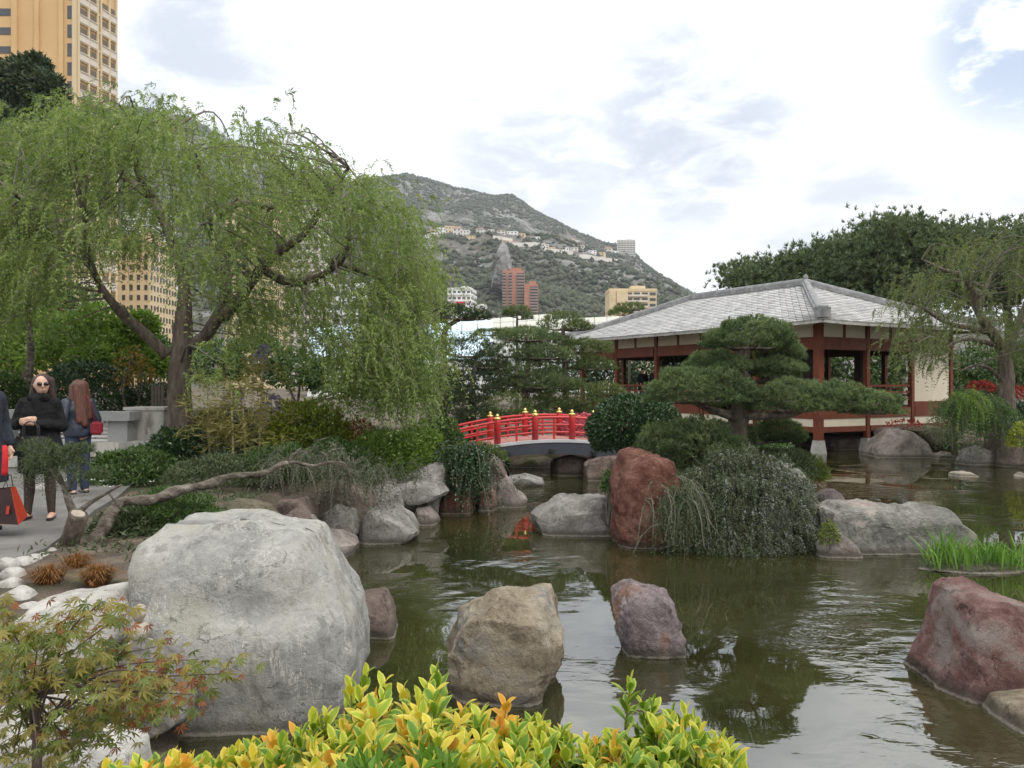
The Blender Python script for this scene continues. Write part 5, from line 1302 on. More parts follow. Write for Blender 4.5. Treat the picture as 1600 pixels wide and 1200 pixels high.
# ---- shrubs on the left bank
SH = [('shrub', 'leafy mid green shrub below the wall, left of the pepper tree trunk', 205, 745, 70, 42, 13.6, 'mid', 3400, .08, .04),
 ('shrub', 'dark shrub wrapped round the foot of the pepper tree', 275, 720, 48, 50, 14.6, 'dark', 3200, .08, .04),
 ('shrub', 'low dark green shrub under the leaning juniper trunk', 255, 815, 82, 46, 9.6, 'mid', 4600, .07, .022),
 ('shrub', 'twiggy low shrub left of the big grey boulder', 205, 835, 56, 40, 9.2, 'juniper', 2200, .07, .025),
 ('shrub', 'fine green ground-hugging shrub in front of the bamboo', 345, 745, 84, 32, 13.0, 'juniper', 4200, .07, .02),
 ('shrub', 'dark green cushion shrub right of the bamboo', 440, 740, 62, 44, 13.4, 'mid', 3400, .07, .025),
 ('shrub', 'green shrub under the hanging pepper sprays near the bank', 600, 735, 70, 60, 15.8, 'bright', 4600, .09, .03),
 ('shrub', 'lighter leafy shrub at the bank edge left of the ivy rock', 655, 725, 48, 60, 16.4, 'bright', 2800, .09, .03),
 ('shrub', 'dark shrub beneath the yellow hedge', 520, 735, 60, 46, 14.8, 'mid', 3200, .08, .035),
 ('yellow_hedge', 'clipped hedge with golden top right of the bamboo', 478, 690, 66, 62, 16.6, 'yellow', 5200, .08, .045),
 ('shrub', 'dark leafy filler shrub behind the bamboo canes', 350, 700, 74, 58, 17.2, 'dark', 4200, .08, .045),
 ('red_shrub', 'reddish shrub between the golden hedge and the hanging sprays', 560, 690, 30, 34, 16.9, 'redleaf', 500, .08, .04),
 ('shrub', 'broad green shrub behind the ivy and the bridge end', 690, 705, 40, 50, 18.2, 'mid', 2600, .09, .035)]
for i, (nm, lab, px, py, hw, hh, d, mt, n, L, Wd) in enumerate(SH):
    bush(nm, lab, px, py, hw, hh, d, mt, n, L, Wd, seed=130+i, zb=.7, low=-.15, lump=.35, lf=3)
# trailing plants
def trailing(name, label, row, d0, d1, mat, n, L0, L1, seed, leaf=.06, wid=.014, out=(0, -1, 0), bloom=None, M_=18, up=.1, jit=.12, twig=True, cat='shrub'):
    rng = np.random.default_rng(seed); row = np.array(row, float)
    i = rng.integers(0, len(row)-1, n); f = rng.uniform(0, 1, n)[:, None]
    q = row[i]*(1-f)+row[i+1]*f; dd = rng.uniform(d0, d1, n)
    st = np.stack([(q[:, 0]-800)/F*dd, dd, CH-(q[:, 1]-600)/F*dd], -1)+rng.normal(size=(n, 3))*jit
    t = thing(name, label, cat, st.mean(0)*[1, 1, 0]+[0, 0, st[:, 2].min()])
    ou = nrm(np.asarray(out)+rng.normal(size=(n, 3))*[.7, .5, .2]); mb = MB(); tw = MB()
    sprays(mb, st, ou, rng.uniform(L0, L1, n), rng, M_, leaf, wid, up, tw, 1., .7); mb.build('foliage', LM[mat], t)
    if twig: tag(tw.build('stems', M['twig'], t), kind='stuff')
    if bloom:
        mb = MB(); h_ = n*2//5; sprays(mb, (st+rng.normal(size=st.shape)*.03-[0, .05, 0])[:h_], ou[:h_], rng.uniform(L0, L1, h_), rng, M_, leaf*.55, wid*1.15, up, None, 1., .8); tg = mb.build('blossom', LM[bloom], t)
    return t
def rosemary():
    rng = np.random.default_rng(151); d = 12.0; sc = d/F
    c = P(1150, 872, d); t = thing('rosemary', 'thick grey-green flowering rosemary mound between the red rock and the long grey rock', 'shrub', c*[1, 1, 0])
    n = 5200; d3 = rdir(n*2, rng); d3 = d3[(d3[:, 2] > -.05) & (d3[:, 1] < .55)][:n]; n = len(d3)
    lum = 1+.3*fbm(d3*2.3+4, 3, 5)+.16*fbm(d3*6, 2, 8)
    a = np.where(d3[:, 0] < 0, 118, 128)*sc; h = np.where(d3[:, 0] < -.3, 128, 142)*sc
    st = np.stack([d3[:, 0]*a, d3[:, 1]*.62, np.abs(d3[:, 2])**.8*h], -1)*(rng.uniform(.8, 1, n)*lum)[:, None]+[c[0], c[1]+.1, -.02]
    out = nrm(d3+rng.normal(size=(n, 3))*.5+[0, -.2, .2]); mb = MB(); tw = MB()
    sprays(mb, st, out, rng.uniform(.14, .34, n), rng, 9, .046, .013, .35, tw, .8, .8)
    mb.build('foliage', LM['rosemary'], t); tag(tw.build('stems', M['twig'], t), kind='stuff')
    k = rng.uniform(0, 1, n) < .22+.2*(d3[:, 0] > .2); mb = MB(); sprays(mb, st[k]-[0, .03, 0], out[k], rng.uniform(.14, .3, k.sum()), rng, 7, .024, .015, .35, None, .8, .8); tag(mb.build('blossom', LM['rosebloom'], t), kind='stuff')
rosemary()
trailing('rosemary', 'fine green trailing stems at the left foot of the rosemary mound', [(1040, 800), (1060, 775), (1085, 765)], 11.5, 11.9, 'juniper', 260, .4, 1.0, 152, .05, .011)
trailing('ivy', 'dark ivy curtain hanging over the rocks left of the bridge', [(702, 712), (730, 708), (752, 716)], 15.2, 15.7, 'dark', 260, .6, 1.15, 153, .07, .035, M_=16)
trailing('weeping_juniper', 'grey weeping juniper branches hanging over the left bank rocks', [(425, 725), (470, 712), (520, 715), (560, 728), (600, 745)], 12.1, 13.0, 'greyjuniper', 270, .45, 1.0, 154, .06, .013)
trailing('trailing_shrub', 'thin trailing green stems over the light rock shelf', [(560, 742), (610, 738), (650, 732)], 14.2, 14.9, 'juniper', 140, .4, 1.0, 155, .06, .014)
trailing('weeping_shrub', 'dark weeping shrub on the right bank under the right pepper tree', [(1470, 640), (1500, 622), (1540, 625), (1575, 650)], 23.5, 25.5, 'mid', 420, .8, 1.7, 156, .11, .026)
trailing('weeping_shrub', 'fresh green hanging sprays above the mossy undercut boulder', [(1495, 622), (1515, 616), (1530, 625)], 23.0, 23.4, 'bright', 60, .7, 1.3, 157, .1, .024)
bush('azalea', 'red azalea bush behind the right pepper tree trunk', 1588, 618, 24, 14, 28, 'redleaf', 300, .12, .07, seed=161, zb=.6)
bush('azalea', 'smaller red azalea left of the right pepper tree trunk', 1533, 607, 18, 10, 28, 'redleaf', 220, .12, .07, seed=162, zb=.6)
bush('azalea', 'pink flowering azalea behind the right end of the bridge railing', 912, 672, 40, 24, 22.9, 'pinkleaf', 1500, .08, .05, seed=163, zb=.6)
bush('azalea', 'low red flowers at the pavilion base beam', 1412, 664, 26, 8, 27.0, 'redleaf', 90, .1, .05, seed=164, zb=.9)
bush('golden_shrub', 'small golden shrub at the right edge above the brown boulder', 1600, 690, 22, 30, 22.5, 'yellow', 900, .08, .05, seed=165, zb=.5)
bush('shrub', 'dark shrub on the right bank behind the brown boulder', 1590, 665, 60, 36, 26, 'dark', 2600, .12, .06, seed=166, zb=.6)
bush('shrub', 'green shrub at the water edge behind the lime conifer', 1205, 712, 40, 24, 19, 'mid', 1800, .09, .04, seed=167, zb=.2)
bush('fern', 'small yellow-green fern on the reddish-grey rock', 1296, 842, 12, 26, 11.3, 'lime', 240, .08, .02, seed=168, cat='fern', zb=.05)

# ---- bamboo
def bamboo(label, px, ybase, ytop, d, seed, n=420):
    rng = np.random.default_rng(seed); b = P(px, ybase, d); tp = P(px+rng.uniform(-6, 6), ytop, d)
    t = thing('bamboo', label, 'bamboo', b)
    mb = MB(); mb.tube([b, (b+tp)/2, tp], [.02, .018, .01], 7)
    for f in np.linspace(.1, .9, 9): mb.lathe(b+(tp-b)*f, [(.02, -.01), (.025, 0), (.02, .01)], 7)
    mb.build('cane', pm('bamboo_cane', [(.3, .24, .12), (.4, .34, .2)], 4, 4, .6), t)
    fo = MB(); k = 26
    for i in range(k):
        f = rng.uniform(.25, 1.05); c = b+(tp-b)*f+rng.normal(size=3)*[.28, .25, .1]; m = n//k
        u = nrm(rng.normal(size=(m, 3))*[1, 1, .5]+[0, 0, -.15]); fo.leaves(c+rng.normal(size=(m, 3))*.06, u, np.cross(u, rng.normal(size=(m, 3))), rng.uniform(.14, .26, m), .022, rng.uniform(0, 1, m), .03)
    fo.build('foliage', LM['bamboo'], t)
bamboo('bamboo with an orange cane just right of the pepper tree trunk', 328, 722, 590, 14.6, 171, 520)
bamboo('bamboo with a pale cane and golden leaves in the middle of the bamboos', 365, 726, 610, 14.2, 172, 640)
bamboo('bamboo with a thin cane leaning beside the golden hedge', 384, 726, 625, 14.4, 173, 460)
bamboo('tall bamboo with yellowing leaves behind the others', 405, 720, 560, 16.0, 174, 620)
for lab, x, y in (('lilac wisteria cluster hanging left among the pepper sprays', 412, 545), ('lilac wisteria cluster above the golden hedge', 425, 622), ('lilac wisteria cluster above the bamboo', 376, 612)):
    trailing('wisteria', lab, [(x-6, y), (x+6, y-2)], 16.5, 16.8, 'lilac', 16, .4, .6, int(x), .07, .04, M_=12, jit=.05, cat='flowers')

# ---- iris islet
def iris():
    rng = np.random.default_rng(181); c = P(1522, 893, 10.6)
    t = thing('iris_clump', 'clump of bright green iris blades on a small islet in the pond', 'iris', c*[1, 1, 0])
    mb = MB(); V, Fc = ICO[4]; mb.add(V*[.66, .3, .1]*(1+.25*fbm(V*3, 3, 4))[:, None]+[c[0], c[1], -.01], Fc); mb.build('soil', M['mossy'], t, smooth=True)
    k = 0
    for i in range(250):
        x = rng.uniform(-.6, .62); dens = np.exp(-((x+.33)/.2)**2)+.55*np.exp(-((x-.2)/.18)**2)+.25
        h = (.16+.34*dens*rng.uniform(.6, 1.1)) if x < .5 else .4*rng.uniform(.5, 1.2)
        b = np.array([c[0]+x, c[1]+rng.normal()*.12, .03]); lean = rng.normal(size=3)*[.16, .16, 0]; w = rng.uniform(.008, .014)
        mb = MB(); pts = [b, b+[0, 0, h*.55]+lean*h*.6, b+[0, 0, h]+lean*h*2.2]; sx = np.array([math.cos(i), math.sin(i)*.6, 0])
        mb.add([pts[0]-sx*w, pts[0]+sx*w, pts[1]-sx*w, pts[1]+sx*w, pts[2]], [[0, 1, 3, 2], [2, 3, 4]], rng.uniform(0, 1)); mb.build('blade', LM['iris'], t)
    mb = MB(); m = 700; x = rng.uniform(-.68, .7, m); p = np.stack([c[0]+x, c[1]+rng.normal(size=m)*.16, np.full(m, .05)+rng.uniform(0, .06, m)], -1)
    u = nrm(rng.normal(size=(m, 3))+[0, 0, .3]); mb.leaves(p, u, np.cross(u, rng.normal(size=(m, 3))), .09, .012, rng.uniform(0, 1, m)); tag(mb.build('undergrowth', LM['juniper'], t), kind='stuff')
iris()
# ---- brown sedge tufts
def tuft(label, px, py, d, r, h, seed, n=520):
    rng = np.random.default_rng(seed); c = P(px, py, d); c[2] = max(c[2], .7)
    mb = MB()
    a = rng.uniform(0, 2*math.pi, n); out = np.stack([np.cos(a), np.sin(a), 0*a], -1); k = rng.uniform(.15, 1, n)[:, None]; hh = h*rng.uniform(.6, 1.1, n)[:, None]
    b = c+out*k*.06; m_ = b+out*k*r*.5+[0, 0, 1]*hh*.75; e = b+out*k*r+[0, 0, 1]*hh*(1.05-.5*k); s = np.stack([-np.sin(a), np.cos(a), 0*a], -1)*.0028
    V = np.stack([b-s, b+s, m_-s, m_+s, e], 1).reshape(-1, 3); ix = np.arange(n)[:, None]*5
    rr = np.repeat(rng.uniform(0, 1, n), 5)
    mb.add(V, np.concatenate([ix+[0, 1, 3], ix+[0, 3, 2], ix+[2, 3, 4]]), rr)
    t = mb.build('sedge_tuft', LM['drygrass'], origin=c); tag(t, label, 'grass tuft')
tuft('brown sedge tuft nearest the white edging stones', 76, 925, 6.75, .2, .24, 191)
tuft('brown sedge tuft at the foot of the leaning juniper trunk', 152, 922, 6.75, .19, .24, 192)
tuft('thin brown sedge tuft behind the other two', 120, 895, 7.4, .18, .2, 193, 300)

# ---- leaning juniper with the long bare bough
def juniper():
    d = 8.4; b = P(120, 870, d)
    t = thing('leaning_juniper', 'gnarled grey juniper with a cut stump and a long bough reaching right over the boulder', 'tree', b*[1, 1, 0]+[0, 0, .7])
    mb = MB(); mb.tube(smooth([P(108, 885, d), P(108, 850, d), P(115, 825, d-.1), P(122, 803, d-.15)]), np.linspace(.1, .085, 16), 16, wob=.5, seed=3); mb.build('stump', M['bark'], t, smooth=True)
    mb = MB(); mb.tube([P(122, 803, d-.15), P(122.5, 801.5, d-.152)], [.07, .066], 12); mb.build('cut_face', pm('cut_wood', [(.3, .25, .19), (.42, .37, .3)], 20, 5, .9), t)
    bo = [(135, 880), (150, 845), (170, 812), (190, 784), (238, 781), (286, 765), (326, 757), (362, 743), (408, 741), (440, 725), (462, 722)]
    lp = limb_pts(bo, d, off=1.8); mb = MB(); mb.tube(lp, np.interp(np.linspace(0, 1, len(lp)), [0, .3, .6, 1], [.095, .06, .05, .028]), 14, wob=.65, seed=8); mb.build('bough', M['greybark'], t, smooth=True)
    mb = MB()
    for pts, r in (([(462, 722), (490, 728), (522, 722), (560, 745)], .025), ([(450, 724), (462, 708), (470, 700)], .03), ([(490, 728), (530, 722), (545, 735), (570, 790)], .014), ([(500, 726), (515, 705), (540, 700)], .012)):
        lp2 = smooth([P(x, y, d+1.85) for x, y in pts]); mb.tube(lp2, np.linspace(r, r*.3, len(lp2)), 7, wob=.3)
    for pts, r in (([(122, 803), (135, 790), (150, 780), (190, 757)], .035), ([(118, 808), (108, 785), (100, 760), (88, 735)], .05), ([(100, 760), (80, 735), (62, 715)], .025), ([(170, 770), (185, 790), (200, 800)], .015), ([(104, 770), (118, 740), (125, 715)], .02)):
        lp2 = smooth([P(x, y, d-.05) for x, y in pts]); mb.tube(lp2, np.linspace(r, r*.35, len(lp2)), 8, wob=.3)
    mb.build('branches', M['greybark'], t, smooth=True)
    fo = MB(); rng = np.random.default_rng(77)
    for x, y, hw, hh in ((82, 712, 38, 16), (60, 700, 22, 12), (105, 722, 26, 14), (122, 705, 18, 9), (75, 725, 30, 12), (150, 745, 14, 8)):
        pad(fo, x, y, hw, hh, d, rng, .22, .06, .004, 9, int(x), 0)
    st = np.array([P(x, y, d+rng.uniform(-.25, .25)) for x, y in zip(rng.uniform(42, 135, 150), rng.uniform(692, 738, 150))]); sprays(fo, st, rdir(150, rng), rng.uniform(.14, .4, 150), rng, 14, .034, .008)
    fo.build('foliage', LM['juniper'], t)
juniper()

# ---- flowers and ground cover on the left bank
def cover():
    rng = np.random.default_rng(201); n = 60000
    x = rng.uniform(-7, 8.5, n); y = rng.uniform(7.5, 30, n)
    sd = poly_sd(x, y, POND); ok = (sd > .25) & ~((x < -4.6-np.maximum(y-9, 0)*.25)) & (fbm(np.stack([x*.7, y*.7, x*0], -1), 3, 8) > -.15)
    x, y = x[ok], y[ok]; n = len(x); p = np.stack([x, y, ground_h(x, y)+rng.uniform(0, .1, n)], -1)
    u = nrm(rng.normal(size=(n, 3))+[0, 0, .6]); mb = MB(); mb.leaves(p, u, np.cross(u, rng.normal(size=(n, 3))), .085*rng.uniform(.6, 1.2, n), .022, rng.uniform(0, 1, n))
    tag(mb.build('ground_cover', LM['juniper']), kind='stuff')
cover()
mb = MB(); rng_ = np.random.default_rng(5)
for x, y in ((146, 750), (166, 760), (172, 764), (175, 761), (180, 766), (160, 752), (238, 753)):
    c = P(x, y, 12.6)
    for k in range(5): a = k*1.257; u = np.array([[math.cos(a), math.sin(a)*.5-.4, .4]]); mb.leaves(c[None], u, np.cross(u, [[0, 0, 1.]]), .05, .03, .5)
wf = newmat('white_petal'); wf[2].inputs['Base Color'].default_value = (.75, .75, .7, 1)
tag(mb.build('white_flowers', wf[0], origin=P(165, 760, 12.6)), 'scattered white flowers in the shrub below the wall', 'flowers')

# ------------------------------------------------------------ garden wall, bench and stakes
M['granite'] = pm('speckled_granite', [(.2, .2, .195), (.32, .32, .31), (.45, .45, .44)], 60, 3, .8, .1, 80, .004, .3, dirt=((.25, .25, .24), 2))
M['render'] = pm('stained_white_render', [(.42, .4, .36), (.52, .5, .45), (.58, .56, .52)], 1.6, 8, .9, .2, 30, .01, .2, stretch=(1.5, 1.5, .4), dirt=((.16, .145, .12), 2.6))
M['stake'] = pm('grey_brown_timber', [(.09, .07, .055), (.16, .13, .105)], 8, 5, .9, .5, 30, .01)
def wall():
    d = 16.6; s = d/F
    t = thing('garden_wall', 'pale stone parapet with white louvre openings behind the two women', 'wall', P(100, 720, d)*[1, 1, 0]+[0, 0, .7])
    def bx(name, x0, x1, y0, y1, dep, mat, dd=0., par=t):
        a = P((x0+x1)/2, (y0+y1)/2, d+dd); mb = MB(); mb.box(a, ((x1-x0)*s, dep, (y1-y0)*s)); return mb.build(name, M[mat], par)
    bx('coping', -60, 92, 640, 653, .5, 'granite'); bx('coping', 92.3, 211, 643, 657, .5, 'granite', -.05)
    bx('base_course', -60, 95, 690, 730, .42, 'render'); bx('base_course', 95.3, 206, 690, 712, .5, 'render', -.06); bx('base_course', 100, 198, 714.5, 735, .4, 'render')
    for x0, x1 in ((-40, -10), (8, 30), (82, 92), (176, 206)): bx('pillar', x0, x1, 657.3, 689.7, .4, 'granite')
    for x0, x1 in ((30, 82), (92, 176)):
        for k in range(5):
            y = 661+k*6.2; bx('louvre', x0+.3, x1-.3, y, y+3.6, .1, 'whitewall', -.02)
    d2 = 17.2
    t2 = thing('wall_block', 'water-stained white rendered block of wall left of the pepper tree trunk', 'wall', P(235, 720, d2)*[1, 1, 0]+[0, 0, .7])
    s2 = d2/F
    mb = MB(); mb.box(P(236, 671, d2), (58*s2, .6, 62*s2)); mb.build('block', M['render'], t2)
    mb = MB(); mb.box(P(236, 638, d2), (64*s2, .68, 4.6*s2)); mb.build('coping', M['render'], t2)
    mb = MB(); mb.box(P(228, 700, d2-.6), (54*s2, .8, 22*s2)); mb.build('step', M['concrete'], t2)
    t3 = thing('low_wall', 'low white wall running behind the bamboo right of the pepper tree trunk', 'wall', P(360, 720, 17.6)*[1, 1, 0]+[0, 0, .7])
    s3 = 17.6/F
    mb = MB(); mb.box(P(366, 690, 17.6), (138*s3, .4, 96*s3)); mb.build('wall_body', M['render'], t3)
    mb = MB(); mb.box(P(366, 638.6, 17.6), (142*s3, .5, 5*s3)); mb.build('coping', M['render'], t3)
    for i, (x, yt, lab) in enumerate(((239, 602, 'tallest weathered wooden stake, leftmost of the row beside the pepper tree trunk'), (244, 606, 'short weathered wooden stake next to the tallest one'), (249, 603, 'middle weathered wooden stake of the row'), (254, 604, 'square-topped wooden stake right of the middle one'), (261, 622, 'lowest wooden stake touching the pepper tree trunk'))):
        dd = 18.2; mb = MB(); a = P(x, yt, dd); mb.box((a[0], dd, (a[2]+.7)/2), (.055, .055, a[2]-.7)); mb.lathe(a, [(.035, 0), (.012, .03)], 4); tag(mb.build('wooden_stake', M['stake'], origin=(a[0], dd, .7)), lab, 'stake', 'weathered wooden stakes')
wall()

# ------------------------------------------------------------ people
def remesh(mb, name, mat, parent, vox=.011, smooth_it=4, origin=None):
    o = mb.build(name, mat, None, True, origin=(0, 0, 0))
    m = o.modifiers.new('r', 'REMESH'); m.mode = 'VOXEL'; m.voxel_size = vox; m.use_smooth_shade = True
    sm = o.modifiers.new('s', 'SMOOTH'); sm.iterations = smooth_it; sm.factor = .5
    dg = bpy.context.evaluated_depsgraph_get(); me = bpy.data.meshes.new_from_object(o.evaluated_get(dg), depsgraph=dg)
    bpy.data.objects.remove(o)
    me.name = name
    if not me.materials: me.materials.append(mat)
    me.transform(Matrix.Translation(-Vector(WL[parent.name])))
    r = link(name, me, parent, WL[parent.name])
    r.location = (0, 0, 0); return r
def cap_(mb, p0, p1, r0, r1, n=6):
    p0 = np.asarray(p0, float); p1 = np.asarray(p1, float); u = p1-p0; L = np.linalg.norm(u); u = u/max(L, 1e-6)
    ts = [-r0*.95, -r0*.7, -r0*.3]+[L*k/n for k in range(n+1)]+[L+r1*.3, L+r1*.7, L+r1*.95]
    rs = [r0*.3, r0*.71, r0*.95]+[r0+(r1-r0)*k/n for k in range(n+1)]+[r1*.95, r1*.71, r1*.3]
    mb.tube([p0+u*t for t in ts], rs, 12)
def ring_loft(mb, rings, n=20):
    """closed body through (x, y, z, rx, ry)"""
    ang = np.linspace(0, 2*math.pi, n, endpoint=False)
    V = np.concatenate([np.stack([x+np.cos(ang)*rx, y+np.sin(ang)*ry, np.full(n, z)], -1) for x, y, z, rx, ry in rings]); m = len(rings)
    i = np.arange(m-1)[:, None]*n; j = np.arange(n)[None]; k = (j+1) % n
    mb.add(V, np.stack([i+j, i+k, i+n+k, i+n+j], -1).reshape(-1, 4)); b = mb.n-len(V)
    mb.Fs.append(np.array([list(range(n-1, -1, -1))])+b); mb.Fs.append(np.array([list(range((m-1)*n, m*n))])+b)
def xf(o, rz):
    c, s = math.cos(rz), math.sin(rz); o = np.asarray(o, float)
    return lambda x, y, z: o+np.array([x*c-y*s, x*s+y*c, z])
M['skin'] = pm('skin', [(.5, .3, .21), (.56, .35, .25)], 8, 3, .5)
M['stocking'] = pm('dark_stockings', [(.035, .022, .018), (.055, .034, .028)], 8, 3, .6)
M['blackcloth'] = pm('black_wool', [(.006, .006, .007), (.02, .02, .021)], 7, 6, .9, .9, 14, .05, .2)
M['navyleather'] = pm('navy_leather', [(.008, .012, .022), (.022, .03, .046)], 7, 6, .42, .5, 16, .02, .5)
M['denim'] = pm('dark_blue_denim', [(.02, .028, .055), (.035, .045, .085)], 20, 4, .9)
M['navycoat'] = pm('navy_coat', [(.01, .013, .022), (.024, .03, .042)], 6, 5, .9, .8, 10, .05)
M['hair'] = pm('dark_brown_hair', [(.02, .01, .008), (.05, .025, .018)], 30, 4, .45, .8, 60, .01, .4, stretch=(3, 3, .2))
M['hairred'] = pm('auburn_hair', [(.04, .015, .01), (.1, .04, .025), (.15, .065, .04)], 30, 4, .45, .8, 60, .01, .4, stretch=(3, 3, .2))
M['blackleather'] = pm('black_leather', [(.01, .01, .011), (.025, .025, .027)], 9, 4, .3, .3, 30, .01, .5)
M['lens'] = pm('dark_lens', [(.006, .006, .007), (.012, .012, .013)], 3, 2, .08, spec=.6)
M['redleather'] = pm('red_leather', [(.16, .008, .015), (.24, .015, .025)], 8, 4, .4, .3, 30, .01)
M['scarf'] = pm('striped_scarf', [(.1, .1, .35), (.5, .42, .36), (.55, .5, .45)], 14, 3, .9)
def body(t, T, H, pose, mat='skin', vox=.0125):
    """one continuous figure: pose gives the arm joints; T maps local metres to the world (x right of the figure, y behind it)"""
    k = H/1.68; mb = MB()
    E = lambda c, r: mb.ell(T(*np.array(c)*k), np.array(r)*k, n=12)
    C = lambda a, b, r0, r1: cap_(mb, T(*np.array(a)*k), T(*np.array(b)*k), r0*k, r1*k)
    lg = pose.get('leg', 1.)
    hx, hy = pose.get('head', (0, 0)); ln = pose.get('look', (0, -1))
    E((hx, hy, 1.575), (.076, .092, .112)); E((hx+ln[0]*.02, hy+ln[1]*.02, 1.515), (.055, .065, .06))
    C((hx+ln[0]*.085, hy+ln[1]*.085, 1.575), (hx+ln[0]*.108, hy+ln[1]*.108, 1.548), .011, .015)
    C((hx+ln[0]*.082-ln[1]*.018, hy+ln[1]*.082+ln[0]*.018, 1.515), (hx+ln[0]*.082+ln[1]*.018, hy+ln[1]*.082-ln[0]*.018, 1.515), .011, .011)
    for sg in (-1, 1): E((hx-ln[1]*.078*sg, hy+ln[0]*.078*sg, 1.57), (.02, .02, .03))
    C((hx*.6, hy*.6+.01, 1.38), (hx, hy+.01, 1.5), .055, .05)
    for z, r in ((1.36, (.16, .09, .07)), (1.24, (.155, .11, .13)), (1.1, (.13, .1, .12)), (.96, (.16, .12, .12)), (.9, (.165, .125, .1))): E((0, 0, z), r)
    for sg, nm in ((-1, 'L'), (1, 'R')):
        sh, el, wr = (sg*.175, 0, 1.36), pose['el'+nm], pose['wr'+nm]
        C(sh, el, .052, .042); C(el, wr, .041, .028)
        hd = nrm(np.array(pose['hand'+nm])); w_ = np.array(wr); cr = nrm(np.cross(hd, pose.get('palm'+nm, (0, 1, 0)))); pn = np.cross(cr, hd)
        C(w_+hd*.02, w_+hd*.075, .026, .034)
        for q, (o_, l_) in enumerate(((-.027, .062), (-.009, .072), (.009, .068), (.026, .052))):
            a_ = w_+hd*.085+cr*o_; b_ = a_+hd*l_*.6+pn*.012; C(a_, b_, .0105, .0095); C(b_, b_+hd*l_*.3+pn*.03, .0095, .008)
        a_ = w_+hd*.03-cr*.03; C(a_, a_+hd*.04-cr*.03, .013, .0105)
        fx, fy = pose['foot'+nm]
        C((sg*.085, 0, .88), (sg*.09+(fx-sg*.09)*.5, -.01+fy*.5, .48), .085*lg, .058*lg); C((sg*.09+(fx-sg*.09)*.5, -.01+fy*.5, .48), (fx, fy, .09), .056*lg, .036*lg)
        C((fx, fy+.03, .05), (fx+sg*.03, fy-.14, .035), .042, .034)
    return remesh(mb, 'body', M[mat], t, vox*k)
def cloth(t, T, H, name, mat, rings, sleeves=(), vox=.014):
    k = H/1.68; mb = MB()
    R = []
    n = 22; ang = np.linspace(0, 2*math.pi, n, endpoint=False); V = []
    for x, y, z, rx, ry in rings: V += [T(k*(x+math.cos(a)*rx), k*(y+math.sin(a)*ry), k*z) for a in ang]
    m = len(rings); i = np.arange(m-1)[:, None]*n; j = np.arange(n)[None]; kk = (j+1) % n
    mb.add(V, np.stack([i+j, i+kk, i+n+kk, i+n+j], -1).reshape(-1, 4)); mb.Fs.append(np.array([list(range(n-1, -1, -1))])); mb.Fs.append(np.array([list(range((m-1)*n, m*n))]))
    for a, b, r0, r1 in sleeves: cap_(mb, T(*np.array(a)*k), T(*np.array(b)*k), r0*k, r1*k)
    return remesh(mb, name, M[mat], t, vox, 5)
def piece(t, T, H, name, mat, caps=(), ells=(), vox=.012):
    k = H/1.68; mb = MB()
    for a, b, r0, r1 in caps: cap_(mb, T(*np.array(a)*k), T(*np.array(b)*k), r0*k, r1*k)
    for c, r in ells: mb.ell(T(*np.array(c)*k), np.array(r)*k, n=12)
    return remesh(mb, name, M[mat], t, vox, 3)

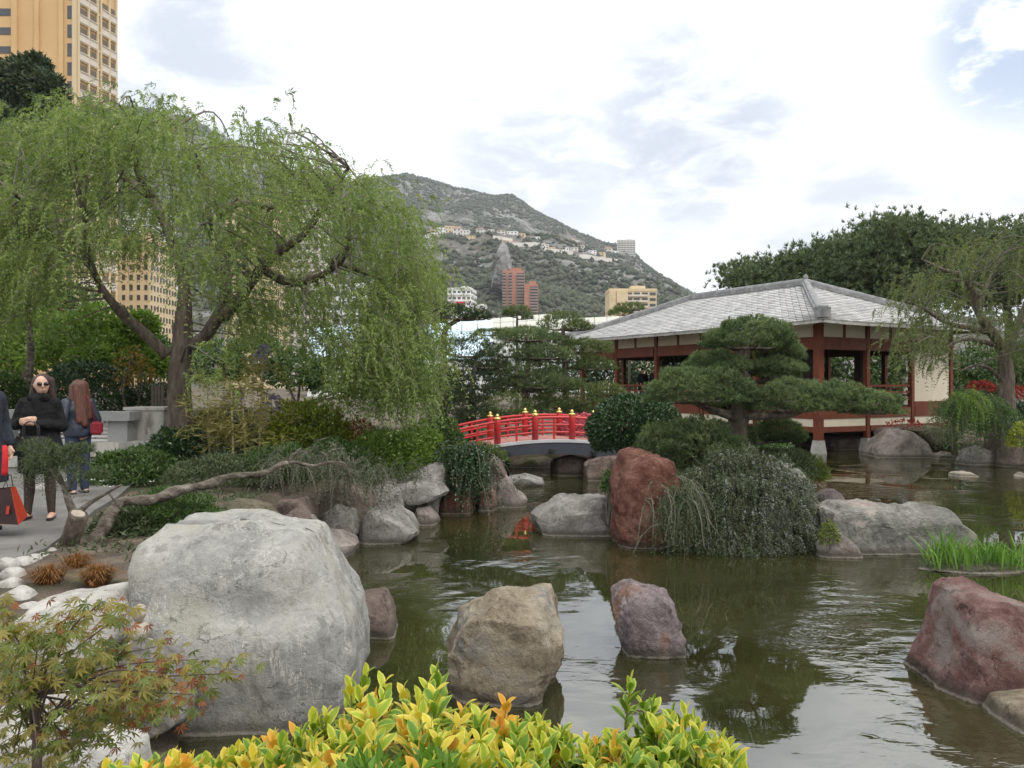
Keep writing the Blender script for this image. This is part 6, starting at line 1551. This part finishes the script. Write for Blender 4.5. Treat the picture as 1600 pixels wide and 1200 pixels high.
def woman_black():
    g = PZ(62, 811, .8); H = 1.70; rz = .15; T = xf((g[0], g[1], .8), rz)
    t = thing('person', 'woman in black coat and sunglasses with folded hands and dark stockings', 'person', T(0, 0, 0))
    pose = dict(leg=.78, head=(.03, -.01), look=(.45, -.9), elL=(-.27, .0, 1.1), wrL=(-.09, -.24, 1.17), handL=(.9, -.2, .1), palmL=(0, 1, 0), elR=(.25, .02, 1.08), wrR=(.02, -.25, 1.13), handR=(-.95, -.1, .1), palmR=(0, 1, 0), footL=(-.13, 0), footR=(.13, .0))
    b = body(t, T, H, pose); 
    # stockings over the legs
    k = [((-.1, -.005, .8), (-.112, -.007, .48), .085, .06), ((-.112, -.005, .48), (-.115, .012, .34), .06, .062), ((-.115, .01, .34), (-.13, 0, .06), .06, .04), ((.1, -.005, .8), (.112, -.007, .48), .085, .06), ((.112, -.005, .48), (.115, .012, .34), .06, .062), ((.115, .01, .34), (.13, 0, .06), .06, .04)]
    piece(t, T, H, 'stockings', 'stocking', k)
    cloth(t, T, H, 'skirt', 'blackcloth', [(0, 0, 1.0, .19, .15), (0, 0, .8, .235, .17), (0, 0, .56, .235, .16), (0, 0, .54, .22, .15)])
    cloth(t, T, H, 'coat', 'blackcloth', [(0, 0, .78, .25, .18), (0, 0, .84, .26, .18), (0, 0, 1.05, .2, .15), (0, 0, 1.25, .21, .15), (0, 0, 1.38, .17, .11), (0, 0, 1.42, .1, .08)],
          [((-.165, 0, 1.36), (-.265, .0, 1.1), .072, .062), ((-.265, 0, 1.1), (-.13, -.2, 1.155), .06, .05), ((.165, 0, 1.36), (.245, .02, 1.08), .072, .062), ((.245, .02, 1.08), (.07, -.22, 1.125), .06, .05)])
    piece(t, T, H, 'scarf', 'blackcloth', [((-.06, -.05, 1.42), (.08, -.06, 1.42), .06, .06), ((0, -.09, 1.4), (.03, -.11, 1.22), .055, .045), ((-.06, .04, 1.43), (.08, .04, 1.43), .055, .055)])
    piece(t, T, H, 'hair', 'hair', [((-.04, .04, 1.62), (-.1, .02, 1.3), .06, .05), ((.1, .05, 1.62), (.13, .05, 1.36), .05, .045), ((-.02, .07, 1.6), (0, .1, 1.35), .08, .06)], [((.025, .025, 1.612), (.092, .095, .098))])
    mb = MB(); f = T(.03+.45*.092, -.01-.9*.092, 1.6)
    for sg in (-1, 1): mb.ell(T(.03+.045*1+sg*.036*.9, -.01-.09+sg*.036*.45, 1.602), (.032, .022, .024))
    mb.bar(T(-.045, -.065, 1.61), T(-.05, .02, 1.605), .008, .012); mb.bar(T(.105, -.04, 1.61), T(.11, .05, 1.605), .008, .012); mb.build('sunglasses', M['lens'], t, smooth=True)
    piece(t, T, H, 'shoes', 'blackleather', [((-.13, .04, .03), (-.155, -.14, .02), .04, .038), ((.13, .04, .03), (.16, -.14, .02), .04, .038)])
    h = thing('handbag', 'black leather handbag hanging from the folded arms of the woman in black', 'bag', T(.03, -.26, .82))
    mb = MB(); mb.add([T(x, -.28+y, z) for z, wx, wy in ((.78, .17, .07), (.83, .185, .075), (1.0, .15, .03)) for x, y in ((-wx+.02, -wy), (wx+.02, -wy), (wx+.02, wy), (-wx+.02, wy))], [[3, 2, 1, 0], [8, 9, 10, 11]]+[[4*r+i, 4*r+(i+1) % 4, 4*r+4+(i+1) % 4, 4*r+4+i] for r in (0, 1) for i in range(4)]); mb.build('bag_body', M['blackleather'], h)
    mb = MB()
    for y in (-.31, -.26): mb.tube(smooth([T(-.06, y, .99), T(-.05, y, 1.12), T(.02, y, 1.17), T(.09, y, 1.12), T(.1, y, .99)]), .007, 6)
    mb.build('strap', M['blackleather'], h, smooth=True)
    mb = MB(); mb.box(T(-.06, -.315, .985), (.015, .01, .02)); mb.box(T(.1, -.315, .985), (.015, .01, .02)); mb.build('buckle', M['gold'], h)
woman_black()
def woman_navy():
    d = 12.0; H = 1.66; g = P(122, 760, d); T = xf((g[0], d, .78), -2.1)
    t = thing('person', 'woman with long auburn hair in navy jacket turned away toward the other', 'person', T(0, 0, 0))
    pose = dict(head=(0, -.02), look=(0, -1), elL=(-.26, .04, 1.1), wrL=(-.22, -.12, .93), handL=(.1, -.5, -.8), palmL=(1, 0, 0), elR=(.25, .05, 1.1), wrR=(.2, -.13, .95), handR=(-.1, -.5, -.8), palmR=(-1, 0, 0), footL=(-.1, 0), footR=(.1, .02))
    body(t, T, H, pose)
    piece(t, T, H, 'jeans', 'denim', [((-.09, 0, .92), (-.1, 0, .5), .105, .075), ((-.1, 0, .5), (-.1, 0, .1), .075, .062), ((.09, 0, .92), (.1, 0, .5), .105, .075), ((.1, 0, .5), (.1, .02, .1), .075, .062)], [((0, .01, .93), (.175, .14, .12))])
    cloth(t, T, H, 'jacket', 'navyleather', [(0, 0, .86, .2, .165), (0, 0, 1.0, .2, .16), (0, 0, 1.12, .175, .14), (0, 0, 1.26, .2, .145), (0, 0, 1.38, .165, .11), (0, 0, 1.43, .09, .08)],
          [((-.18, 0, 1.36), (-.27, .04, 1.1), .08, .07), ((-.27, .04, 1.1), (-.23, -.09, .96), .068, .055), ((.18, 0, 1.36), (.26, .05, 1.1), .08, .07), ((.26, .05, 1.1), (.21, -.1, .98), .068, .055)])
    piece(t, T, H, 'blouse', 'scarf', [((-.03, -.135, 1.36), (-.03, -.145, .92), .05, .05), ((.03, -.135, 1.36), (.03, -.145, .92), .05, .05)])
    piece(t, T, H, 'hair', 'hairred', [((-.05, .06, 1.62), (-.08, .13, 1.15), .07, .05), ((.05, .06, 1.62), (.07, .14, 1.1), .07, .05), ((0, .08, 1.62), (0, .16, 1.05), .085, .05), ((-.09, 0, 1.6), (-.12, .02, 1.3), .045, .04), ((.09, 0, 1.6), (.12, .03, 1.28), .045, .04)], [((0, .01, 1.61), (.096, .11, .1))])
    piece(t, T, H, 'shoes', 'blackleather', [((-.1, .04, .03), (-.12, -.14, .025), .045, .04), ((.1, .05, .03), (.12, -.13, .025), .045, .04)])
    b = thing('handbag', 'small red leather bag at the hip of the woman in navy', 'bag', P(151, 680, d-.05))
    s = d/F; mb = MB(); mb.box(P(151, 669, d-.05), (17*s, .12, 21*s)); bb = mb.build('bag_body', M['redleather'], b)
    bm = bmesh.new(); bm.from_mesh(bb.data); bmesh.ops.bevel(bm, geom=bm.edges[:], offset=.03, segments=3, affect='EDGES'); bm.to_mesh(bb.data); bm.free()
    mb = MB(); mb.tube(smooth([P(147, 659, d-.05), P(145, 640, d-.1), P(138, 622, d-.12), P(128, 616, d)]), .006, 6); mb.build('strap', M['redleather'], b)
woman_navy()
def visitor():
    H = 1.78; g = PZ(-30, 830, .8); T = xf((g[0], g[1], .8), 1.2)
    t = thing('person', 'person in long navy coat cut off by the left edge of the picture', 'person', T(0, 0, 0))
    pose = dict(head=(0, 0), look=(0, -1), elL=(-.25, .03, 1.1), wrL=(-.24, -.08, .86), handL=(0, -.2, -1), palmL=(1, 0, 0), elR=(.25, .03, 1.1), wrR=(.24, -.1, .86), handR=(0, -.2, -1), palmR=(-1, 0, 0), footL=(-.1, 0), footR=(.1, .05))
    body(t, T, H, pose)
    piece(t, T, H, 'trousers', 'navycoat', [((-.09, 0, .9), (-.1, 0, .5), .1, .08), ((-.1, 0, .5), (-.1, 0, .08), .08, .07), ((.09, 0, .9), (.1, .02, .5), .1, .08), ((.1, .02, .5), (.1, .05, .08), .08, .07)])
    cloth(t, T, H, 'coat', 'navycoat', [(0, 0, .5, .26, .22), (0, 0, .55, .26, .22), (0, 0, .85, .22, .18), (0, 0, 1.1, .2, .16), (0, 0, 1.28, .21, .15), (0, 0, 1.39, .17, .11), (0, 0, 1.43, .1, .09)],
          [((-.18, 0, 1.36), (-.26, .03, 1.1), .085, .075), ((-.26, .03, 1.1), (-.25, -.07, .9), .072, .06), ((.18, 0, 1.36), (.26, .03, 1.1), .085, .075), ((.26, .03, 1.1), (.25, -.08, .9), .072, .06)])
    piece(t, T, H, 'hair', 'hair', [], [((0, .02, 1.61), (.09, .105, .1))])
    piece(t, T, H, 'shoes', 'blackleather', [((-.1, .04, .03), (-.12, -.14, .025), .048, .042), ((.1, .09, .03), (.12, -.09, .025), .048, .042)])
    # red scarf hanging by the coat, red and black paper bag
    d = 8.9; s = d/F
    r = thing('red_scarf', 'red cloth hanging down beside the navy coat at the left edge', 'scarf', P(8, 745, d-.3))
    mb = MB(); mb.tube(smooth([P(7, 696, d-.3), P(8, 715, d-.31), P(7, 742, d-.3)]), [.022, .024, .028, .026, .028, .03, .03, .03, .03, .031, .03], 10); mb.build('cloth', M['redcloth'], r, smooth=True)
    b = thing('shopping_bag', 'orange-red and black paper shopping bag held above the path at the left edge', 'bag', P(12, 820, d-.3))
    q = lambda x, y, dd: P(x, y, d-.3+dd)
    V = [q(-24, 818, -.06), q(29, 820, -.06), q(43, 806, .2), q(-10, 805, .2), q(-22, 768, -.03), q(17, 762, -.03), q(24, 760, .12), q(-14, 764, .12)]
    mb = MB(); mb.add(V, [[3, 2, 1, 0], [0, 1, 5, 4], [2, 3, 7, 6], [3, 0, 4, 7]]); mb.build('bag_body', M['bagblack'], b)
    off = nrm(np.cross(np.array(V[2])-V[1], np.array(V[5])-V[1])); off = off if off[0] > 0 else -off
    mb = MB(); mb.add([np.array(V[i])+off*.003 for i in (1, 2, 6, 5)]+[np.array(V[i])-off*.003 for i in (1, 2, 6, 5)], [[0, 1, 2, 3], [7, 6, 5, 4], [0, 4, 5, 1], [1, 5, 6, 2], [2, 6, 7, 3], [3, 7, 4, 0]]); mb.build('bag_side', M['bagred'], b)
    mb = MB(); mb.box(q(12, 797, -.075), (.03, .004, .085), 0, [[1, 0, .12], [0, 1, 0], [0, 0, 1]]); mb.build('print', M['bagred'], b)
    mb = MB(); mb.tube(smooth([q(-8, 765, -.03), q(2, 748, 0), q(8, 740, 0), q(10, 750, -.01), q(12, 763, -.03)]), .004, 6); mb.tube(smooth([q(4, 764, .1), q(12, 746, .03), q(17, 742, .03), q(20, 760, .1)]), .004, 6); mb.build('handle', M['blackleather'], b)
M['redcloth'] = pm('red_cloth', [(.5, .015, .02), (.6, .03, .03)], 12, 3, .8)
M['bagred'] = pm('orange_red_paper', [(.42, .035, .012), (.5, .05, .018)], 3, 3, .55)
M['bagblack'] = pm('dark_paper', [(.025, .01, .01), (.04, .015, .013)], 3, 3, .5)
visitor()
def far_person(label, r, l, H, rz, mat):
    p = pv(r, l, 1.52); T = xf(p, rz)
    t = thing('person', label, 'person', p)
    pose = dict(elL=(-.25, .03, 1.1), wrL=(-.22, -.14, .95), handL=(0, -.6, -.6), palmL=(1, 0, 0), elR=(.25, .03, 1.1), wrR=(.22, -.12, .95), handR=(0, -.6, -.6), palmR=(-1, 0, 0), footL=(-.1, 0), footR=(.1, .02))
    body(t, T, H, pose, vox=.024)
    cloth(t, T, H, 'coat', mat, [(0, 0, .6, .23, .18), (0, 0, .9, .21, .16), (0, 0, 1.1, .19, .15), (0, 0, 1.28, .21, .15), (0, 0, 1.41, .12, .1)], [((-.18, 0, 1.36), (-.26, .03, 1.1), .085, .075), ((-.26, .03, 1.1), (-.23, -.1, .97), .07, .06), ((.18, 0, 1.36), (.26, .03, 1.1), .085, .075), ((.26, .03, 1.1), (.23, -.1, .97), .07, .06)], .024)
    piece(t, T, H, 'trousers', 'denim', [((-.09, 0, .9), (-.1, 0, .1), .1, .07), ((.09, 0, .9), (.1, .02, .1), .1, .07)], vox=.024)
    piece(t, T, H, 'hair', 'hair', [], [((0, .02, 1.61), (.09, .105, .1))], .014)
far_person('left dark figure standing behind the pavilion railing', 1.2, 11.0, 1.62, .4, 'blackcloth')
far_person('middle dark figure standing behind the pavilion railing', 1.4, 10.3, 1.66, -.3, 'navycoat')
far_person('tallest dark figure on the right behind the pavilion railing', 1.6, 9.3, 1.8, .9, 'blackcloth')

# ------------------------------------------------------------ foreground golden shrub, leaf by leaf
def leaf_mesh(name, mat, L, Wd, curl, seed):
    n = 5; V = []; E = []
    for i in range(n+1):
        t = i/n; w = Wd*math.sin(math.pi*min(t*.97+.02, 1)**1.2)**.7; y = t*L; z = curl*L*t*t
        V += [(-w/2, y, z+.16*w), (0, y, z), (w/2, y, z+.16*w)]; E += [1, 0, 1]
        if i in (0, n): E[-2] = .7 if i == n else 0
    Fq = []
    for i in range(n): a = 3*i; Fq += [[a, a+1, a+4, a+3], [a+1, a+2, a+5, a+4]]
    mb = MB(); mb.add(V, Fq, np.random.default_rng(seed).uniform(0, 1), np.array(E, float))
    me = mb.mesh(name, smooth=True); me.materials.append(mat); return me
GL = [leafmat('green_shrub_leaf', [(.06, .13, .012), (.1, .2, .02), (.16, .27, .03)], .25, .5, .3, 3, (.36, .42, .06)),
      leafmat('yellow_green_shrub_leaf', [(.2, .3, .025), (.3, .38, .03), (.42, .46, .05)], .3, .5, .3, 3, (.6, .55, .1)),
      leafmat('yellow_shrub_leaf', [(.42, .4, .03), (.54, .45, .04), (.6, .48, .05)], .3, .52, .3, 3, (.68, .56, .14)),
      leafmat('orange_shrub_leaf', [(.6, .33, .03), (.62, .3, .04), (.6, .25, .05)], .3, .52, .3, 3, (.66, .42, .08))]
LV = [[leaf_mesh('leaf', GL[m], 1, w, c, m*7+i) for i, (w, c) in enumerate(((.5, -.15), (.56, .1), (.46, -.3)))] for m in range(4)]
def orient(u, nrm_):
    y = Vector(u).normalized(); z = Vector(nrm_); z = (z-y*z.dot(y)); z.normalize(); x = y.cross(z)
    return Matrix((x, y, z)).transposed()
def golden_shrub():
    rng = np.random.default_rng(301)
    t = thing('golden_shrub', 'golden and green variegated shrub filling the bottom foreground', 'shrub', (-.1, 2.1, .75))
    shoots = []
    # tops of the shoots as they stand over the hedge top; (px, py, d)
    line = [(150, 1195), (230, 1175), (290, 1165), (350, 1155), (410, 1140), (470, 1130), (520, 1100), (560, 1075), (580, 1062), (620, 1080), (690, 1060), (720, 1090), (760, 1105), (800, 1120), (850, 1110), (900, 1135), (950, 1140), (1000, 1120), (1050, 1110), (1100, 1130), (1140, 1150)]
    for k in range(340):
        x = rng.uniform(165, 1165); y0 = np.interp(x, [a for a, b in line], [b for a, b in line]); y = y0+8+abs(rng.normal())*62
        d = 2.35-.55*np.clip((y-y0)/120, 0, 1.3)+rng.normal()*.06
        shoots.append((x, min(y, 1240), d, 1))
    for x, y, d in ((572, 1048, 2.35), (600, 1062, 2.38), (548, 1062, 2.3), (630, 1075, 2.36), (683, 1050, 2.4), (668, 1066, 2.34), (588, 1085, 2.3), (985, 1060, 2.42), (1002, 1085, 2.4), (1020, 1095, 2.38), (1072, 1105, 2.4), (1086, 1118, 2.36), (1130, 1150, 2.3), (510, 1108, 2.3), (490, 1118, 2.3), (745, 1105, 2.3), (790, 1095, 2.4), (1052, 1112, 2.38)): shoots.append((x, y, d, 2))
    rest = [MB() for _ in range(4)]; lv = []; st = MB()
    for x, y, d, kind in shoots:
        tip = P(x, y+8, d); lean = nrm(np.array([rng.normal()*.18, rng.normal()*.18-.08, 1])); ln = rng.uniform(.1, .2) if kind == 1 else rng.uniform(.14, .26)
        gold = np.clip(rng.normal(.5, .32)-(.2 if x > 800 else 0)-(.4 if x > 960 and x < 1060 else 0)-(.25 if 540 < x < 700 and y < 1110 else 0), 0, 1)
        st.tube([tip-lean*(ln+.35), tip-lean*ln*.4, tip-lean*.01], [.004, .003, .002], 5, cap=False)
        nl = 11 if kind == 1 else 15
        for i in range(nl):
            f = i/(nl-1); a = i*2.4+rng.uniform(-.3, .3); spread = rng.uniform(.25, .5)+1.05*f
            o = tip-lean*ln*f; side = np.array([math.cos(a), math.sin(a), 0])
            u = nrm(lean*math.cos(spread)+side*math.sin(spread)+[0, 0, .1]); L = rng.uniform(.04, .068)*(.62+.55*min(1, f*2+.25))
            g = gold-.38*f+rng.normal()*.2
            m = 3 if g > .84 else 2 if g > .5 else 1 if g > .16 else 0
            lv.append((o, u, lean, L, m, rng.integers(0, 3), y+f*60))
    lv.sort(key=lambda q: q[1][1]*.0+q[6]+rng.uniform(0, 25))
    vis = [q for q in lv if q[6] < 1215]; k = 0
    step = max(1, len(vis)/300.)
    chosen = {id(vis[int(i*step)]) for i in range(min(300, len(vis)))}
    for q in lv:
        o, u, n_, L, m, v, _ = q
        R = orient(u, n_+np.array([0, 0, .01]))
        if id(q) in chosen:
            ob = bpy.data.objects.new('leaf', LV[m][v]); COL.objects.link(ob); ob.parent = t
            ob.matrix_local = Matrix.Translation(Vector(o-WL[t.name])) @ R.to_4x4() @ Matrix.Scale(L, 4)
        else:
            me = LV[m][v]; V = np.array([vv.co[:] for vv in me.vertices])*L; V = V @ np.array(R).T+o
            rest[m].add(V, [list(p.vertices) for p in me.polygons], rng.uniform(0, 1), np.tile([1, 0, 1], len(V)//3).astype(float))
    for m in range(4):
        if rest[m].n: tag(rest[m].build('leaves', GL[m], t, True), kind='stuff')
    tag(st.build('stems', pm('green_stem', [(.12, .13, .04), (.2, .17, .07)], 10, 3, .6), t), kind='stuff')
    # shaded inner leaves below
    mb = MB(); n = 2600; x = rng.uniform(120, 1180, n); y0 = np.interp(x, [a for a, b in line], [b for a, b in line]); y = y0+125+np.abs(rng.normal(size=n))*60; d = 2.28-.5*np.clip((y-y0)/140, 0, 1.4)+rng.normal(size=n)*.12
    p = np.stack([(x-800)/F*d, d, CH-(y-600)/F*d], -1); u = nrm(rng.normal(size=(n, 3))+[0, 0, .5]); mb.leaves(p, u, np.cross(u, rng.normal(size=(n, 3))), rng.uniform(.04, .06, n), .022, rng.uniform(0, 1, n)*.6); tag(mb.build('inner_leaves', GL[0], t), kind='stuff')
golden_shrub()

# ------------------------------------------------------------ foreground Japanese maple, leaf by leaf
def maple_leaf(mat, seed):
    rng = np.random.default_rng(seed); V = [(0, 0, 0)]; Fc = []
    for k, a in enumerate((-1.95, -1.3, -.65, 0, .65, 1.3, 1.95)):
        L = (.5, .78, .95, 1.0, .95, .78, .5)[k]*rng.uniform(.9, 1.05); a += rng.normal()*.05; w = .1*L+.02
        dx, dy = math.sin(a), math.cos(a); sx, sy = dy, -dx; dz = -.28
        b = len(V); V += [(dx*L*.45-sx*w, dy*L*.45-sy*w, dz*L*.2), (dx*L, dy*L, dz*L), (dx*L*.45+sx*w, dy*L*.45+sy*w, dz*L*.2)]; Fc.append([0, b, b+1, b+2])
    mb = MB(); mb.add(V, Fc, rng.uniform(0, 1)); me = mb.mesh('leaf'); me.materials.append(mat); return me
ML = [leafmat('green_maple_leaf', [(.07, .1, .02), (.14, .17, .035), (.2, .23, .06)], .35, .5, .3, 4), leafmat('olive_maple_leaf', [(.16, .14, .03), (.22, .19, .045), (.28, .24, .06)], .35, .5, .3, 4), leafmat('rust_maple_leaf', [(.16, .045, .018), (.22, .075, .025), (.26, .1, .035)], .35, .5, .3, 4)]
def maple():
    rng = np.random.default_rng(311)
    t = thing('japanese_maple', 'young Japanese maple with rusty green leaves in the lower left corner', 'maple', P(60, 1195, 3.3)*[1, 1, 0]+[0, 0, .6])
    LVm = [[maple_leaf(m, 7*i+j) for j in range(3)] for i, m in enumerate(ML)]
    br = MB(); root = P(55, 1260, 3.3); fork = P(48, 1085, 3.3)
    br.tube(smooth([root, P(58, 1160, 3.3), fork]), np.linspace(.022, .014, 11), 8)
    ends = [(20, 990), (60, 1000), (110, 955), (160, 940), (190, 960), (130, 1010), (60, 1050), (20, 1070), (190, 1010), (100, 1060), (150, 1045), (220, 1070), (260, 1050), (310, 1030), (270, 1065), (240, 1095), (355, 1052), (300, 1085), (200, 1120), (150, 1130), (100, 1120), (40, 1130), (20, 1180), (120, 1180), (180, 1165), (230, 1130), (-10, 1030), (-10, 1110), (0, 960), (170, 1085), (90, 985), (290, 1110), (60, 1195), (245, 1010), (10, 1010), (80, 1165)]
    pos = []
    for i, (x, y) in enumerate(ends):
        e = P(x, y, 3.3+rng.uniform(-.35, .35)); m_ = fork*.5+e*.5+[0, 0, .03+rng.normal()*.02]; lp = smooth([fork if i % 3 else root*.4+fork*.6, m_, e]); br.tube(lp, np.linspace(.006, .0018, len(lp)), 5, cap=False)
        rust = .42 if (x > 200 or y < 965) else .1
        for k in range(30):
            f = rng.uniform(.45, 1.08); p = m_*(1-f)+e*f if f < 1 else e+(e-m_)*(f-1)
            p = p+rng.normal(size=3)*[.055, .06, .032]; pos.append((p, rust, i))
    rng.shuffle(pos); rest = [MB() for _ in ML]
    for k, (p, rust, i) in enumerate(pos):
        r = rng.uniform(); m = 2 if r < rust*.7 else 1 if r < rust*.7+.42 else 0
        a = rng.uniform(0, 2*math.pi); u = nrm(np.array([math.cos(a), math.sin(a)*.7-.2, -.35+rng.normal()*.3])); n_ = nrm(np.array([rng.normal()*.35, -.35+rng.normal()*.3, 1]))
        R = orient(u, n_); L = rng.uniform(.037, .057)*(.75 if m == 2 else 1); me = LVm[m][rng.integers(0, 3)]
        if k < 300:
            ob = bpy.data.objects.new('leaf', me); COL.objects.link(ob); ob.parent = t; ob.matrix_local = Matrix.Translation(Vector(p-WL[t.name])) @ R.to_4x4() @ Matrix.Scale(L, 4)
        else:
            V = np.array([vv.co[:] for vv in me.vertices])*L; rest[m].add(V @ np.array(R).T+p, [list(q.vertices) for q in me.polygons], rng.uniform(0, 1))
    for m in range(3):
        if rest[m].n: tag(rest[m].build('leaves', ML[m], t), kind='stuff')
    tag(br.build('branches', pm('maple_bark', [(.07, .05, .04), (.12, .09, .07)], 20, 4, .8), t, smooth=True), kind='stuff')
maple()

# ------------------------------------------------------------ air
def build_haze():
    mb = MB(); mb.box((0, 3400, 399), (30000, 30000, 802))
    m = bpy.data.materials.new('haze'); m.use_nodes = True; nt = m.node_tree; nt.nodes.clear()
    out = nt.nodes.new('ShaderNodeOutputMaterial'); v = nt.nodes.new('ShaderNodeVolumePrincipled')
    v.inputs['Color'].default_value = (.86, .92, 1, 1); v.inputs['Density'].default_value = .00016; v.inputs['Anisotropy'].default_value = .2
    _l(nt, v.outputs[0], out.inputs['Volume'])
    tag(mb.build('haze', m), kind='stuff')
build_haze()
